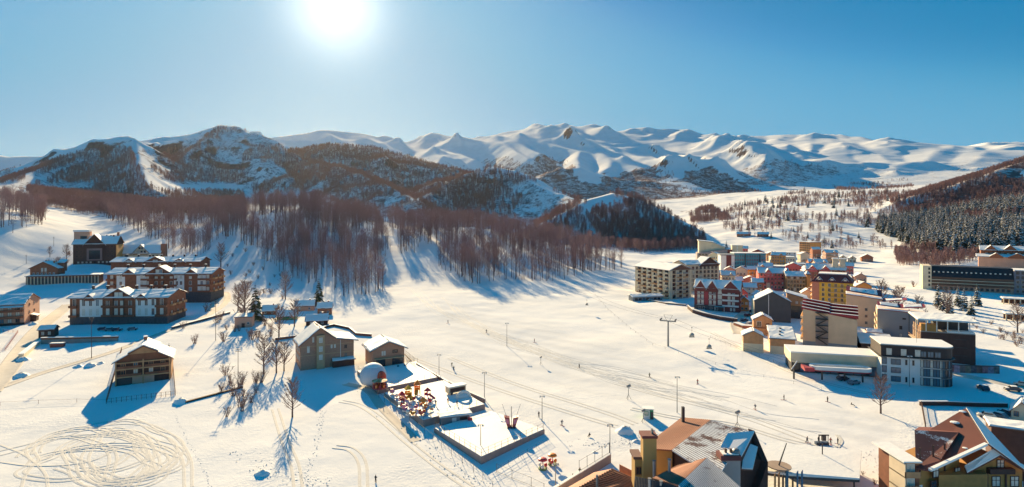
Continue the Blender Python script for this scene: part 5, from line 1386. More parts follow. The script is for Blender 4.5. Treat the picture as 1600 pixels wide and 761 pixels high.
def fence(label, pts, h=1.5, step=2.2, m=None, rails=(.5, .97), r=.05, cat='fence', name='fence', mesh=False):
    """posts one by one, rails as one part per stretch"""
    m = m or DMETAL
    root = thing(name, label, cat, pts[0])
    post = MB().tube((0, 0, -.6), (0, 0, h), r, n=5).mesh('post', [m])
    for p, q in zip(pts[:-1], pts[1:]):
        v = q - p; n = max(1, int(v.length / step))
        for i in range(n): part('post', post, root, p + v * (i / n) - pts[0])
        b = MB()
        for t in rails: b.tube(p - pts[0] + Vector((0, 0, h * t)), q - pts[0] + Vector((0, 0, h * t)), r * .55, n=4)
        if mesh:
            k = int(v.length / .5)
            for i in range(k): a = p + v * ((i + .5) / k) - pts[0]; b.tube(a + Vector((0, 0, .1)), a + Vector((0, 0, h)), .018, n=3)
        b.add('rail', root, m)
    part('post', post, root, pts[-1] - pts[0])
    return root
TERR = mat('terrace_concrete', (.34, .25, .22), .9, .14, .4, bump=.03)
def terrace(label, A, B, C, D, h, flabel, hole=0):
    a, b, c, d = (gp(*q) for q in (A, B, C, D))
    z = b.z + h
    root = thing('terrace', label, 'terrace', b)
    pts = [Vector((q.x, q.y, z)) - b for q in (a, b, c, d)]
    MB().prism([p - Vector((0, 0, h + 2)) for p in pts], (0, 0, h + 2)).add('retaining_wall', root, TERR)
    ctr = sum(pts, Vector()) / 4
    MB().prism([ctr + (p - ctr) * .985 + Vector((0, 0, .004)) for p in pts], (0, 0, .14)).add('snow_cover', root, RSNOW)
    top = [Vector((q.x, q.y, z)) for q in (a, b, c, d)]; cen = sum(top, Vector()) / 4
    ins = [cen + (p - cen) * .975 + Vector((0, 0, .1)) for p in top]
    fence(flabel, ins[:3], 1.6, 2.3, RUST, mesh=False)
    return z + .14, top
Z1, T1 = terrace('upper snow-covered terrace of the fun park, holding the dome', (558, 584), (590, 616), (684, 595), (650, 566), 1.5, 'thin rail fence along the upper terrace edge')
Z2, T2 = terrace('middle terrace of the fun park, crowded with bright play equipment', (600, 620), (661, 668), (758, 640), (694, 598), 1.9, 'thin rail fence along the middle terrace edge')
Z3, T3 = terrace('lower, nearly empty terrace of the fun park', (678, 676), (752, 726), (851, 678), (768, 646), 1.7, 'thin rail fence along the lower terrace edge')

def blob(V, Fc, c, r, seg=10, rings=6, squash=1.0, zmin=-1):
    s = len(V)
    for i in range(rings + 1):
        t = -math.pi / 2 + math.pi * i / rings
        for j in range(seg):
            a = 2 * math.pi * j / seg
            V.append(Vector((c[0] + r * math.cos(t) * math.cos(a), c[1] + r * math.cos(t) * math.sin(a), c[2] + max(zmin, math.sin(t)) * r * squash)))
    for i in range(rings):
        for j in range(seg):
            k = (j + 1) % seg; Fc.append((s + i * seg + j, s + i * seg + k, s + (i + 1) * seg + k, s + (i + 1) * seg + j))
def ball(b, c, r, m=0, seg=10, rings=6, squash=1.0, zmin=-1):
    k = len(b.F); blob(b.V, b.F, c, r, seg, rings, squash, zmin); b.M += [m] * (len(b.F) - k)
def dome():
    p = PZ(583, 596, Z1)
    root = thing('dome_tent', 'pale grey-white dome tent with a red entrance on the upper terrace', 'dome tent', p)
    b = MB(); ball(b, (0, 0, 1.7), 4.4, 0, 24, 12, 1.0, -.45)
    sh = b.mesh('shell', [mat('dome_membrane', (.58, .60, .64), .45, .06, .4)]); sh.polygons.foreach_set('use_smooth', [True] * len(sh.polygons)); part('shell', sh, root)
    ribs = MB()
    for i in range(8):
        a = math.pi * 2 * i / 8; prev = None
        for j in range(9):
            t = math.pi / 2 * j / 8; q = Vector((4.43 * math.cos(t) * math.cos(a), 4.43 * math.cos(t) * math.sin(a), 1.7 + 4.43 * math.sin(t)))
            if prev: ribs.tube(prev, q, .05, n=4)
            prev = q
    ribs.add('rib', root, WHITE)
    b = MB(); ball(b, (3.2, -2.4, 2.0), 1.7, 0, 12, 8, 1.25); e = b.mesh('entrance', [mat('red_fabric', (.55, .07, .03), .6, .15, .6)]); part('entrance', e, root)
    b = MB(); n = 20
    for i in range(5):
        for j in range(n):
            q = [(math.pi / 2 * (.55 + .45 * (i + u) / 5), 2 * math.pi * (j + v) / n) for u, v in ((0, 0), (0, 1), (1, 1), (1, 0))]
            b.face([(4.48 * math.cos(t) * math.cos(s), 4.48 * math.cos(t) * math.sin(s), 1.7 + 4.48 * math.sin(t)) for t, s in q])
    b.add('snow_cover', root, RSNOW)
    p = PZ(593, 606, Z1)
    root = thing('carousel', 'small orange-red carousel on the corner of the upper terrace', 'carousel', p)
    ORF = mat('orange_paint', (.72, .20, .05), .5, .2, 1.2)
    MB().tube((0, 0, 0), (0, 0, .35), 2.3, n=16).add('platform', root, REDP)
    MB().tube((0, 0, .35), (0, 0, 4.6), .12, n=6).add('mast', root, RUST)
    for i in range(10):
        a = 2 * math.pi * i / 10; c, s = math.cos(a), math.sin(a)
        MB().box(-.45, .45, -.35, .35, .36, 1.25).add('seat', root, ORF if i % 2 else REDP, loc=(1.7 * c, 1.7 * s, 0), rz=a)
        MB().tube((2.1 * c, 2.1 * s, .36), (2.1 * c, 2.1 * s, 2.3), .05, n=4).add('pole', root, ORF)
        MB().prism([(0, 0, 2.9), (2.5 * c, 2.5 * s, 2.3), (2.5 * math.cos(a + .63), 2.5 * math.sin(a + .63), 2.3)], (0, 0, .06)).add('canopy_segment', root, ORF if i % 2 else mat('pale_orange', (.75, .42, .22), .5, .1, 1))
dome()
def playground():
    cols = {'red': (.60, .05, .05), 'blue': (.05, .14, .42), 'yellow': (.80, .42, .03), 'purple': (.26, .07, .24), 'orange': (.78, .24, .03), 'sky': (.15, .42, .60), 'white': (.7, .68, .64), 'pink': (.62, .20, .28)}
    M_ = {k: mat('play_' + k, v, .45, .12, 1.0) for k, v in cols.items()}
    def tower(px, py, ca, cb, cc, label, s=1.0):
        p = PZ(px, py, Z2); root = thing('play_tower', label, 'play equipment', p, R((px * 37) % 90))
        root.scale = (s, s, s)
        for x in (-.8, .8):
            for y in (-.8, .8): MB().tube((x, y, 0), (x, y, 2.9), .09, n=5).add('post', root, M_[ca])
        MB().box(-.9, .9, -.9, .9, 1.2, 1.32).add('deck', root, M_[cb])
        b = MB()
        for i in range(4):
            a, c = math.pi / 2 * i + math.pi / 4, math.pi / 2 * (i + 1) + math.pi / 4
            b.face([(1.5 * math.cos(a), 1.5 * math.sin(a), 2.8), (1.5 * math.cos(c), 1.5 * math.sin(c), 2.8), (0, 0, 4.1)])
        b.add('roof', root, M_[cc])
        MB().prism([(-.4, -1, 1.3), (.4, -1, 1.3), (.4, -3.6, .2), (-.4, -3.6, .2)], (0, 0, .12)).add('slide', root, M_[cb])
        for x in (-.44, .44): MB().prism([(x - .05, -1, 1.43), (x + .05, -1, 1.43), (x + .05, -3.6, .33), (x - .05, -3.6, .33)], (0, 0, .3)).add('slide_side', root, M_[cc])
        for y in (-.88, .88): MB().box(-.8, .8, y - .04, y + .04, 1.33, 2.0).add('guard_panel', root, M_[cc])
    tower(700 - 62, 622, 'yellow', 'orange', 'yellow', 'yellow-roofed play tower at the back of the middle terrace')
    tower(652, 614, 'orange', 'yellow', 'orange', 'orange-roofed play tower with yellow slide near the terrace wall')
    tower(628, 630, 'purple', 'red', 'red', 'red-roofed play tower with purple posts on the left of the middle terrace', .9)
    tower(661, 640, 'yellow', 'sky', 'orange', 'orange play tower with blue slide at the front of the middle terrace', .9)
    tower(668, 622, 'purple', 'purple', 'red', 'purple play tower with dark red roof at the right of the toys', .8)
    def ride(px, py, c1, c2, label, s=1.0):
        p = PZ(px, py, Z2); root = thing('kiddie_ride', label, 'play equipment', p, R((px * 53) % 360)); root.scale = (s, s, s)
        MB().tube((0, 0, 0), (0, 0, .3), .8, n=10).add('base', root, M_['white'])
        b = MB(); ball(b, (0, 0, .95), .75, 0, 10, 6, .8); b.add('body', root, M_[c1])
        b = MB(); ball(b, (.75, 0, 1.35), .4, 0, 8, 5, 1); b.add('nose', root, M_[c2])
        MB().box(-.75, -.55, -.45, .45, .9, 1.9).add('backrest', root, M_[c2])
    R_ = [(620, 622, 'purple', 'white', 'white'), (626, 636, 'red', 'white', 'red'), (633, 642, 'purple', 'pink', 'purple'), (641, 634, 'blue', 'white', 'blue'), (646, 627, 'red', 'yellow', 'red and yellow'), (655, 628, 'sky', 'white', 'sky-blue'), (650, 640, 'pink', 'purple', 'pink'), (658, 650, 'red', 'red', 'all-red'), (664, 648, 'blue', 'orange', 'blue and orange'), (645, 650, 'orange', 'yellow', 'orange'),
          (672, 630, 'red', 'white', 'red'), (613, 617, 'blue', 'pink', 'blue and pink'), (636, 625, 'yellow', 'red', 'yellow'), (662, 632, 'orange', 'white', 'orange'), (638, 648, 'white', 'purple', 'white'), (629, 622, 'red', 'blue', 'red and blue')]
    W_ = ['beside the red-roofed tower', 'near the back wall', 'by the left rail', 'among the toys', 'in the middle of the toys', 'below the blue slide']
    for i, (px, py, a, b, w) in enumerate(R_): ride(px, py, a, b, '%s round kiddie ride %s on the middle terrace' % (w, W_[i % 6]), .8 + .25 * (i % 3) / 2)
    # tube slide
    p = PZ(672, 648, Z2); root = thing('tube_slide', 'curled blue tube slide at the front of the middle terrace', 'slide', p)
    prev = None; b = MB()
    for i in range(11):
        t = i / 10 * 4.2; q = Vector((1.2 * math.cos(t), 1.2 * math.sin(t), 2.6 - .22 * i))
        if prev: b.tube(prev, q, .42, n=8)
        prev = q
    b.add('tube', root, M_['sky']); MB().tube((0, 0, 0), (0, 0, 2.6), .1).add('post', root, M_['yellow'])
    # stage cart and arch by the right-hand rail
    p = PZ(712, 614, Z2); root = thing('stage_trailer', 'white-topped trailer stage by the rail of the middle terrace', 'trailer', p, R(35))
    MB().box(-3, 3, -1.2, 1.2, .5, 2.3).add('body', root, CREAM); MB().box(-3.2, 3.2, -1.4, 1.4, 2.304, 2.6).add('roof', root, RSNOW); MB().box(-2.6, 2.6, -1.25, -1.21, .8, 2.0).add('opening', root, DARKW)
    for x in (-2, 2):
        for y in (-1.1, 1.1): MB().tube((x, y - .12, .45), (x, y + .12, .45), .45, n=10).add('wheel', root, DMETAL)
    p = PZ(724, 622, Z2); root = thing('inflatable_arch', 'small white inflatable arch beside the trailer stage', 'arch', p, R(30))
    b = MB(); prev = None
    for i in range(11):
        t = math.pi * i / 10; q = Vector((2.2 * math.cos(t), 0, 2.0 * math.sin(t)))
        if prev: b.tube(prev, q, .42, n=8)
        prev = q
    b.add('arch', root, M_['white']); MB().box(-2.8, 2.8, -.7, .7, -.02, .12).add('mat', root, M_['white'])
    # flat-roofed kiosk below the middle terrace
    p = PZ(712, 664, gp(712, 664).z); root = thing('kiosk', 'kiosk with long flat white roof below the middle terrace wall', 'kiosk', p, R(20))
    MB().box(-4, 4, 0, 2.2, -.5, 2.4).add('wall', root, GREYC); roof_planes(root, [[(-4.6, -1.0, 2.9), (4.6, -1.0, 2.9), (4.6, 2.8, 3.1), (-4.6, 2.8, 3.1)]], WHITE, .2)
    MB().box(-1, .2, -.06, -.01, 0, 2.0).add('door', root, WHITE); MB().box(1.2, 3.2, -.06, -.01, .9, 2.0).add('hatch', root, DARKW); MB().box(3.3, 4.4, -1.2, -.2, 0, 1.7).add('drinks_fridge', root, M_['red'])
    for i in range(3):
        q = PZ(706 + i * 8, 668 - i * 2, gp(706 + i * 8, 668).z); r = thing('snow_bench', '%s of three snowy benches before the flat-roofed kiosk' % ('left one', 'middle one', 'right one')[i], 'bench', q, R(20), 'benches before the kiosk')
        MB().box(-.9, .9, -.25, .25, .4, .5).add('seat', r, WOODL); MB().box(-.9, .9, -.22, .22, .504, .62).add('snow_cover', r, RSNOW)
        for x in (-.7, .7): MB().box(x - .05, x + .05, -.22, .22, -.2, .4).add('leg', r, DMETAL)
    # folded swing ride on the lower terrace
    p = PZ(799, 668, Z3); root = thing('folded_ride', 'folded dark red fairground ride on the lower terrace', 'fairground ride', p)
    for s in (-1, 1):
        MB().prism([(s * .3, -.8, .4), (s * 1.1, -.8, .5), (s * 1.9, -.6, 3.0), (s * .5, -.6, 2.7)], (0, 1.6, 0)).add('gondola', root, mat('ride_red', (.34, .07, .06), .5, .15, 1)); MB().prism([(s * .6, -.86, 1.2), (s * 1.25, -.86, 1.2), (s * 1.6, -.75, 2.5), (s * .7, -.75, 2.4)], (0, .05, 0)).add('panel', root, M_['pink'])
        MB().tube((s * 1.2, 0, 2.6), (s * 2.4, 0, 6.2), .06, n=4).add('boom', root, METAL)
    MB().tube((0, 0, 0), (0, 0, 5.6), .1, n=6).add('mast', root, METAL); MB().box(-1.1, 1.1, -.9, .9, -.05, .4).add('base', root, DMETAL)
    # kiddie rides out on the snow
    for px, py, a, b, lb in ((848, 733, 'red', 'white', 'red mushroom-roofed ride standing alone on the snow'), (863, 726, 'orange', 'red', 'orange animal ride out on the snow beside the mushroom one')):
        p = gp(px, py); root = thing('coin_ride', lb, 'play equipment', p, R(20))
        MB().tube((0, 0, -.3), (0, 0, .35), 1.0, n=12).add('base', root, mat('play_green', (.12, .22, .10), .6, .2, 1))
        MB().tube((0, 0, .35), (0, 0, 2.2), .15).add('post', root, M_['white'])
        b_ = MB(); ball(b_, (0, 0, 2.1), 1.1, 0, 12, 6, .5, 0); b_.add('cap', root, M_[a])
        for i in range(3):
            t = 2.1 * i; bb = MB(); ball(bb, (.75 * math.cos(t), .75 * math.sin(t), .85), .42, 0, 8, 5, 1.1); bb.add('seat', root, M_[b] if i else M_[a])
playground()
# walls, fences and yards
def walls_and_fences():
    fence('brown timber fence around the guest house with galleries', [gp(190, 548), gp(166, 631), gp(274, 618), gp(268, 548)], 1.6, 1.3, RUST, (.35, .9), .07, mesh=True)
    fence('long wire fence crossing the left snow field', [gp(x, y) for x, y in ((0, 634), (60, 631), (120, 629), (166, 630))], 1.2, 9, RUST, (.9,), .05)
    fence('red barrier fence along the track at the left edge', [gp(-10, 553), gp(8, 548), gp(28, 520), gp(-10, 518)], 1.3, 2.5, mat('red_barrier', (.42, .10, .07), .6, .15, 1), (.3, .6, .95), .07)
    wall_run('garden_wall', 'low brown garden wall curving behind the big shingled house', [gp(x, y) for x, y in ((430, 532), (470, 527), (512, 512), (522, 510), (545, 515), (556, 524), (580, 526))], 1.0, .5, WOOD)
    wall_run('hedge_bank', 'dark straggling hedge bank running across the left snow field', [gp(x, y) for x, y in ((290, 630), (320, 622), (350, 614), (380, 606))], .5, .8, DARKW, snow=False)
    wall_run('stone_bank', 'dark stony bank below the winding path on the left', [gp(x, y) for x, y in ((270, 514), (300, 506), (330, 498), (360, 490))], .9, .9, STONE)
    wall_run('park_wall', 'brown park wall joining the lodge to the fun park', [gp(x, y) for x, y in ((650, 572), (680, 590), (700, 602))], 1.0, .5, mat('rust_wall', (.40, .20, .12), .85, .15, 1))
    wall_run('rail_wall', 'stone edging from the trailer stage to the end of the middle terrace', [gp(x, y) for x, y in ((702, 603), (730, 618), (757, 630))], 1.2, .4, TERR)
    wall_run('boundary_wall', 'sunlit purple-grey boundary wall running to the red tiled roof', [gp(952, 722), gp(905, 752), gp(860, 780)], 2.0, .5, TERR)
    fence('thin metal fence below the lower terrace at the picture bottom', [gp(x, y) for x, y in ((776, 738), (800, 748), (830, 760), (850, 770))], 2.0, 3.2, DMETAL, (.1, .95), .05)
    fence('wire fence shadowing the right side of the lower terrace', [gp(x, y) for x, y in ((855, 690), (838, 700), (810, 716), (778, 736))], 1.0, 3, DMETAL, (.5, .95), .03)
    fence('tall wire fence on top of the boundary wall', [p + Vector((0, 0, 2)) for p in (gp(952, 722), gp(905, 752))], 2.6, 2.6, DMETAL, (.1, .95), .05)
    fence('thin wire fence running down the slope left of the terraces', [gp(x, y) for x, y in ((592, 622), (640, 660), (690, 700), (740, 738), (770, 765))], 1.8, 4, DMETAL, (.95,), .045)
    fence('post and rail fence from the lodge steps', [gp(x, y) for x, y in ((634, 560), (648, 572), (652, 573))], 3.2, 1.6, DMETAL, (.3, .6, .9), .06)
    wall_run('yard_wall_right', 'dark yard wall with snow cap behind the parked cars', [gp(x, y) for x, y in ((1438, 634), (1480, 634), (1530, 636), (1575, 637))], 1.2, .5, DARKW)
    fence('hedge-dark fence along the yard beside the single bare tree', [gp(x, y) for x, y in ((1440, 634), (1446, 668))], 1.4, 1.0, DARKW, (.4, .9), .12)
    # painted hoarding beside the tall brown building
    a, b = gp(1482, 582), gp(1562, 584); v = b - a; L = v.length
    root = thing('painted_hoarding', 'long hoarding with faded mauve and brown murals beside the white building', 'hoarding', a, math.atan2(v.y, v.x))
    cs = [(.30, .13, .14), (.34, .24, .30), (.20, .14, .13), (.28, .20, .14), (.16, .13, .15), (.24, .12, .10)]
    n = 9
    for i in range(n):
        MB().box(L * i / n + .03, L * (i + 1) / n - .03, 0, .15, -.5, 2.6).add('panel', root, mat('mural_%d' % (i % 6), cs[i % 6], .8, .6, .9))
    MB().box(0, L, .16, .3, -1, 2.9).add('frame', root, DMETAL)
    # red-brick kerbs by the maroon guest house
    wall_run('brick_planter', 'low brick planter wall between the cabins and the maroon guest house', [gp(x, y) for x, y in ((1146, 508), (1160, 513), (1180, 514))], 1.3, 2.5, BRICK)
    wall_run('log_edging', 'low straw-coloured edging on the snow before the balcony apartments', [gp(x, y) for x, y in ((1012, 470), (1040, 475), (1072, 478))], .7, .6, WOODL)
    fence('thin rope fence along the edge of the ski run below the huts', [gp(x, y) for x, y in ((1110, 528), (1150, 545), (1200, 562), (1236, 580))], 1.1, 3.5, DMETAL, (.5, .95), .035)
    fence('long rope fence between the piste and the nursery slope', [gp(x, y) for x, y in ((930, 462), (950, 485), (985, 515), (1020, 540), (1060, 552), (1150, 580), (1240, 600), (1330, 622))], 1.0, 7, DMETAL, (.95,), .035)
walls_and_fences()

# ---------------------------------------------------------------- poles, lift, props
def lamp(px, py, hpx, label, style='lamp'):
    p = gp(px, py); h = hpx * p.y / F
    root = thing('lamp_post' if style == 'lamp' else 'power_pole', label, 'lamp post' if style == 'lamp' else 'pole', p)
    MB().tube((0, 0, -.5), (0, 0, h), .13, .07, n=6).add('pole', root, METAL if style == 'lamp' else DARKW)
    if style == 'lamp':
        MB().box(-.7, .7, -.06, .06, h, h + .12).add('crossbar', root, METAL)
        for x in (-.55, .55): MB().box(x - .22, x + .22, -.35, .05, h - .3, h - .002).add('floodlight', root, WHITE)
    else:
        for z in (h - .4, h - 1.1): MB().box(-.9, .9, -.06, .06, z, z + .12).add('crossarm', root, DARKW)
        for x in (-.8, 0, .8): MB().tube((x, 0, h - .28), (x, 0, h), .06, n=5).add('insulator', root, WHITE)
for a in ((792, 541, 36, 'floodlight post standing on the upper piste'), (757, 624, 42, 'floodlight post at the outer corner of the middle terrace'), (847, 658, 39, 'floodlight post at the outer corner of the lower terrace'), (953, 722, 58, 'floodlight post at the end of the boundary wall'),
          (1058, 645, 56, 'tall floodlight post on the piste behind the green cabin'), (868, 765, 40, 'lamp post at the bottom edge between the rides and the red tiled roof'), (686, 590, 36, 'floodlight post beside the park wall and the piste'), (751, 706, 42, 'floodlight post at the near corner of the lower terrace'), (1421, 604, 48, 'thin pole before the white modern building')):
    lamp(*a)
for a in ((337, 532, 62, 'tall dark power pole near the brick shed'), (372, 606, 62, 'leaning power pole above the bushes on the left field'), (143, 560, 64, 'thin pole in front of the yard wall'), (41, 412, 14, 'pole standing above the small chalet'), (84, 385, 15, 'lift pole on the open slope at the left'), (118, 394, 14, 'second lift pole on the open slope beside the dark hotel')):
    lamp(*a, style='pole')
def snow_gun(px, py, label, s=1.0):
    p = gp(px, py); root = thing('snow_gun', label, 'snow gun', p); root.scale = (s, s, s)
    for i in range(3):
        a = 2.1 * i; MB().tube((.9 * math.cos(a), .9 * math.sin(a), -.2), (0, 0, 1.6), .06, n=4).add('leg', root, DMETAL)
    MB().tube((0, 0, 1.4), (0, 0, 4.0), .08, n=5).add('mast', root, DMETAL)
    MB().tube((-.5, -.2, 4.0), (.6, .2, 4.3), .35, .45, n=10).add('fan_barrel', root, METAL); MB().box(-.3, .3, -.35, .05, 3.4, 3.8).add('control_box', root, WHITE)
snow_gun(982, 624, 'snow gun on a tripod on the middle of the piste'); snow_gun(1152, 668, 'snow gun behind the big snow-dusted roof'); snow_gun(1005, 660, 'snow gun beside the green cabin', .8); snow_gun(845, 570, 'snow gun on the piste below the trees', .7)
def pylon():
    p = gp(1044, 541); h = 49 * p.y / F
    root = thing('lift_pylon', 'grey chairlift pylon with sheave arms standing on the snow', 'lift pylon', p, R(-25))
    MB().tube((0, 0, -1), (0, 0, h - 2.6), .42, .3, n=8).add('mast', root, METAL)
    MB().box(-3.2, 3.2, -.25, .25, h - 2.8, h - 2.35).add('crossarm', root, METAL)
    for s in (-1, 1):
        MB().box(s * 3.0 - .12, s * 3.0 + .12, -2.2, 2.2, h - 2.3, h - 2.05).add('sheave_beam', root, METAL)
        for k in range(5): MB().tube((s * 3.0 - .1, -1.9 + .95 * k, h - 1.9), (s * 3.0 + .1, -1.9 + .95 * k, h - 1.9), .24, n=8).add('sheave', root, DMETAL)
        MB().tube((s * .6, 0, h - 2.4), (s * 1.8, 0, h), .08, n=4).add('lifting_frame', root, METAL)
    MB().tube((-1.8, 0, h - .02), (1.8, 0, h - .02), .06, n=4).add('lifting_bar', root, METAL)
    M_ = Matrix.Rotation(R(-25), 4, 'Z')
    # the two ropes, from the terminal past the pylon up to the wood, and the chairs they carry
    term = gp(1262, 592) + Vector((2, 0, 4.3)); up = gp(905, 470) + Vector((0, 0, 7))
    for s, lb in ((-1, 'left-hand'), (1, 'right-hand')):
        top = p + M_ @ Vector((s * 3.0, 0, 0)) + Vector((0, 0, h - 1.65))
        pts = []
        for a, b, sag in ((term + M_ @ Vector((s * 2.2, 0, 0)), top, 1.2), (top, up + M_ @ Vector((s * 3.0, 0, 0)), 2.0)):
            for i in range(9): t = i / 8; q = a.lerp(b, t); q.z -= sag * 4 * t * (1 - t); pts.append(q)
        rt = thing('lift_rope', '%s steel rope of the chairlift above the nursery slope' % ('far' if s < 0 else 'near'), 'cable', pts[0])
        b = MB()
        for u, v in zip(pts[:-1], pts[1:]):
            if (v - u).length > .01: b.tube(u - pts[0], v - pts[0], .035, n=4)
        b.add('rope', rt, DMETAL)
        if s == 1: LIFT.extend(pts)
LIFT = []
pylon()
def chair(px, py, hpx, label):
    # hang from a height above the ground that matches the photograph
    g = gp(px, py + 12); k = g.y / F
    top = Vector((g.x, g.y, g.z + (hpx + 12) * k))
    root = thing('lift_chair', label, 'lift chair', top)
    L = hpx * k
    MB().tube((0, 0, -L * .55), (0, 0, .1), .05, n=4).add('hanger', root, DMETAL)
    b = MB(); ball(b, (0, 0, -L * .78), L * .26, 0, 12, 8, .95); b.add('bubble', root, mat('cabin_grey', (.32, .32, .30), .4, .1, 1))
    MB().box(-L * .27, L * .27, -.4, .4, -L, -L * .93).add('seat', root, DMETAL); MB().tube((-.3, 0, .1), (.3, 0, .1), .12, n=6).add('grip', root, DMETAL)
chair(1081, 527, 15, 'grey lift cabin hanging over the nursery slope near the pylon'); chair(1108, 545, 15, 'grey lift cabin hanging nearer the lift station'); chair(917, 477, 8, 'small lift chair hanging before the shadowed wood')
def cabin():
    p = gp(1013, 655); root = thing('ticket_cabin', 'small green and white ticket cabin on the snow', 'cabin', p, R(-12))
    GR = mat('cabin_green', (.02, .26, .11), .6, .12, 1)
    MB().box(-1.4, 1.4, 0, 2.2, -.3, 2.7).add('body', root, GR); MB().box(-1.6, 1.6, -.2, 2.4, 2.704, 2.95).add('roof', root, RSNOW)
    MB().box(-1.42, .4, -.06, -.005, 0, 2.5).add('white_panel', root, WHITE); part('window', window_mesh(.9, .9, GR, G_PALE, 0), root, (-.5, -.06, 1.2)); MB().box(.6, 1.3, -.06, -.005, 0, 2.1).add('door', root, DMETAL)
cabin()
def drag_gate():
    p = gp(1287, 697); root = thing('drag_lift_gate', 'small dark drag-lift start frame beside the skiers', 'lift gate', p)
    for x in (-1.1, 1.1): MB().tube((x, 0, -.3), (x, 0, 2.6), .09, n=5).add('post', root, DMETAL)
    MB().box(-1.3, 1.3, -.12, .12, 2.6, 2.85).add('beam', root, DMETAL); MB().box(-.5, .5, -.3, .3, 1.4, 2.59).add('motor_box', root, STONE)
    MB().box(-1.6, 1.6, .4, 1.4, -.2, .7).add('platform', root, mat('dark_blue_paint', (.05, .08, .13), .6, .15, 1))
drag_gate()
def heap(px, py, w, h, label, seed):
    p = gp(px, py); rnd = random.Random(seed); root = thing('snow_heap', label, 'snow heap', p)
    V, Fc = [], []; n, r = 14, 5
    for i in range(r + 1):
        t = i / r
        for j in range(n):
            a = 2 * math.pi * j / n; q = (1 - t) * w * (.8 + .35 * rnd.random()) if i < r else 0
            V.append((q * math.cos(a), q * .7 * math.sin(a), h * (1 - (1 - t) ** 2.2) * (.75 + .4 * rnd.random()) - .25))
    for i in range(r):
        for j in range(n): k = (j + 1) % n; Fc.append((i * n + j, i * n + k, (i + 1) * n + k, (i + 1) * n + j))
    part('snow', new_mesh('snow', V, Fc, [RSNOW], smooth=True), root)
for a in ((977, 676, 2.8, 2.0, 'large snow heap on the slope beside the green cabin', 1), (34, 588, 3.0, 1.6, 'ploughed snow heap at the bend of the track', 2), (141, 572, 2.4, 1.5, 'rounded snow heap beside the field path', 3), (122, 573, 2.2, 1.0, 'flat snow heap next to the rounded one by the path', 4), (157, 568, 1.6, .9, 'small snow lump right of the rounded heap', 5),
          (36, 563, 3, 1.5, 'snow heap at the end of the concrete ramp wall', 6), (282, 629, 2.6, 1.6, 'blue-shaded snow heap at the fence corner', 7), (410, 741, 2.2, 1.2, 'dark-sided snow lump low in the left foreground', 8), (930, 707, 1.2, .5, 'little snow lump right of the coin rides', 9), (52, 507, 2.6, 1.3, 'snow lump on the track beside the beige block', 10), (995, 690, 1.6, .8, 'trampled snow lump before the snow-dusted roof', 11)):
    heap(*a)

# ---------------------------------------------------------------- cars
def car_meshes(col, idx):
    paint = mat('car_paint_%d' % idx, col, .3, .06, 1)
    b = MB(); W = .88
    prof = [(-2.1, .35), (2.1, .35), (2.15, .75), (1.9, .95), (1.0, 1.02), (.45, 1.5), (-1.2, 1.55), (-1.95, 1.08), (-2.15, .9)]
    b.prism([(x, -W, z) for x, z in prof], (0, 2 * W, 0)); body = b.mesh('body', [paint])
    g = MB(); g.prism([(.92, -W - .01, 1.05), (.45, -W - .01, 1.43), (-1.1, -W - .01, 1.47), (-1.6, -W - .01, 1.12)], (0, 2 * W + .02, 0)); g.prism([(1.0, -W + .1, 1.06), (1.03, W - .1, 1.06), (.5, W - .15, 1.5), (.47, -W + .15, 1.5)], (.05, 0, .03)); glassm = g.mesh('windows', [G_DARK])
    wh = MB().tube((0, -.1, 0), (0, .1, 0), .34, n=12).mesh('wheel', [DMETAL]); sn = MB().box(-1.1, .4, -.75, .75, 1.56, 1.7).box(1.05, 1.85, -.75, .75, 1.02, 1.12).mesh('snow_cover', [RSNOW]); lt = MB().box(2.1, 2.2, -.2, .2, .62, .78).mesh('headlight', [G_PALE])
    return body, glassm, wh, sn, lt
CARS = [car_meshes(c, i) for i, c in enumerate(((.60, .55, .47), (.05, .06, .09), (.22, .22, .24), (.30, .05, .05)))]
def car(px, py, yaw, kind, label):
    p = gp(px, py); root = thing('parked_car', label, 'car', p, R(yaw), 'parked cars'); b, g, w, s, l_ = CARS[kind]
    part('body', b, root); part('windows', g, root); part('snow_cover', s, root)
    for x in (-1.35, 1.35):
        for y in (-.82, .82): part('wheel', w, root, (x, y, .34))
    for y in (-.55, .55): part('headlight', l_, root, (0, y, 0))
for a in ((1541, 652, 150, 0, 'cream car parked nearest the dark red roof, snow on its top'), (1560, 652, 110, 2, 'grey car in the middle of the three parked behind the chalet'), (1573, 648, 95, 1, 'dark car at the end of the three parked behind the chalet'), (1536, 609, 80, 1, 'dark car standing alone in the blue shade of the yard'), (1582, 611, 160, 1, 'dark car in the shade at the right edge of the yard'), (1597, 603, 140, 0, 'pale car half cut off at the right edge'),
          (1163, 502, 30, 1, 'dark car parked beside the maroon guest house'), (1172, 508, 20, 2, 'grey car parked before the timber cabin'), (1168, 494, 40, 3, 'red car on the lane by the orange cottage'), (1176, 488, 40, 1, 'dark car farther up the lane by the orange cottage'), (161, 516, 10, 1, 'dark car leftmost in the shade below the front chalet hotel'), (172, 517, 8, 2, 'grey car second in the shade below the front chalet hotel'), (183, 517, 12, 1, 'dark car third in the shade below the front chalet hotel'), (207, 516, 25, 2, 'grey car rightmost in the shade below the front chalet hotel'), (1318, 594, 5, 1, 'dark car under the lift terminal loop'), (1334, 600, 20, 2, 'grey car beside the lift terminal loop')):
    car(*a)
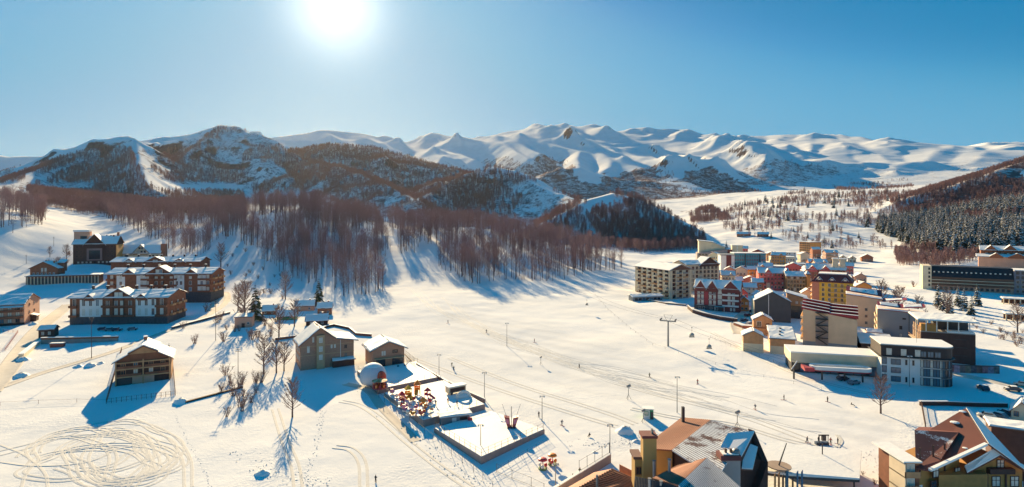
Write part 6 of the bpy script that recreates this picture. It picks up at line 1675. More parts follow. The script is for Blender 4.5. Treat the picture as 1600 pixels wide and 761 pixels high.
# ---------------------------------------------------------------- people
def person_mesh(pose, coat, legs, hat, key):
    """one continuous body grown over a small skeleton"""
    J = {'stand': dict(pel=(0, 0, .95), che=(0, .02, 1.32), nec=(0, .02, 1.5), hea=(0, -.02, 1.62), top=(0, -.02, 1.74), el1=(-.27, .0, 1.2), ha1=(-.29, -.12, .95), el2=(.27, .0, 1.2), ha2=(.30, -.1, .95), kn1=(-.11, -.03, .5), an1=(-.12, .03, .08), to1=(-.13, -.16, .05), kn2=(.11, -.03, .5), an2=(.12, .03, .08), to2=(.13, -.16, .05)),
         'walk': dict(pel=(0, 0, .93), che=(0, -.04, 1.3), nec=(0, -.06, 1.48), hea=(0, -.1, 1.6), top=(0, -.1, 1.72), el1=(-.26, .14, 1.2), ha1=(-.27, .2, .96), el2=(.26, -.14, 1.2), ha2=(.26, -.32, 1.02), kn1=(-.1, -.2, .52), an1=(-.1, -.22, .08), to1=(-.1, -.42, .06), kn2=(.1, .1, .5), an2=(.1, .38, .14), to2=(.1, .3, .04)),
         'sit': dict(pel=(0, 0, .25), che=(0, .1, .62), nec=(0, .1, .8), hea=(0, .06, .92), top=(0, .06, 1.04), el1=(-.27, .2, .5), ha1=(-.3, .25, .2), el2=(.27, .2, .5), ha2=(.3, -.1, .4), kn1=(-.15, -.42, .42), an1=(-.16, -.72, .1), to1=(-.16, -.85, .2), kn2=(.15, -.42, .42), an2=(.16, -.72, .1), to2=(.16, -.85, .2))}[pose]
    names = list(J); E = [('pel', 'che'), ('che', 'nec'), ('nec', 'hea'), ('hea', 'top'), ('che', 'el1'), ('el1', 'ha1'), ('che', 'el2'), ('el2', 'ha2'), ('pel', 'kn1'), ('kn1', 'an1'), ('an1', 'to1'), ('pel', 'kn2'), ('kn2', 'an2'), ('an2', 'to2')]
    rad = dict(pel=.17, che=.19, nec=.075, hea=.115, top=.085, el1=.07, ha1=.055, el2=.07, ha2=.055, kn1=.085, an1=.065, to1=.055, kn2=.085, an2=.065, to2=.055)
    me = bpy.data.meshes.new('skeleton'); me.from_pydata([J[n] for n in names], [(names.index(a), names.index(b)) for a, b in E], [])
    o = bpy.data.objects.new('skeleton', me); COL.objects.link(o)
    md = o.modifiers.new('skin', 'SKIN'); o.modifiers.new('sub', 'SUBSURF').levels = 1
    for i, n in enumerate(names): me.skin_vertices[0].data[i].radius = (rad[n], rad[n])
    me.skin_vertices[0].data[names.index('pel')].use_root = True
    dg = bpy.context.evaluated_depsgraph_get()
    res = bpy.data.meshes.new_from_object(o.evaluated_get(dg)); res.name = 'body'
    bpy.data.objects.remove(o); bpy.data.meshes.remove(me)
    res.materials.clear()
    SK = mat('skin', (.42, .24, .16), .6, .05, 1)
    for m in (mat('coat_' + key, coat, .8, .1, 2), mat('trousers_' + key, legs, .8, .1, 2), SK, mat('hat_' + key, hat, .8, .1, 2)): res.materials.append(m)
    zp, zn, zh = J['pel'][2], J['nec'][2], J['hea'][2]
    for p in res.polygons:
        c = p.center; p.material_index = 3 if c.z > zh + .03 else 2 if c.z > zn + .01 else 1 if (c.z < zp + .02 and abs(c.x) < .24) else 0
        p.use_smooth = True
    return res
DK, NV = (.03, .03, .035), (.03, .05, .10)
PM = {'dark': person_mesh('stand', DK, DK, (.05, .05, .05), 'dark'), 'navy': person_mesh('walk', NV, DK, (.2, .05, .05), 'navy'), 'red': person_mesh('stand', (.35, .04, .03), DK, DK, 'red'), 'sit': person_mesh('sit', DK, NV, DK, 'sit'), 'green': person_mesh('walk', (.06, .10, .05), DK, DK, 'green')}
def person(px, py, kind, yaw, label, skis=False, z=None):
    p = gp(px, py) if z is None else PZ(px, py, z); root = thing('person', label, 'person', p, R(yaw)); part('body', PM[kind], root)
    if skis:
        for x in (-.12, .12): MB().box(x - .05, x + .05, -.95, .75, .004, .04).add('ski', root, REDP)
        for x in (-.33, .33): MB().tube((x, -.1, .98), (x * 1.25, .1, 0), .012, n=4).add('ski_pole', root, DMETAL)
for a in ((587, 754, 'dark', 160, 'person in dark clothes alone at the bottom of the snow field', False), (878, 665, 'navy', 40, 'skier in navy right of the lower terrace corner', True), (921, 682, 'sit', -30, 'person sitting in the snow right of the lower terrace', False), (842, 652, 'dark', 10, 'person in black beside the outer corner of the lower terrace', False),
          (706, 573, 'green', 60, 'person in green on the piste above the terraces', False), (709, 579, 'dark', 20, 'person just below the one in green on the piste', False), (1293, 628, 'dark', 30, 'person on the piste in front of the lift station', True), (1331, 634, 'sit', 60, 'person crouching on the piste left of the single bare tree', False),
          (1261, 692, 'navy', 80, 'skier in navy at the left of the drag-lift frame', True), (1279, 692, 'dark', 20, 'skier in black close to the drag-lift frame', True), (1298, 694, 'red', -20, 'skier in red right of the drag-lift frame', True), (1309, 694, 'dark', 40, 'skier in black at the end of the drag-lift queue', True), (906, 742, 'green', 20, 'person in green by the boundary wall near the fence', False), (895, 752, 'dark', 200, 'person in dark clothes by the boundary wall at the bottom', False),
          (622, 577, 'dark', 0, 'left one of two people in the shade before the lodge', False), (632, 575, 'navy', 120, 'right one of two people in the shade before the lodge', False)):
    person(*a)
for i, (px, py, kd, w) in enumerate(((760, 520, 'navy', 'high on the piste near the wood'), (835, 535, 'red', 'in the middle of the upper piste'), (905, 575, 'dark', 'left of the tripod snow gun'), (1090, 600, 'red', 'right of the tall floodlight post'), (1180, 640, 'navy', 'behind the snow-dusted roof on the piste'), (1015, 590, 'green', 'above the tripod snow gun'), (1225, 625, 'dark', 'below the long lift station'), (700, 505, 'dark', 'below the run through the wood'))):
    person(px, py, kd, 40 + i * 37, 'skier in %s %s' % ({'navy': 'navy', 'red': 'red', 'dark': 'black', 'green': 'green'}[kd], w), True)
person(681, 634, 'dark', 30, 'person in black standing among the play equipment', z=Z2)
person(700, 630, 'red', 30, 'person in red by the trailer stage', z=Z2)
person(714, 634, 'navy', 80, 'person in navy at the front rail of the middle terrace', z=Z2)
person(87, 512, 'dark', 30, 'person in black beside the small gate hut')
# ---------------------------------------------------------------- the big roofs at the bottom
def dusted(name, col, amount=.5):
    """sheet roof with wind-blown snow lying on it in patches"""
    if name in MATS: return MATS[name]
    m = mat(name, col, .75, .15, .4)
    n, l = m.node_tree.nodes, m.node_tree.links; b = n['Principled BSDF']
    src = b.inputs['Base Color'].links[0].from_socket
    co = n.new('ShaderNodeNewGeometry')
    t1 = n.new('ShaderNodeTexNoise'); t1.inputs['Scale'].default_value = .35; t1.inputs['Detail'].default_value = 3
    t2 = n.new('ShaderNodeTexNoise'); t2.inputs['Scale'].default_value = 4.0; t2.inputs['Detail'].default_value = 5
    l.new(co.outputs['Position'], t1.inputs[0]); l.new(co.outputs['Position'], t2.inputs[0])
    ad = n.new('ShaderNodeMath'); ad.operation = 'MULTIPLY_ADD'; ad.inputs[1].default_value = .45
    l.new(t2.outputs[0], ad.inputs[0]); l.new(t1.outputs[0], ad.inputs[2])
    r = n.new('ShaderNodeMapRange'); r.inputs[1].default_value = 1.05 - amount * .7; r.inputs[2].default_value = 1.17 - amount * .7
    l.new(ad.outputs[0], r.inputs[0])
    mx = n.new('ShaderNodeMix'); mx.data_type = 'RGBA'; mx.inputs[7].default_value = (.80, .79, .77, 1)
    l.new(r.outputs[0], mx.inputs[0]); l.new(src, mx.inputs[6]); l.new(mx.outputs[2], b.inputs['Base Color'])
    return m
TERRA = dusted('terracotta_sheet', (.33, .125, .07), .12)
TILE = mat('red_clay_tile', (.33, .11, .055), .8, .2, .8)
DUST = dusted('snow_dusted_sheet', (.15, .07, .06), .66)
DUST2 = dusted('snow_patched_sheet', (.15, .045, .035), .33)
TANW = mat('tan_render', (.48, .29, .10), .85, .1, .4)
def quad_pts(*a): return [PZ(*p) for p in a]
def slab(root, name, pts, m, th=.25, up=0.0):
    o = root.matrix_world.inverted() if False else Vector(root.location)
    b = MB().prism([p - o + Vector((0, 0, up - th)) for p in pts], (0, 0, th))
    return b.add(name, root, m)
def ribs(root, quad, n, m, w=.06, h=.07, name='roof_ribs', across=False):
    """raised seams or tile courses running over a roof slope"""
    o = Vector(root.location); a, b, c, d = quad
    if across: a, b, c, d = b, c, d, a
    M_ = MB()
    for i in range(n):
        t = (i + .5) / n; p, q = a.lerp(b, t) - o, d.lerp(c, t) - o
        s = (b - a).normalized() * w
        M_.prism([p - s, p + s, q + s, q - s], (0, 0, h))
    r = M_.add(name, root, m); r['kind'] = 'stuff'; return r
def walls_below(root, pts, z0, m, name='wall', inset=.93):
    o = Vector(root.location); c = sum(pts, Vector()) / len(pts)
    q = [c + (p - c) * inset for p in pts]
    b = MB(); n = len(q); V = [Vector((p.x, p.y, z0)) - o for p in q] + [p - o - Vector((0, 0, .3)) for p in q]
    k = len(b.V); b.V += V
    for i in range(n): j = (i + 1) % n; b.F.append((k + i, k + j, k + n + j, k + n + i)); b.M.append(0)
    b.F.append(tuple(k + n + i for i in range(n))); b.M.append(0)
    return b.add(name, root, m)
def dusted_house():
    A, B, C, D = quad_pts((1110, 656, 18), (1050, 703, 18), (1003, 700, 16.3), (1065, 652, 16.3))
    E, G = quad_pts((1168, 672, 17.2), (1120, 748, 16.95))
    g = gp(1060, 770)
    root = thing('tile_roofed_house', 'large house with terracotta slope, snow-dusted slope and tan chimney tower', 'house', Vector((34, 110, 3)))
    slab(root, 'roof', [A, B, C, D], TERRA); ribs(root, [A, B, C, D], 16, mat('terracotta_seam', (.24, .09, .055), .8, .2, 1), .035, .05, name='tile_courses', across=True); slab(root, 'roof', [A, E, G, B], DUST)
    ribs(root, [A, E, G, B], 30, mat('rib_brown', (.14, .085, .08), .8, .2, 1), .035, .05, across=True)
    walls_below(root, [D, C, B, G, E, A], 2, DARKW, inset=.92)
    W = [C.lerp(B, .08), B, B + Vector((.4, -.2, -10)), C + Vector((.6, 0, -9))]
    o = Vector(root.location)
    MB().prism([C - o + Vector((.6, .3, -.4)), B - o + Vector((.2, .5, -.5)), B - o + Vector((.2, .5, -13)), C - o + Vector((.6, .3, -12))], (.3, .9, 0)).add('tan_wall', root, TANW)
    # chimney tower, flues
    def bx(nm, px0, px1, d, zt, zb, dep, m): 
        x0, x1 = (px0 - CX) / F * d, (px1 - CX) / F * d
        return MB().box(x0 - o.x, x1 - o.x, d - o.y, d - o.y + dep, zb - o.z, zt - o.z).add(nm, root, m)
    bx('chimney_tower', 1005, 1026, 105.5, 21.6, 3, 2.2, TANW); bx('chimney_cap', 1003.5, 1028, 105.2, 22.1, 21.604, 2.8, MAROON); bx('cowl', 1018, 1021, 106.3, 22.9, 22.11, .6, METAL)
    bx('small_annex', 992, 1004.5, 107, 17.2, 3, 3, TANW); bx('annex_roof', 990, 1004.4, 106.6, 17.7, 17.21, 3.6, BRNROOF); part('window', window_mesh(1.0, 1.2, WOOD, G_DARK, 1), root, (-o.x + 998.5 * 0 + (998.5 - CX) / F * 107, 107 - o.y, 14.4 - o.z))
    bx('chimney', 1066, 1070, 127.5, 20.0, 16, .7, DMETAL)
    # lower front roof
    H1, H2, L1, L2 = quad_pts((1105, 715, 18.0), (1060, 758, 17.6), (1019, 747, 16.5), (1058, 727, 16.7))
    R1, R2 = quad_pts((1158, 762, 16.4), (1112, 805, 16.0))
    slab(root, 'lower_roof', [H1, H2, L1, L2], TERRA); slab(root, 'lower_roof', [H1, R1, R2, H2], dusted('snowy_lower_sheet', (.16, .07, .06), .8)); ribs(root, [H1, R1, R2, H2], 30, MATS['rib_brown'], .035, .05, across=True)
    ribs(root, [H1, H2, L1, L2], 16, MATS['terracotta_seam'], .04, .05, name='tile_courses', across=True)
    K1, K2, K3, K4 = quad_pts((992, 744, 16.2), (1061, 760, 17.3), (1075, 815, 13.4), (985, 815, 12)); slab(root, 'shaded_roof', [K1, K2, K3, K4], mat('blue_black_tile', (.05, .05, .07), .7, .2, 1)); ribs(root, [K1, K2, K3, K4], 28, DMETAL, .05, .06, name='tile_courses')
    walls_below(root, [H1, L2, L1, K4, K3, R2, R1], 1, DARKW)
    for px, py0, py1, d in ((1022, 721, 748, 104), (1046, 719, 758, 102), (1015, 749, 775, 98), (1033, 753, 780, 98)):
        x = (px - CX) / F * d; zt = CAMH - (py0 - HY) / F * d; MB().tube((x - o.x, d - o.y, 10 - o.z), (x - o.x, d - o.y, zt - o.z), .26, n=8).add('flue', root, mat('zinc', (.38, .36, .36), .4, .15, 2, metal=.3)); MB().tube((x - o.x, d - o.y, zt - o.z + .004), (x - o.x, d - o.y, zt - o.z + .2), .34, n=8).add('flue_cap', root, METAL)
    bx('chimney_block', 1128, 1157, 106, 17.4, 12, 1.8, mat('pinkish_render', (.52, .40, .36), .85, .08, .5)); bx('chimney_block_cap', 1126.5, 1158.5, 105.6, 18.3, 17.404, 2.6, MAROON); bx('snow_cover', 1130, 1155, 105.9, 18.5, 18.31, 1.8, RSNOW)
    for px in (1133, 1141, 1149): bx('vent_pot', px, px + 3, 106.5, 19.2, 18.51, .4, DARKW)
    q = PZ(1150, 706, 18.6); b = MB(); ball(b, tuple(q - o), .75, 0, 12, 6, .9); b.add('satellite_dish', root, METAL)
    # right-hand gable with dark front
    P0, P1, S1, S0 = quad_pts((1137, 677, 18.6), (1179, 673, 19.2), (1157, 715, 16.2), (1106, 736, 15.4)); slab(root, 'gable_roof', [P0, P1, S1, S0], dusted('deep_snow_sheet', (.16, .08, .07), .95), .3)
    T = quad_pts((1179, 673, 19.2), (1200, 722, 15.0)); 
    MB().prism([P1 - o - Vector((.1, 0, .4)), T[1] - o - Vector((0, 0, .3)), Vector((T[1].x, T[1].y, 1)) - o, Vector((S1.x, S1.y, 1)) - o, S1 - o - Vector((0, 0, .4))], (-.4, 1.5, 0)).add('dark_gable', root, DARKW)
    slab(root, 'gable_roof', [P1, T[1], T[1] + Vector((-.8, 1.2, 0)), P1 + Vector((-.8, 1.2, 0))], DARKW, .3)
    Y = quad_pts((1164, 692, 17.2), (1184, 700, 16.6), (1176, 734, 14.2), (1159, 733, 14.2)); slab(root, 'porch_roof', Y, BRNROOF, .25); slab(root, 'snow_cover', [p + Vector((0, -.02, .26)) for p in Y], RSNOW, .22)
    # hipped clay roof lower left
    root = thing('clay_roofed_house', 'low house with red clay tile roof at the bottom edge', 'house', Vector((19, 108, 3)))
    q = quad_pts((957, 732, 12), (990, 747, 12), (1000, 815, 8.6), (835, 800, 8.6)); slab(root, 'roof', q, TILE); ribs(root, q, 30, mat('tile_roll', (.22, .07, .04), .8, .25, 1), .09, .12, name='tile_courses', across=True)
    q2 = quad_pts((957, 732, 12), (835, 800, 8.6), (862, 776, 8.9), (928, 738, 10.2)); slab(root, 'roof', q2, TERRA)
    walls_below(root, [q[1], q[2], q[3], q2[2], q2[3]], 1, CREAM); o = Vector(root.location)
    z = PZ(933, 757, 12); MB().tube(z - o - Vector((0, 0, 4)), z - o + Vector((0, 0, 1.8)), .25, n=8).add('flue', root, METAL)
    f = quad_pts((968, 726, 12.4), (992, 738, 12.6)); MB().prism([f[0] - o, f[1] - o, f[1] - o - Vector((0, 0, 2.2)), f[0] - o - Vector((0, 0, 1.8))], (0, .3, 0)).add('timber_screen', root, BRICK)
    # white canopy and its clutter
    c = quad_pts((1198, 692, 9.5), (1346, 706, 9.0), (1343, 750, 8.6), (1236, 744, 8.8), (1190, 738, 9.2))
    root = thing('snowy_canopy', 'wide flat canopy roof under smooth snow, dark and open below', 'canopy', Vector((62, 122, 4))); o = Vector(root.location)
    slab(root, 'roof', c, DMETAL, .5); slab(root, 'snow_cover', [p + Vector((0, 0, .35)) for p in c], RSNOW, .33)
    ins = [sum(c, Vector()) / 5 + (p - sum(c, Vector()) / 5) * .9 for p in c]
    for p in ins: MB().tube(Vector((p.x, p.y, 1)) - o, p - o - Vector((0, 0, .52)), .18, n=6).add('post', root, DMETAL)
    MB().prism([Vector((p.x, p.y, 1)) - o for p in (ins[0], ins[1], ins[1] + Vector((0, -1, 0)), ins[0] + Vector((0, -1, 0)))], (0, 0, 6)).add('back_wall', root, DARKW)
    z = PZ(1285, 711, 9.3); MB().tube(z - o - Vector((0, 0, .2)), z - o + Vector((0, 0, 2.6)), .12, n=6).add('roof_mast', root, DMETAL)
    p = PZ(1217, 727, 10.5); root = thing('disc_roof', 'round brown disc roof with a tilted dark pole beside the canopy', 'shelter', p)
    MB().tube((0, 0, -.2), (0, 0, 0), 2.4, n=20).add('disc', root, mat('felt_brown', (.30, .22, .17), .85, .15, .6)); MB().tube((0, 0, .004), (1.6, 0, 4.6), .16, .09).add('pole', root, DMETAL); MB().tube((0, 0, -8), (0, 0, -.21), .2).add('leg', root, DARKW)
    BL = mat('blue_pad', (.04, .15, .27), .6, .15, 1)
    for i, (px, py, m, w_) in enumerate(((1199, 736, WOODL, 'tan'), (1205, 734, WOODL, 'tan'), (1211, 738, DARKW, 'dark'), (1217, 727, BL, 'thick blue'), (1233, 732, BL, 'blue'), (1240, 731, BL, 'blue'))):
        t = PZ(px, py, 9.4); r = thing('upright_pole', '%s upright pole beside the canopy, %s from the dark gable' % (w_, ('first', 'second', 'third', 'fourth', 'fifth', 'last')[i]), 'pole', Vector((t.x, t.y - 3.5, 1)), 0, 'upright poles beside the canopy')
        MB().tube((0, 0, 0), (0, 0, 9.0), .35 if px == 1217 else .2, n=8).add('shaft', r, m); MB().tube((0, 0, 9.004), (.15, 0, 9.5), .2, .05, n=8).add('tip', r, m)
dusted_house()
def big_chalet():
    root = thing('brown_chalet', 'big chalet with dark red-brown roof and ochre gables cut by the corner of the picture', 'chalet', Vector((90, 117, 4))); o = Vector(root.location)
    K, S, Rr, Q = quad_pts((1508, 638, 20), (1453, 671, 16.6), (1467, 721, 13.7), (1543, 694, 17.0))
    RB = mat('oxblood_sheet', (.17, .045, .028), .7, .12, .3)
    slab(root, 'roof', [K, S, Rr, Q], RB, .3)
    U, V_, R2, W1, W0 = quad_pts((1429, 672, 17.0), (1498, 675.5, 17.4), (1468, 720, 14.2), (1454, 735, 12.9), (1431, 731, 12.9))
    slab(root, 'wing_roof', [U, V_, R2, W1, W0], DUST2, .3)
    b1 = quad_pts((1429, 672, 17.0), (1498, 675.5, 17.4), (1490, 668, 15.6), (1436, 667, 15.4)); slab(root, 'wing_roof', b1, RB, .25)
    K2, N2 = quad_pts((1515, 640, 19.6), (1606, 738, 11.4)); bl = [K + Vector((.2, 0, .02)), K2, N2, Q + Vector((.2, 0, .02))]
    slab(root, 'side_roof', bl, RB, .3); slab(root, 'snow_cover', [p + Vector((0, 0, .2)) for p in bl], RSNOW, .16)
    # snow along the eaves
    def strip(a, b, w=.5, th=.45, nm='snow_edge'):
        v = (b - a).cross(Vector((0, 0, 1))).normalized() * w
        MB().prism([a - o, b - o, b - o - v, a - o - v], (0, 0, th)).add(nm, root, RSNOW)
    E0, E1 = quad_pts((1454, 735.5, 13.1), (1542, 695, 17.1)); strip(E0 + Vector((0, -.25, -.1)), E1 + Vector((0, -.25, -.1)), .7)
    for q in ((1492, 660, 18.2, .9), (1504, 643, 19.7, .7), (1508, 700, 15.9, .5)):
        z = PZ(*q[:3]); b = MB(); ball(b, tuple(z - o), q[3], 0, 10, 5, .25); b.add('snow_patch', root, RSNOW)
    # front gable
    X, XB, G0, G1 = quad_pts((1563, 711, 14.6), (1551, 704, 15.4), (1507, 730, 11.9), (1511, 739, 11.2)); slab(root, 'gable_roof', [X, XB, G0, G1], RB, .3); slab(root, 'snow_cover', [p + Vector((0, -.03, .34)) for p in (X, XB, G0, G1)], RSNOW, .32)
    Y1, Y2 = quad_pts((1612, 741, 11.0), (1606, 731, 11.8)); slab(root, 'gable_roof', [X, Y1, Y2, XB], RB, .3); slab(root, 'snow_cover', [p + Vector((0, 0, .22)) for p in (X, Y1, Y2, XB)], RSNOW, .2)
    gx0, gx1, gy = G1.x + .5, Y1.x - .3, 116.2
    MB().prism([(gx0 - o.x, gy - o.y, -3), (gx1 - o.x, gy - o.y, -3), (gx1 - o.x, gy - o.y, 11.0 - o.z), (X.x - o.x, gy - o.y, 14.0 - o.z), (gx0 - o.x, gy - o.y, 10.9 - o.z)], (0, 8, 0)).add('gable_wall', root, OCHRE)
    def win(px, py, d, w=1.5, h=1.9, pane=G_PALE):
        part('window', window_mesh(w, h, DARKW, pane, 2), root, ((px - CX) / F * d - o.x, d - o.y, CAMH - (py - HY) / F * d - o.z - h / 2))
    for px in (1528, 1556, 1585): win(px, 752, gy)
    win(1563, 725, gy, 1.3, 1.6)
    MB().box((1541 - CX) / F * gy - o.x, (1580 - CX) / F * gy - o.x, gy - o.y - 1.0, gy - o.y - .02, CAMH - (738 - HY) / F * gy - o.z, CAMH - (730 - HY) / F * gy - o.z).add('carved_balcony', root, DARKW)
    for px in (1514, 1542, 1571, 1600): x = (px - CX) / F * gy; MB().box(x - o.x - .15, x - o.x + .15, gy - o.y - .2, gy - o.y - .02, -3, 11.0 - o.z).add('timber_post', root, DARKW)
    # left front wall
    a, b = Vector((80.2, 113.6, 0)), Vector((gx0 + .2, 117.5, 0)); v = b - a
    MB().prism([a - o + Vector((0, 0, 3)), b - o + Vector((0, 0, 3)), b - o + Vector((0, 0, 14.6)), a - o + Vector((0, 0, 12.9))], (-.3, 6, 0)).add('front_wall', root, OCHRE)
    MB().prism([a - o + Vector((-.02, -.12, 3)), b - o + Vector((-2.6, -.12, 3)), b - o + Vector((-2.6, -.12, 8.8)), a - o + Vector((-.02, -.12, 9.2))], (0, .1, 0)).add('white_lower_wall', root, WHITE)
    ang = math.atan2(v.y, v.x)
    for px, py, d, pn in ((1461, 737, 114.2, G_PALE), (1495, 738, 116.0, G_PALE), (1458, 759, 113.9, G_DARK), (1492, 760, 115.8, G_DARK)):
        z = CAMH - (py - HY) / F * d; part('window', window_mesh(1.4, 1.9, DARKW, pn, 2), root, ((px - CX) / F * d - o.x, d - o.y - .15, z - o.z - .95), ang)
    for t in (.02, .34, .62): q = a.lerp(b, t) - o; MB().box(-.15, .15, -.22, -.02, 7, 12.6).add('timber_post', root, DARKW, loc=(q.x, q.y, 0), rz=ang)
    # balconies on the outer left side
    for i, z in enumerate((14.2, 11.4, 8.6, 5.8)):
        MB().box(76.6 - o.x, 79.6 - o.x, 112.2 - o.y, 117 - o.y, z - o.z - .2, z - o.z).add('balcony_slab', root, WOODL)
        if i: MB().box(76.6 - o.x, 79.6 - o.x, 112.2 - o.y, 112.3 - o.y, z - o.z + .01, z - o.z + 1.0).add('balcony_rail', root, WOODL); part('window', window_mesh(1.3, 1.7, WHITE, G_PALE, 1), root, (78.3 - o.x, 113.2 - o.y, z - o.z + .4))
    MB().box(76.6 - o.x, 76.8 - o.x, 112.2 - o.y, 117 - o.y, -3, 14.2 - o.z).add('side_screen', root, CREAM); MB().box(77 - o.x, 80.2 - o.x, 113.4 - o.y, 121 - o.y, -3, 14 - o.z).add('side_wall', root, WOOD)
    MB().prism([(76.2 - o.x, 112 - o.y, 14.25 - o.z), (79.8 - o.x, 112 - o.y, 14.25 - o.z), (79.8 - o.x, 122 - o.y, 14.25 - o.z), (76.2 - o.x, 122 - o.y, 14.25 - o.z)], (0, 0, .3)).add('side_snow', root, RSNOW)
    MB().prism([Vector((p.x, p.y, 1)) - o for p in (S, K, Q, Rr)], (0, 0, 10.0)).add('core_wall', root, OCHRE)
    # lower wing behind to the right
    p = gp(1605, 690); root, w, h, k = house('rear_wing', 'dark-walled wing with snow-edged roof behind the brown chalet', 'house', 0, 0, -30, 20, 11.2, 6, 'flat', 0, DARKW, BRNROOF, pos=Vector((116, 124, 4.0)), inm=True, over=.5, snow=.35)
    root, w, h, k = house('white_cottage', 'small white house with snowy roof cut by the right edge', 'cottage', 1597, 658, -42, 26, 14, 7, 'gy', 2.6, CREAM, over=.5, snow=.35); windows(root, w, 7, 'F', (-1.2, 1.2), [1.2], .9, 1.2, WOOD, G_DARK)
big_chalet()

# ---------------------------------------------------------------- garden trees and bushes
BIGT = []
DBARK = mat('dark_bark', (.16, .105, .09), .9, .3, .3); DTWIG = mat('dark_twigs', (.26, .16, .13), .9, .3, .2)
for i in range(3):
    t, c = bare_tree(11, 300 + i, spread=.44, first=.2, limbs=36, twigs=17, tw=.045, rt=.28); BIGT.append((new_mesh('trunk', *t, [DBARK]), new_mesh('crown', *c, [DTWIG])))
def bush_mesh(seed, h=3.0):
    rnd = random.Random(seed); V, Fc = [], []
    for k in range(11):
        a = rnd.uniform(0, 6.28); l = rnd.uniform(.1, .55); b = Vector((rnd.uniform(-.4, .4), rnd.uniform(-.4, .4), -.2)); e = b + Vector((math.cos(a) * l * h, math.sin(a) * l * h, h * rnd.uniform(.6, 1)))
        stick(V, Fc, b, e, .07, .02)
        for j in range(10):
            q = b.lerp(e, rnd.uniform(.3, 1)); c = rnd.uniform(0, 6.28); stick(V, Fc, q, q + Vector((math.cos(c), math.sin(c), rnd.uniform(.4, 1.4))).normalized() * h * rnd.uniform(.12, .3), .035, .015)
    return new_mesh('stems', V, Fc, [DTWIG])
BUSH = [bush_mesh(400 + i) for i in range(5)]
def tree_at(px, py, hpx, meshes, h0, label, name='bare_tree', group=None, rz=0):
    p = gp(px, py); return tree_thing(name, p - Vector((0, 0, .1)), meshes, label, 'tree', group, hpx * p.y / F / h0, rz)
for i, (px, py, hp, lb) in enumerate(((1376, 646, 58, 'dark round-crowned bare tree standing alone before the lift station'), (432, 583, 50, 'bare garden tree left of the big shingled house'), (444, 580, 44, 'slender bare tree closest to the big shingled house'), (457, 652, 58, 'thin bare tree below the blue shadow of the shingled house'), (412, 585, 58, 'bushy bare tree beside the power pole on the left'), (383, 508, 66, 'reddish bare tree behind the brick shed'), (372, 486, 40, 'small bare tree above the brick shed'), (436, 530, 50, 'bare tree before the green cottage'),
    (446, 468, 42, 'bare tree above the cottages'), (104, 405, 22, 'small bare tree above the arcade'), (78, 402, 16, 'twiggy little tree on the slope above the small chalet'), (460, 510, 40, 'bare tree between the green and dark cottages'), (300, 470, 24, 'small bare tree on the bank right of the middle hotel'), (345, 418, 36, 'bare tree beside the path above the hotels'), (1405, 492, 42, 'dark bushy bare tree behind the beige tower'), (1435, 498, 34, 'bare tree behind the grey block'), (1480, 500, 44, 'branching bare tree below the row of spruces'), (1590, 520, 44, 'bare tree at the right edge below the parking shed'), (1378, 480, 40, 'bare tree behind the red roofs'))):
    tree_at(px, py, hp, BIGT[i % 3], 11, lb, rz=i * 1.3)
t, c = spruce(14, 500, snow=.12, tiers=15, wide=.24); PINE = (new_mesh('trunk', *t, [BARK]), new_mesh('crown', c[0], c[1], [NEEDLE2, TSNOW], c[2]))
tree_at(498, 478, 46, PINE, 14, 'dense olive-green pine behind the brown cottage', 'pine_tree'); tree_at(399, 502, 62, PINE, 14, 'tall ragged pine beside the brick shed', 'pine_tree'); tree_at(264, 562, 28, PINE, 14, 'small dark fir at the corner of the guest house fence', 'fir_tree')
for i, px in enumerate((1466, 1474, 1484, 1497, 1507, 1518, 1527)):
    tree_at(px, 478 + (i % 3) * 7, 40 - (i % 2) * 5, SPRUCE[i % 5], 15 + i % 5, 'dark spruce in the row standing before the black hotel', 'spruce_tree', 'row of spruces before the black hotel', i)
for i, (px, py, hp) in enumerate(((1182, 405, 14), (1300, 388, 16), (1288, 380, 14), (1262, 372, 12), (1135, 388, 14), (1342, 372, 12), (1205, 372, 12), (1240, 362, 10))):
    tree_at(px, py, hp, SPRUCE[i % 5], 15 + i % 5, 'lone dark conifer on the open snow of the valley', 'spruce_tree', 'lone conifers in the valley', i)
rb = np.random.RandomState(9)
def bushes(poly, n, label, group, seed, smin=.6, smax=1.3):
    r_ = random.Random(seed); xs = [p[0] for p in poly]; ys = [p[1] for p in poly]; k = 0
    while k < n:
        px, py = r_.uniform(min(xs), max(xs)), r_.uniform(min(ys), max(ys))
        if not inpoly(np.array([px]), np.array([py]), poly)[0]: continue
        p = gp(px, py); e = thing('bare_bush', label, 'bush', p, r_.uniform(0, 6.28), group); s = r_.uniform(smin, smax); e.scale = (s, s, s)
        part('stems', BUSH[k % 5], e); k += 1
bushes([(350, 560), (400, 545), (412, 600), (390, 660), (355, 670), (345, 620)], 16, 'leafless bush in the thicket on the left snow field', 'bushes of the thicket on the left snow field', 1, .8, 1.7)
bushes([(270, 505), (345, 478), (420, 500), (430, 530), (340, 540), (280, 545)], 20, 'leafless bush on the bank between the hotels and the cottages', 'bushes on the bank by the cottages', 2, .9, 1.7)
bushes([(330, 390), (370, 380), (460, 440), (440, 470), (350, 450)], 20, 'leafless bush under the wood beside the winding path', 'bushes under the wood', 3, .8, 1.5)
bushes([(1440, 500), (1530, 500), (1600, 520), (1600, 548), (1520, 515)], 22, 'leafless bush on the snow bank right of the tall brown building', 'bushes on the right snow bank', 4, .6, 1.2)
bushes([(1360, 440), (1460, 450), (1470, 500), (1420, 505), (1370, 480)], 16, 'leafless bush behind the beige and grey blocks', 'bushes behind the blocks', 5, .8, 1.6)
bushes([(60, 405), (118, 392), (118, 412), (70, 415)], 6, 'leafless bush on the slope above the arcade', 'bushes above the arcade', 6, .8, 1.4)
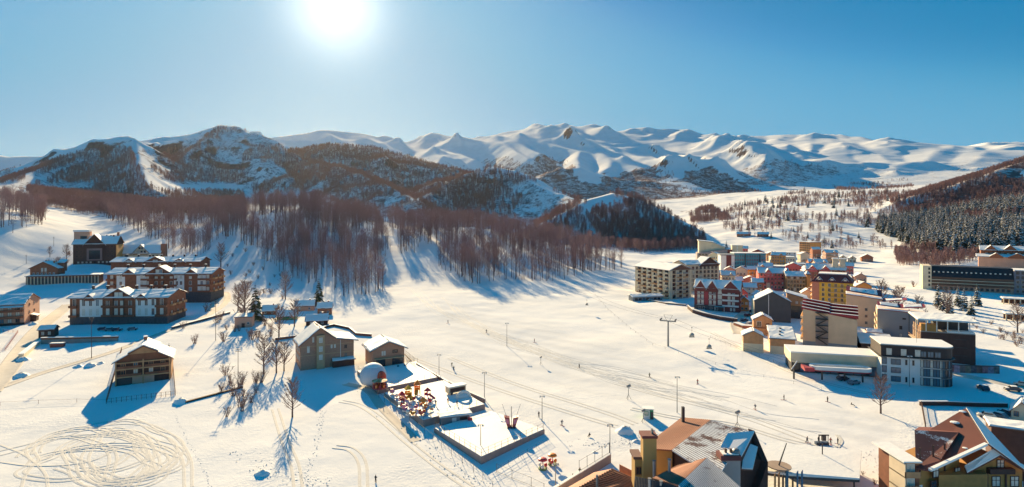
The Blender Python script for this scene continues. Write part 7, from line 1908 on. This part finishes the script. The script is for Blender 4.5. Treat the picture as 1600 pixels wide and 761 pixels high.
bushes([(1345, 735), (1418, 725), (1418, 765), (1350, 765)], 6, 'dry twiggy bush between the canopy and the chalet', 'bushes by the chalet', 7, .3, .6)

# ---------------------------------------------------------------- tracks, roads and paths in the snow
def gpn(pxs, pys):
    """ground points of many near photo pixels at once"""
    pxs, pys = np.asarray(pxs, float), np.asarray(pys, float); z = np.full(len(pxs), 5.0)
    for _ in range(8):
        d = (CAMH - z) * F / (pys - HY); x = (pxs - CX) / F * d; z = terrain(x, d)
    return np.stack([x, d, z], -1)
def smooth_line(pts, n):
    """Catmull-Rom through points"""
    pts = [np.array(p, float) for p in pts]; P_ = [2 * pts[0] - pts[1]] + pts + [2 * pts[-1] - pts[-2]]; out = []
    m = len(pts) - 1
    for i in range(n + 1):
        f = i / n * m; k = min(int(f), m - 1); t = f - k; a, b, c, d = P_[k:k + 4]
        out.append(.5 * ((2 * b) + (-a + c) * t + (2 * a - 5 * b + 4 * c - d) * t * t + (-a + 3 * b - 3 * c + d) * t ** 3))
    return np.array(out)
def ribbon(name, lines, prof, m, lift=.0, kind='structure', label=None):
    """strips with a cross-section profile, draped on the ground"""
    V, Fc = [], []
    for ln in lines:
        t = np.gradient(ln[:, :2], axis=0); t /= np.linalg.norm(t, axis=1)[:, None] + 1e-9; nrm = np.stack([-t[:, 1], t[:, 0]], -1)
        rows = []
        for u, h in prof: q = ln[:, :2] + nrm * u; rows.append(np.column_stack([q, terrain(q[:, 0], q[:, 1]) + h + lift]))
        k = len(V); n, w = len(ln), len(prof); V += [tuple(rows[j][i]) for i in range(n) for j in range(w)]
        for i in range(n - 1):
            for j in range(w - 1): Fc.append((k + i * w + j, k + i * w + j + 1, k + (i + 1) * w + j + 1, k + (i + 1) * w + j))
    me = new_mesh(name, V, Fc, [m], smooth=True); o = bpy.data.objects.new(name, me); COL.objects.link(o); o['kind'] = kind
    if label: o['label'] = label
    return o
TRK = mat('churned_snow', (.66, .64, .60), .95, .12, 1.2)
RUT = [(-.42, -.03), (-.2, .10), (0.02, -.01), (.24, .07), (.42, -.03)]
def px_line(pts, n=40, off=0.0):
    s = smooth_line(pts, n); return gpn(s[:, 0], s[:, 1])
rn = random.Random(12); L_ = []
for k in range(20):
    cx, cy = rn.uniform(110, 215), rn.uniform(700, 728); a, b = rn.uniform(45, 115), rn.uniform(16, 48); t0 = rn.uniform(-3.4, 1.5); t1 = t0 + rn.uniform(1.4, 4.2)
    sk = rn.uniform(-.12, .12)
    ts = np.linspace(t0, t1, 46); wob = 1 + .10 * np.sin(ts * rn.uniform(1.5, 3.5) + k) + .05 * np.sin(ts * 5 + 2 * k); px = cx + a * wob * np.cos(ts); py = cy + b * wob * np.sin(ts) + sk * a * np.cos(ts)
    g = gpn(px, py); L_.append(g)
    t = np.gradient(g[:, :2], axis=0); t /= np.linalg.norm(t, axis=1)[:, None]; g2 = g.copy(); g2[:, :2] += np.stack([-t[:, 1], t[:, 0]], -1) * 1.5; L_.append(g2)
for pts in ([(300, 761), (297, 715), (270, 680), (220, 660), (150, 662), (60, 690), (0, 705)], [(288, 765), (284, 715), (258, 682), (215, 664), (150, 668), (60, 696), (0, 712)], [(0, 695), (40, 712), (70, 740), (75, 770)], [(0, 722), (50, 728), (110, 726), (150, 718), (190, 700), (230, 700), (280, 715)], [(30, 770), (45, 735), (80, 712), (140, 700), (180, 690)]):
    L_.append(px_line(pts, 60))
ribbon('tyre_tracks', L_, RUT, TRK, .0)
def pair(pts, n=60, gap=1.7):
    g = px_line(pts, n); t = np.gradient(g[:, :2], axis=0); t /= np.linalg.norm(t, axis=1)[:, None]; g2 = g.copy(); g2[:, :2] += np.stack([-t[:, 1], t[:, 0]], -1) * gap; return [g, g2]
T_ = pair([(530, 628), (560, 635), (590, 655), (630, 690), (680, 730), (730, 765)]) + pair([(425, 640), (440, 690), (455, 730), (460, 770)]) + pair([(520, 700), (545, 705), (560, 725), (562, 765)]) + pair([(640, 560), (720, 590), (800, 618), (900, 650), (960, 668)]) + pair([(700, 560), (800, 600), (900, 632), (955, 650), (990, 664)]) + pair([(985, 640), (1060, 655), (1140, 664), (1230, 690), (1330, 712)]) \
    + pair([(960, 600), (1040, 622), (1150, 650), (1260, 690)], gap=2.4) + pair([(1110, 520), (1180, 558), (1250, 588), (1330, 610), (1370, 618)]) + pair([(1310, 700), (1316, 690), (1310, 680)], 20, .5)
ribbon('vehicle_tracks', T_, [(-.4, -.02), (-.2, .11), (0, .0), (.22, .09), (.4, -.02)], TRK, .0)
# ski tracks down the groomed run
S_ = []
for k in range(34):
    o1, o2, ph, am = rn.uniform(-26, 26), rn.uniform(-34, 34), rn.uniform(0, 6), rn.uniform(0, 5)
    ctr = smooth_line([(668, 455), (710, 492), (790, 530), (900, 570), (1030, 605), (1170, 640), (1330, 675)], 90)
    t = np.linspace(0, 1, 91); i0 = rn.randint(0, 40); i1 = min(91, i0 + rn.randint(25, 60))
    px, py = ctr[:, 0] + o1 * (1 - t) * 1.4 + o2 * t, ctr[:, 1] + (o1 * (1 - t) * .3 + o2 * t * .8) + am * np.sin(t * 30 + ph)
    S_.append(gpn(px[i0:i1], py[i0:i1]))
ribbon('ski_tracks', S_, [(-.2, -.02), (-.08, .06), (.08, .05), (.2, -.02)], TRK, .0)
PATHM = mat('packed_snow_road', (.60, .54, .46), .95, .12, .25, bump=.05, bscale=2)
def road(name, pts, w, n=50): return ribbon(name, [px_line(pts, n)], [(-w / 2 - .6, -.05), (-w / 2 - .2, .22), (-w / 2 + .25, .05), (0, .06), (w / 2 - .25, .05), (w / 2 + .2, .22), (w / 2 + .6, -.05)], PATHM)
road('track_road', [(-20, 615), (10, 580), (35, 545), (60, 515), (90, 490), (108, 475)], 6); road('field_path', [(0, 606), (60, 585), (110, 570), (170, 552), (215, 535), (260, 518), (300, 505), (345, 480), (356, 462), (345, 447), (330, 440)], 2.6); road('yard_lane', [(1480, 583), (1530, 592), (1600, 606)], 3.5)
road('village_lane', [(1155, 522), (1150, 505), (1165, 488), (1185, 478), (1250, 476), (1275, 482)], 4.5)
road('park_path', [(540, 600), (575, 610), (600, 640), (650, 690)], 2)
def trail(name, pts, n, label, spread=.5, seed=1):
    """footprints: little lumps of kicked-up snow along a line"""
    s = smooth_line(pts, n); g = gpn(s[:, 0], s[:, 1]); r_ = random.Random(seed); V, Fc = [], []
    for i, p in enumerate(g):
        x, y = p[0] + r_.uniform(-spread, spread), p[1] + r_.uniform(-spread, spread); w, h = r_.uniform(.1, .26), r_.uniform(.04, .14); k = len(V)
        for j in range(5): a = j * 1.257 + r_.random(); V.append((x + w * math.cos(a), y + w * math.sin(a), p[2] - .03))
        V.append((x + r_.uniform(-.1, .1), y + r_.uniform(-.1, .1), p[2] + h))
        for j in range(5): Fc.append((k + j, k + (j + 1) % 5, k + 5))
    o = bpy.data.objects.new(name, new_mesh(name, V, Fc, [TRK])); COL.objects.link(o); o['kind'] = 'stuff'; o['label'] = label; o['category'] = 'tracks'
trail('footprint_trail', [(272, 645), (285, 670), (300, 700), (318, 735), (330, 765)], 60, 'line of deep footprints down the left snow field', .4, 1)
trail('footprint_trail', [(505, 640), (500, 670), (494, 700), (480, 735), (478, 765)], 130, 'double footprint trail below the shingled house shadow', .9, 2)
trail('footprint_trail', [(560, 590), (600, 640), (660, 690), (720, 735), (760, 765)], 260, 'trampled snow beside the fun park terraces', 3.2, 3)
trail('footprint_trail', [(380, 700), (420, 730), (470, 745), (520, 750)], 140, 'scattered clods low in the left foreground', 3.5, 4)
trail('footprint_trail', [(900, 690), (960, 690), (1000, 680), (1040, 670)], 160, 'trampled snow around the large heap and the green cabin', 3.0, 5)
trail('footprint_trail', [(1350, 700), (1370, 730), (1390, 765)], 120, 'trampled snow between the canopy and the chalet', 2.6, 6)
trail('footprint_trail', [(170, 745), (185, 752), (200, 757)], 60, 'dark clods in the loops of tyre tracks', 1.6, 7)
trail('footprint_trail', [(680, 700), (730, 690), (790, 690), (840, 665)], 120, 'trodden snow on the lower terrace', 2.6, 8) if False else None

# ---------------------------------------------------------------- haze
def haze():
    V = [(x, y, z) for z in (-60, 1250) for y in (-400, 9900) for x in (-12400, 12400)]
    Fc = [(0, 2, 3, 1), (4, 5, 7, 6), (0, 1, 5, 4), (2, 6, 7, 3), (0, 4, 6, 2), (1, 3, 7, 5)]
    m = bpy.data.materials.new('haze'); m.use_nodes = True
    n, l = m.node_tree.nodes, m.node_tree.links
    n.clear()
    o = n.new('ShaderNodeOutputMaterial'); v = n.new('ShaderNodeVolumePrincipled')
    v.inputs['Color'].default_value = (1.0, .95, .93, 1)
    v.inputs['Density'].default_value = HAZE
    v.inputs['Anisotropy'].default_value = .62
    l.new(v.outputs[0], o.inputs['Volume'])
    try: m.cycles.homogeneous_volume = True; m.cycles.volume_sampling = 'DISTANCE'
    except Exception: pass
    ob = bpy.data.objects.new('haze', new_mesh('haze', V, Fc, [m])); COL.objects.link(ob)
    ob['kind'] = 'stuff'; ob['label'] = 'thin sunlit haze filling the mountain valley air'; ob['category'] = 'haze'
HAZE = 0.6e-5
haze()
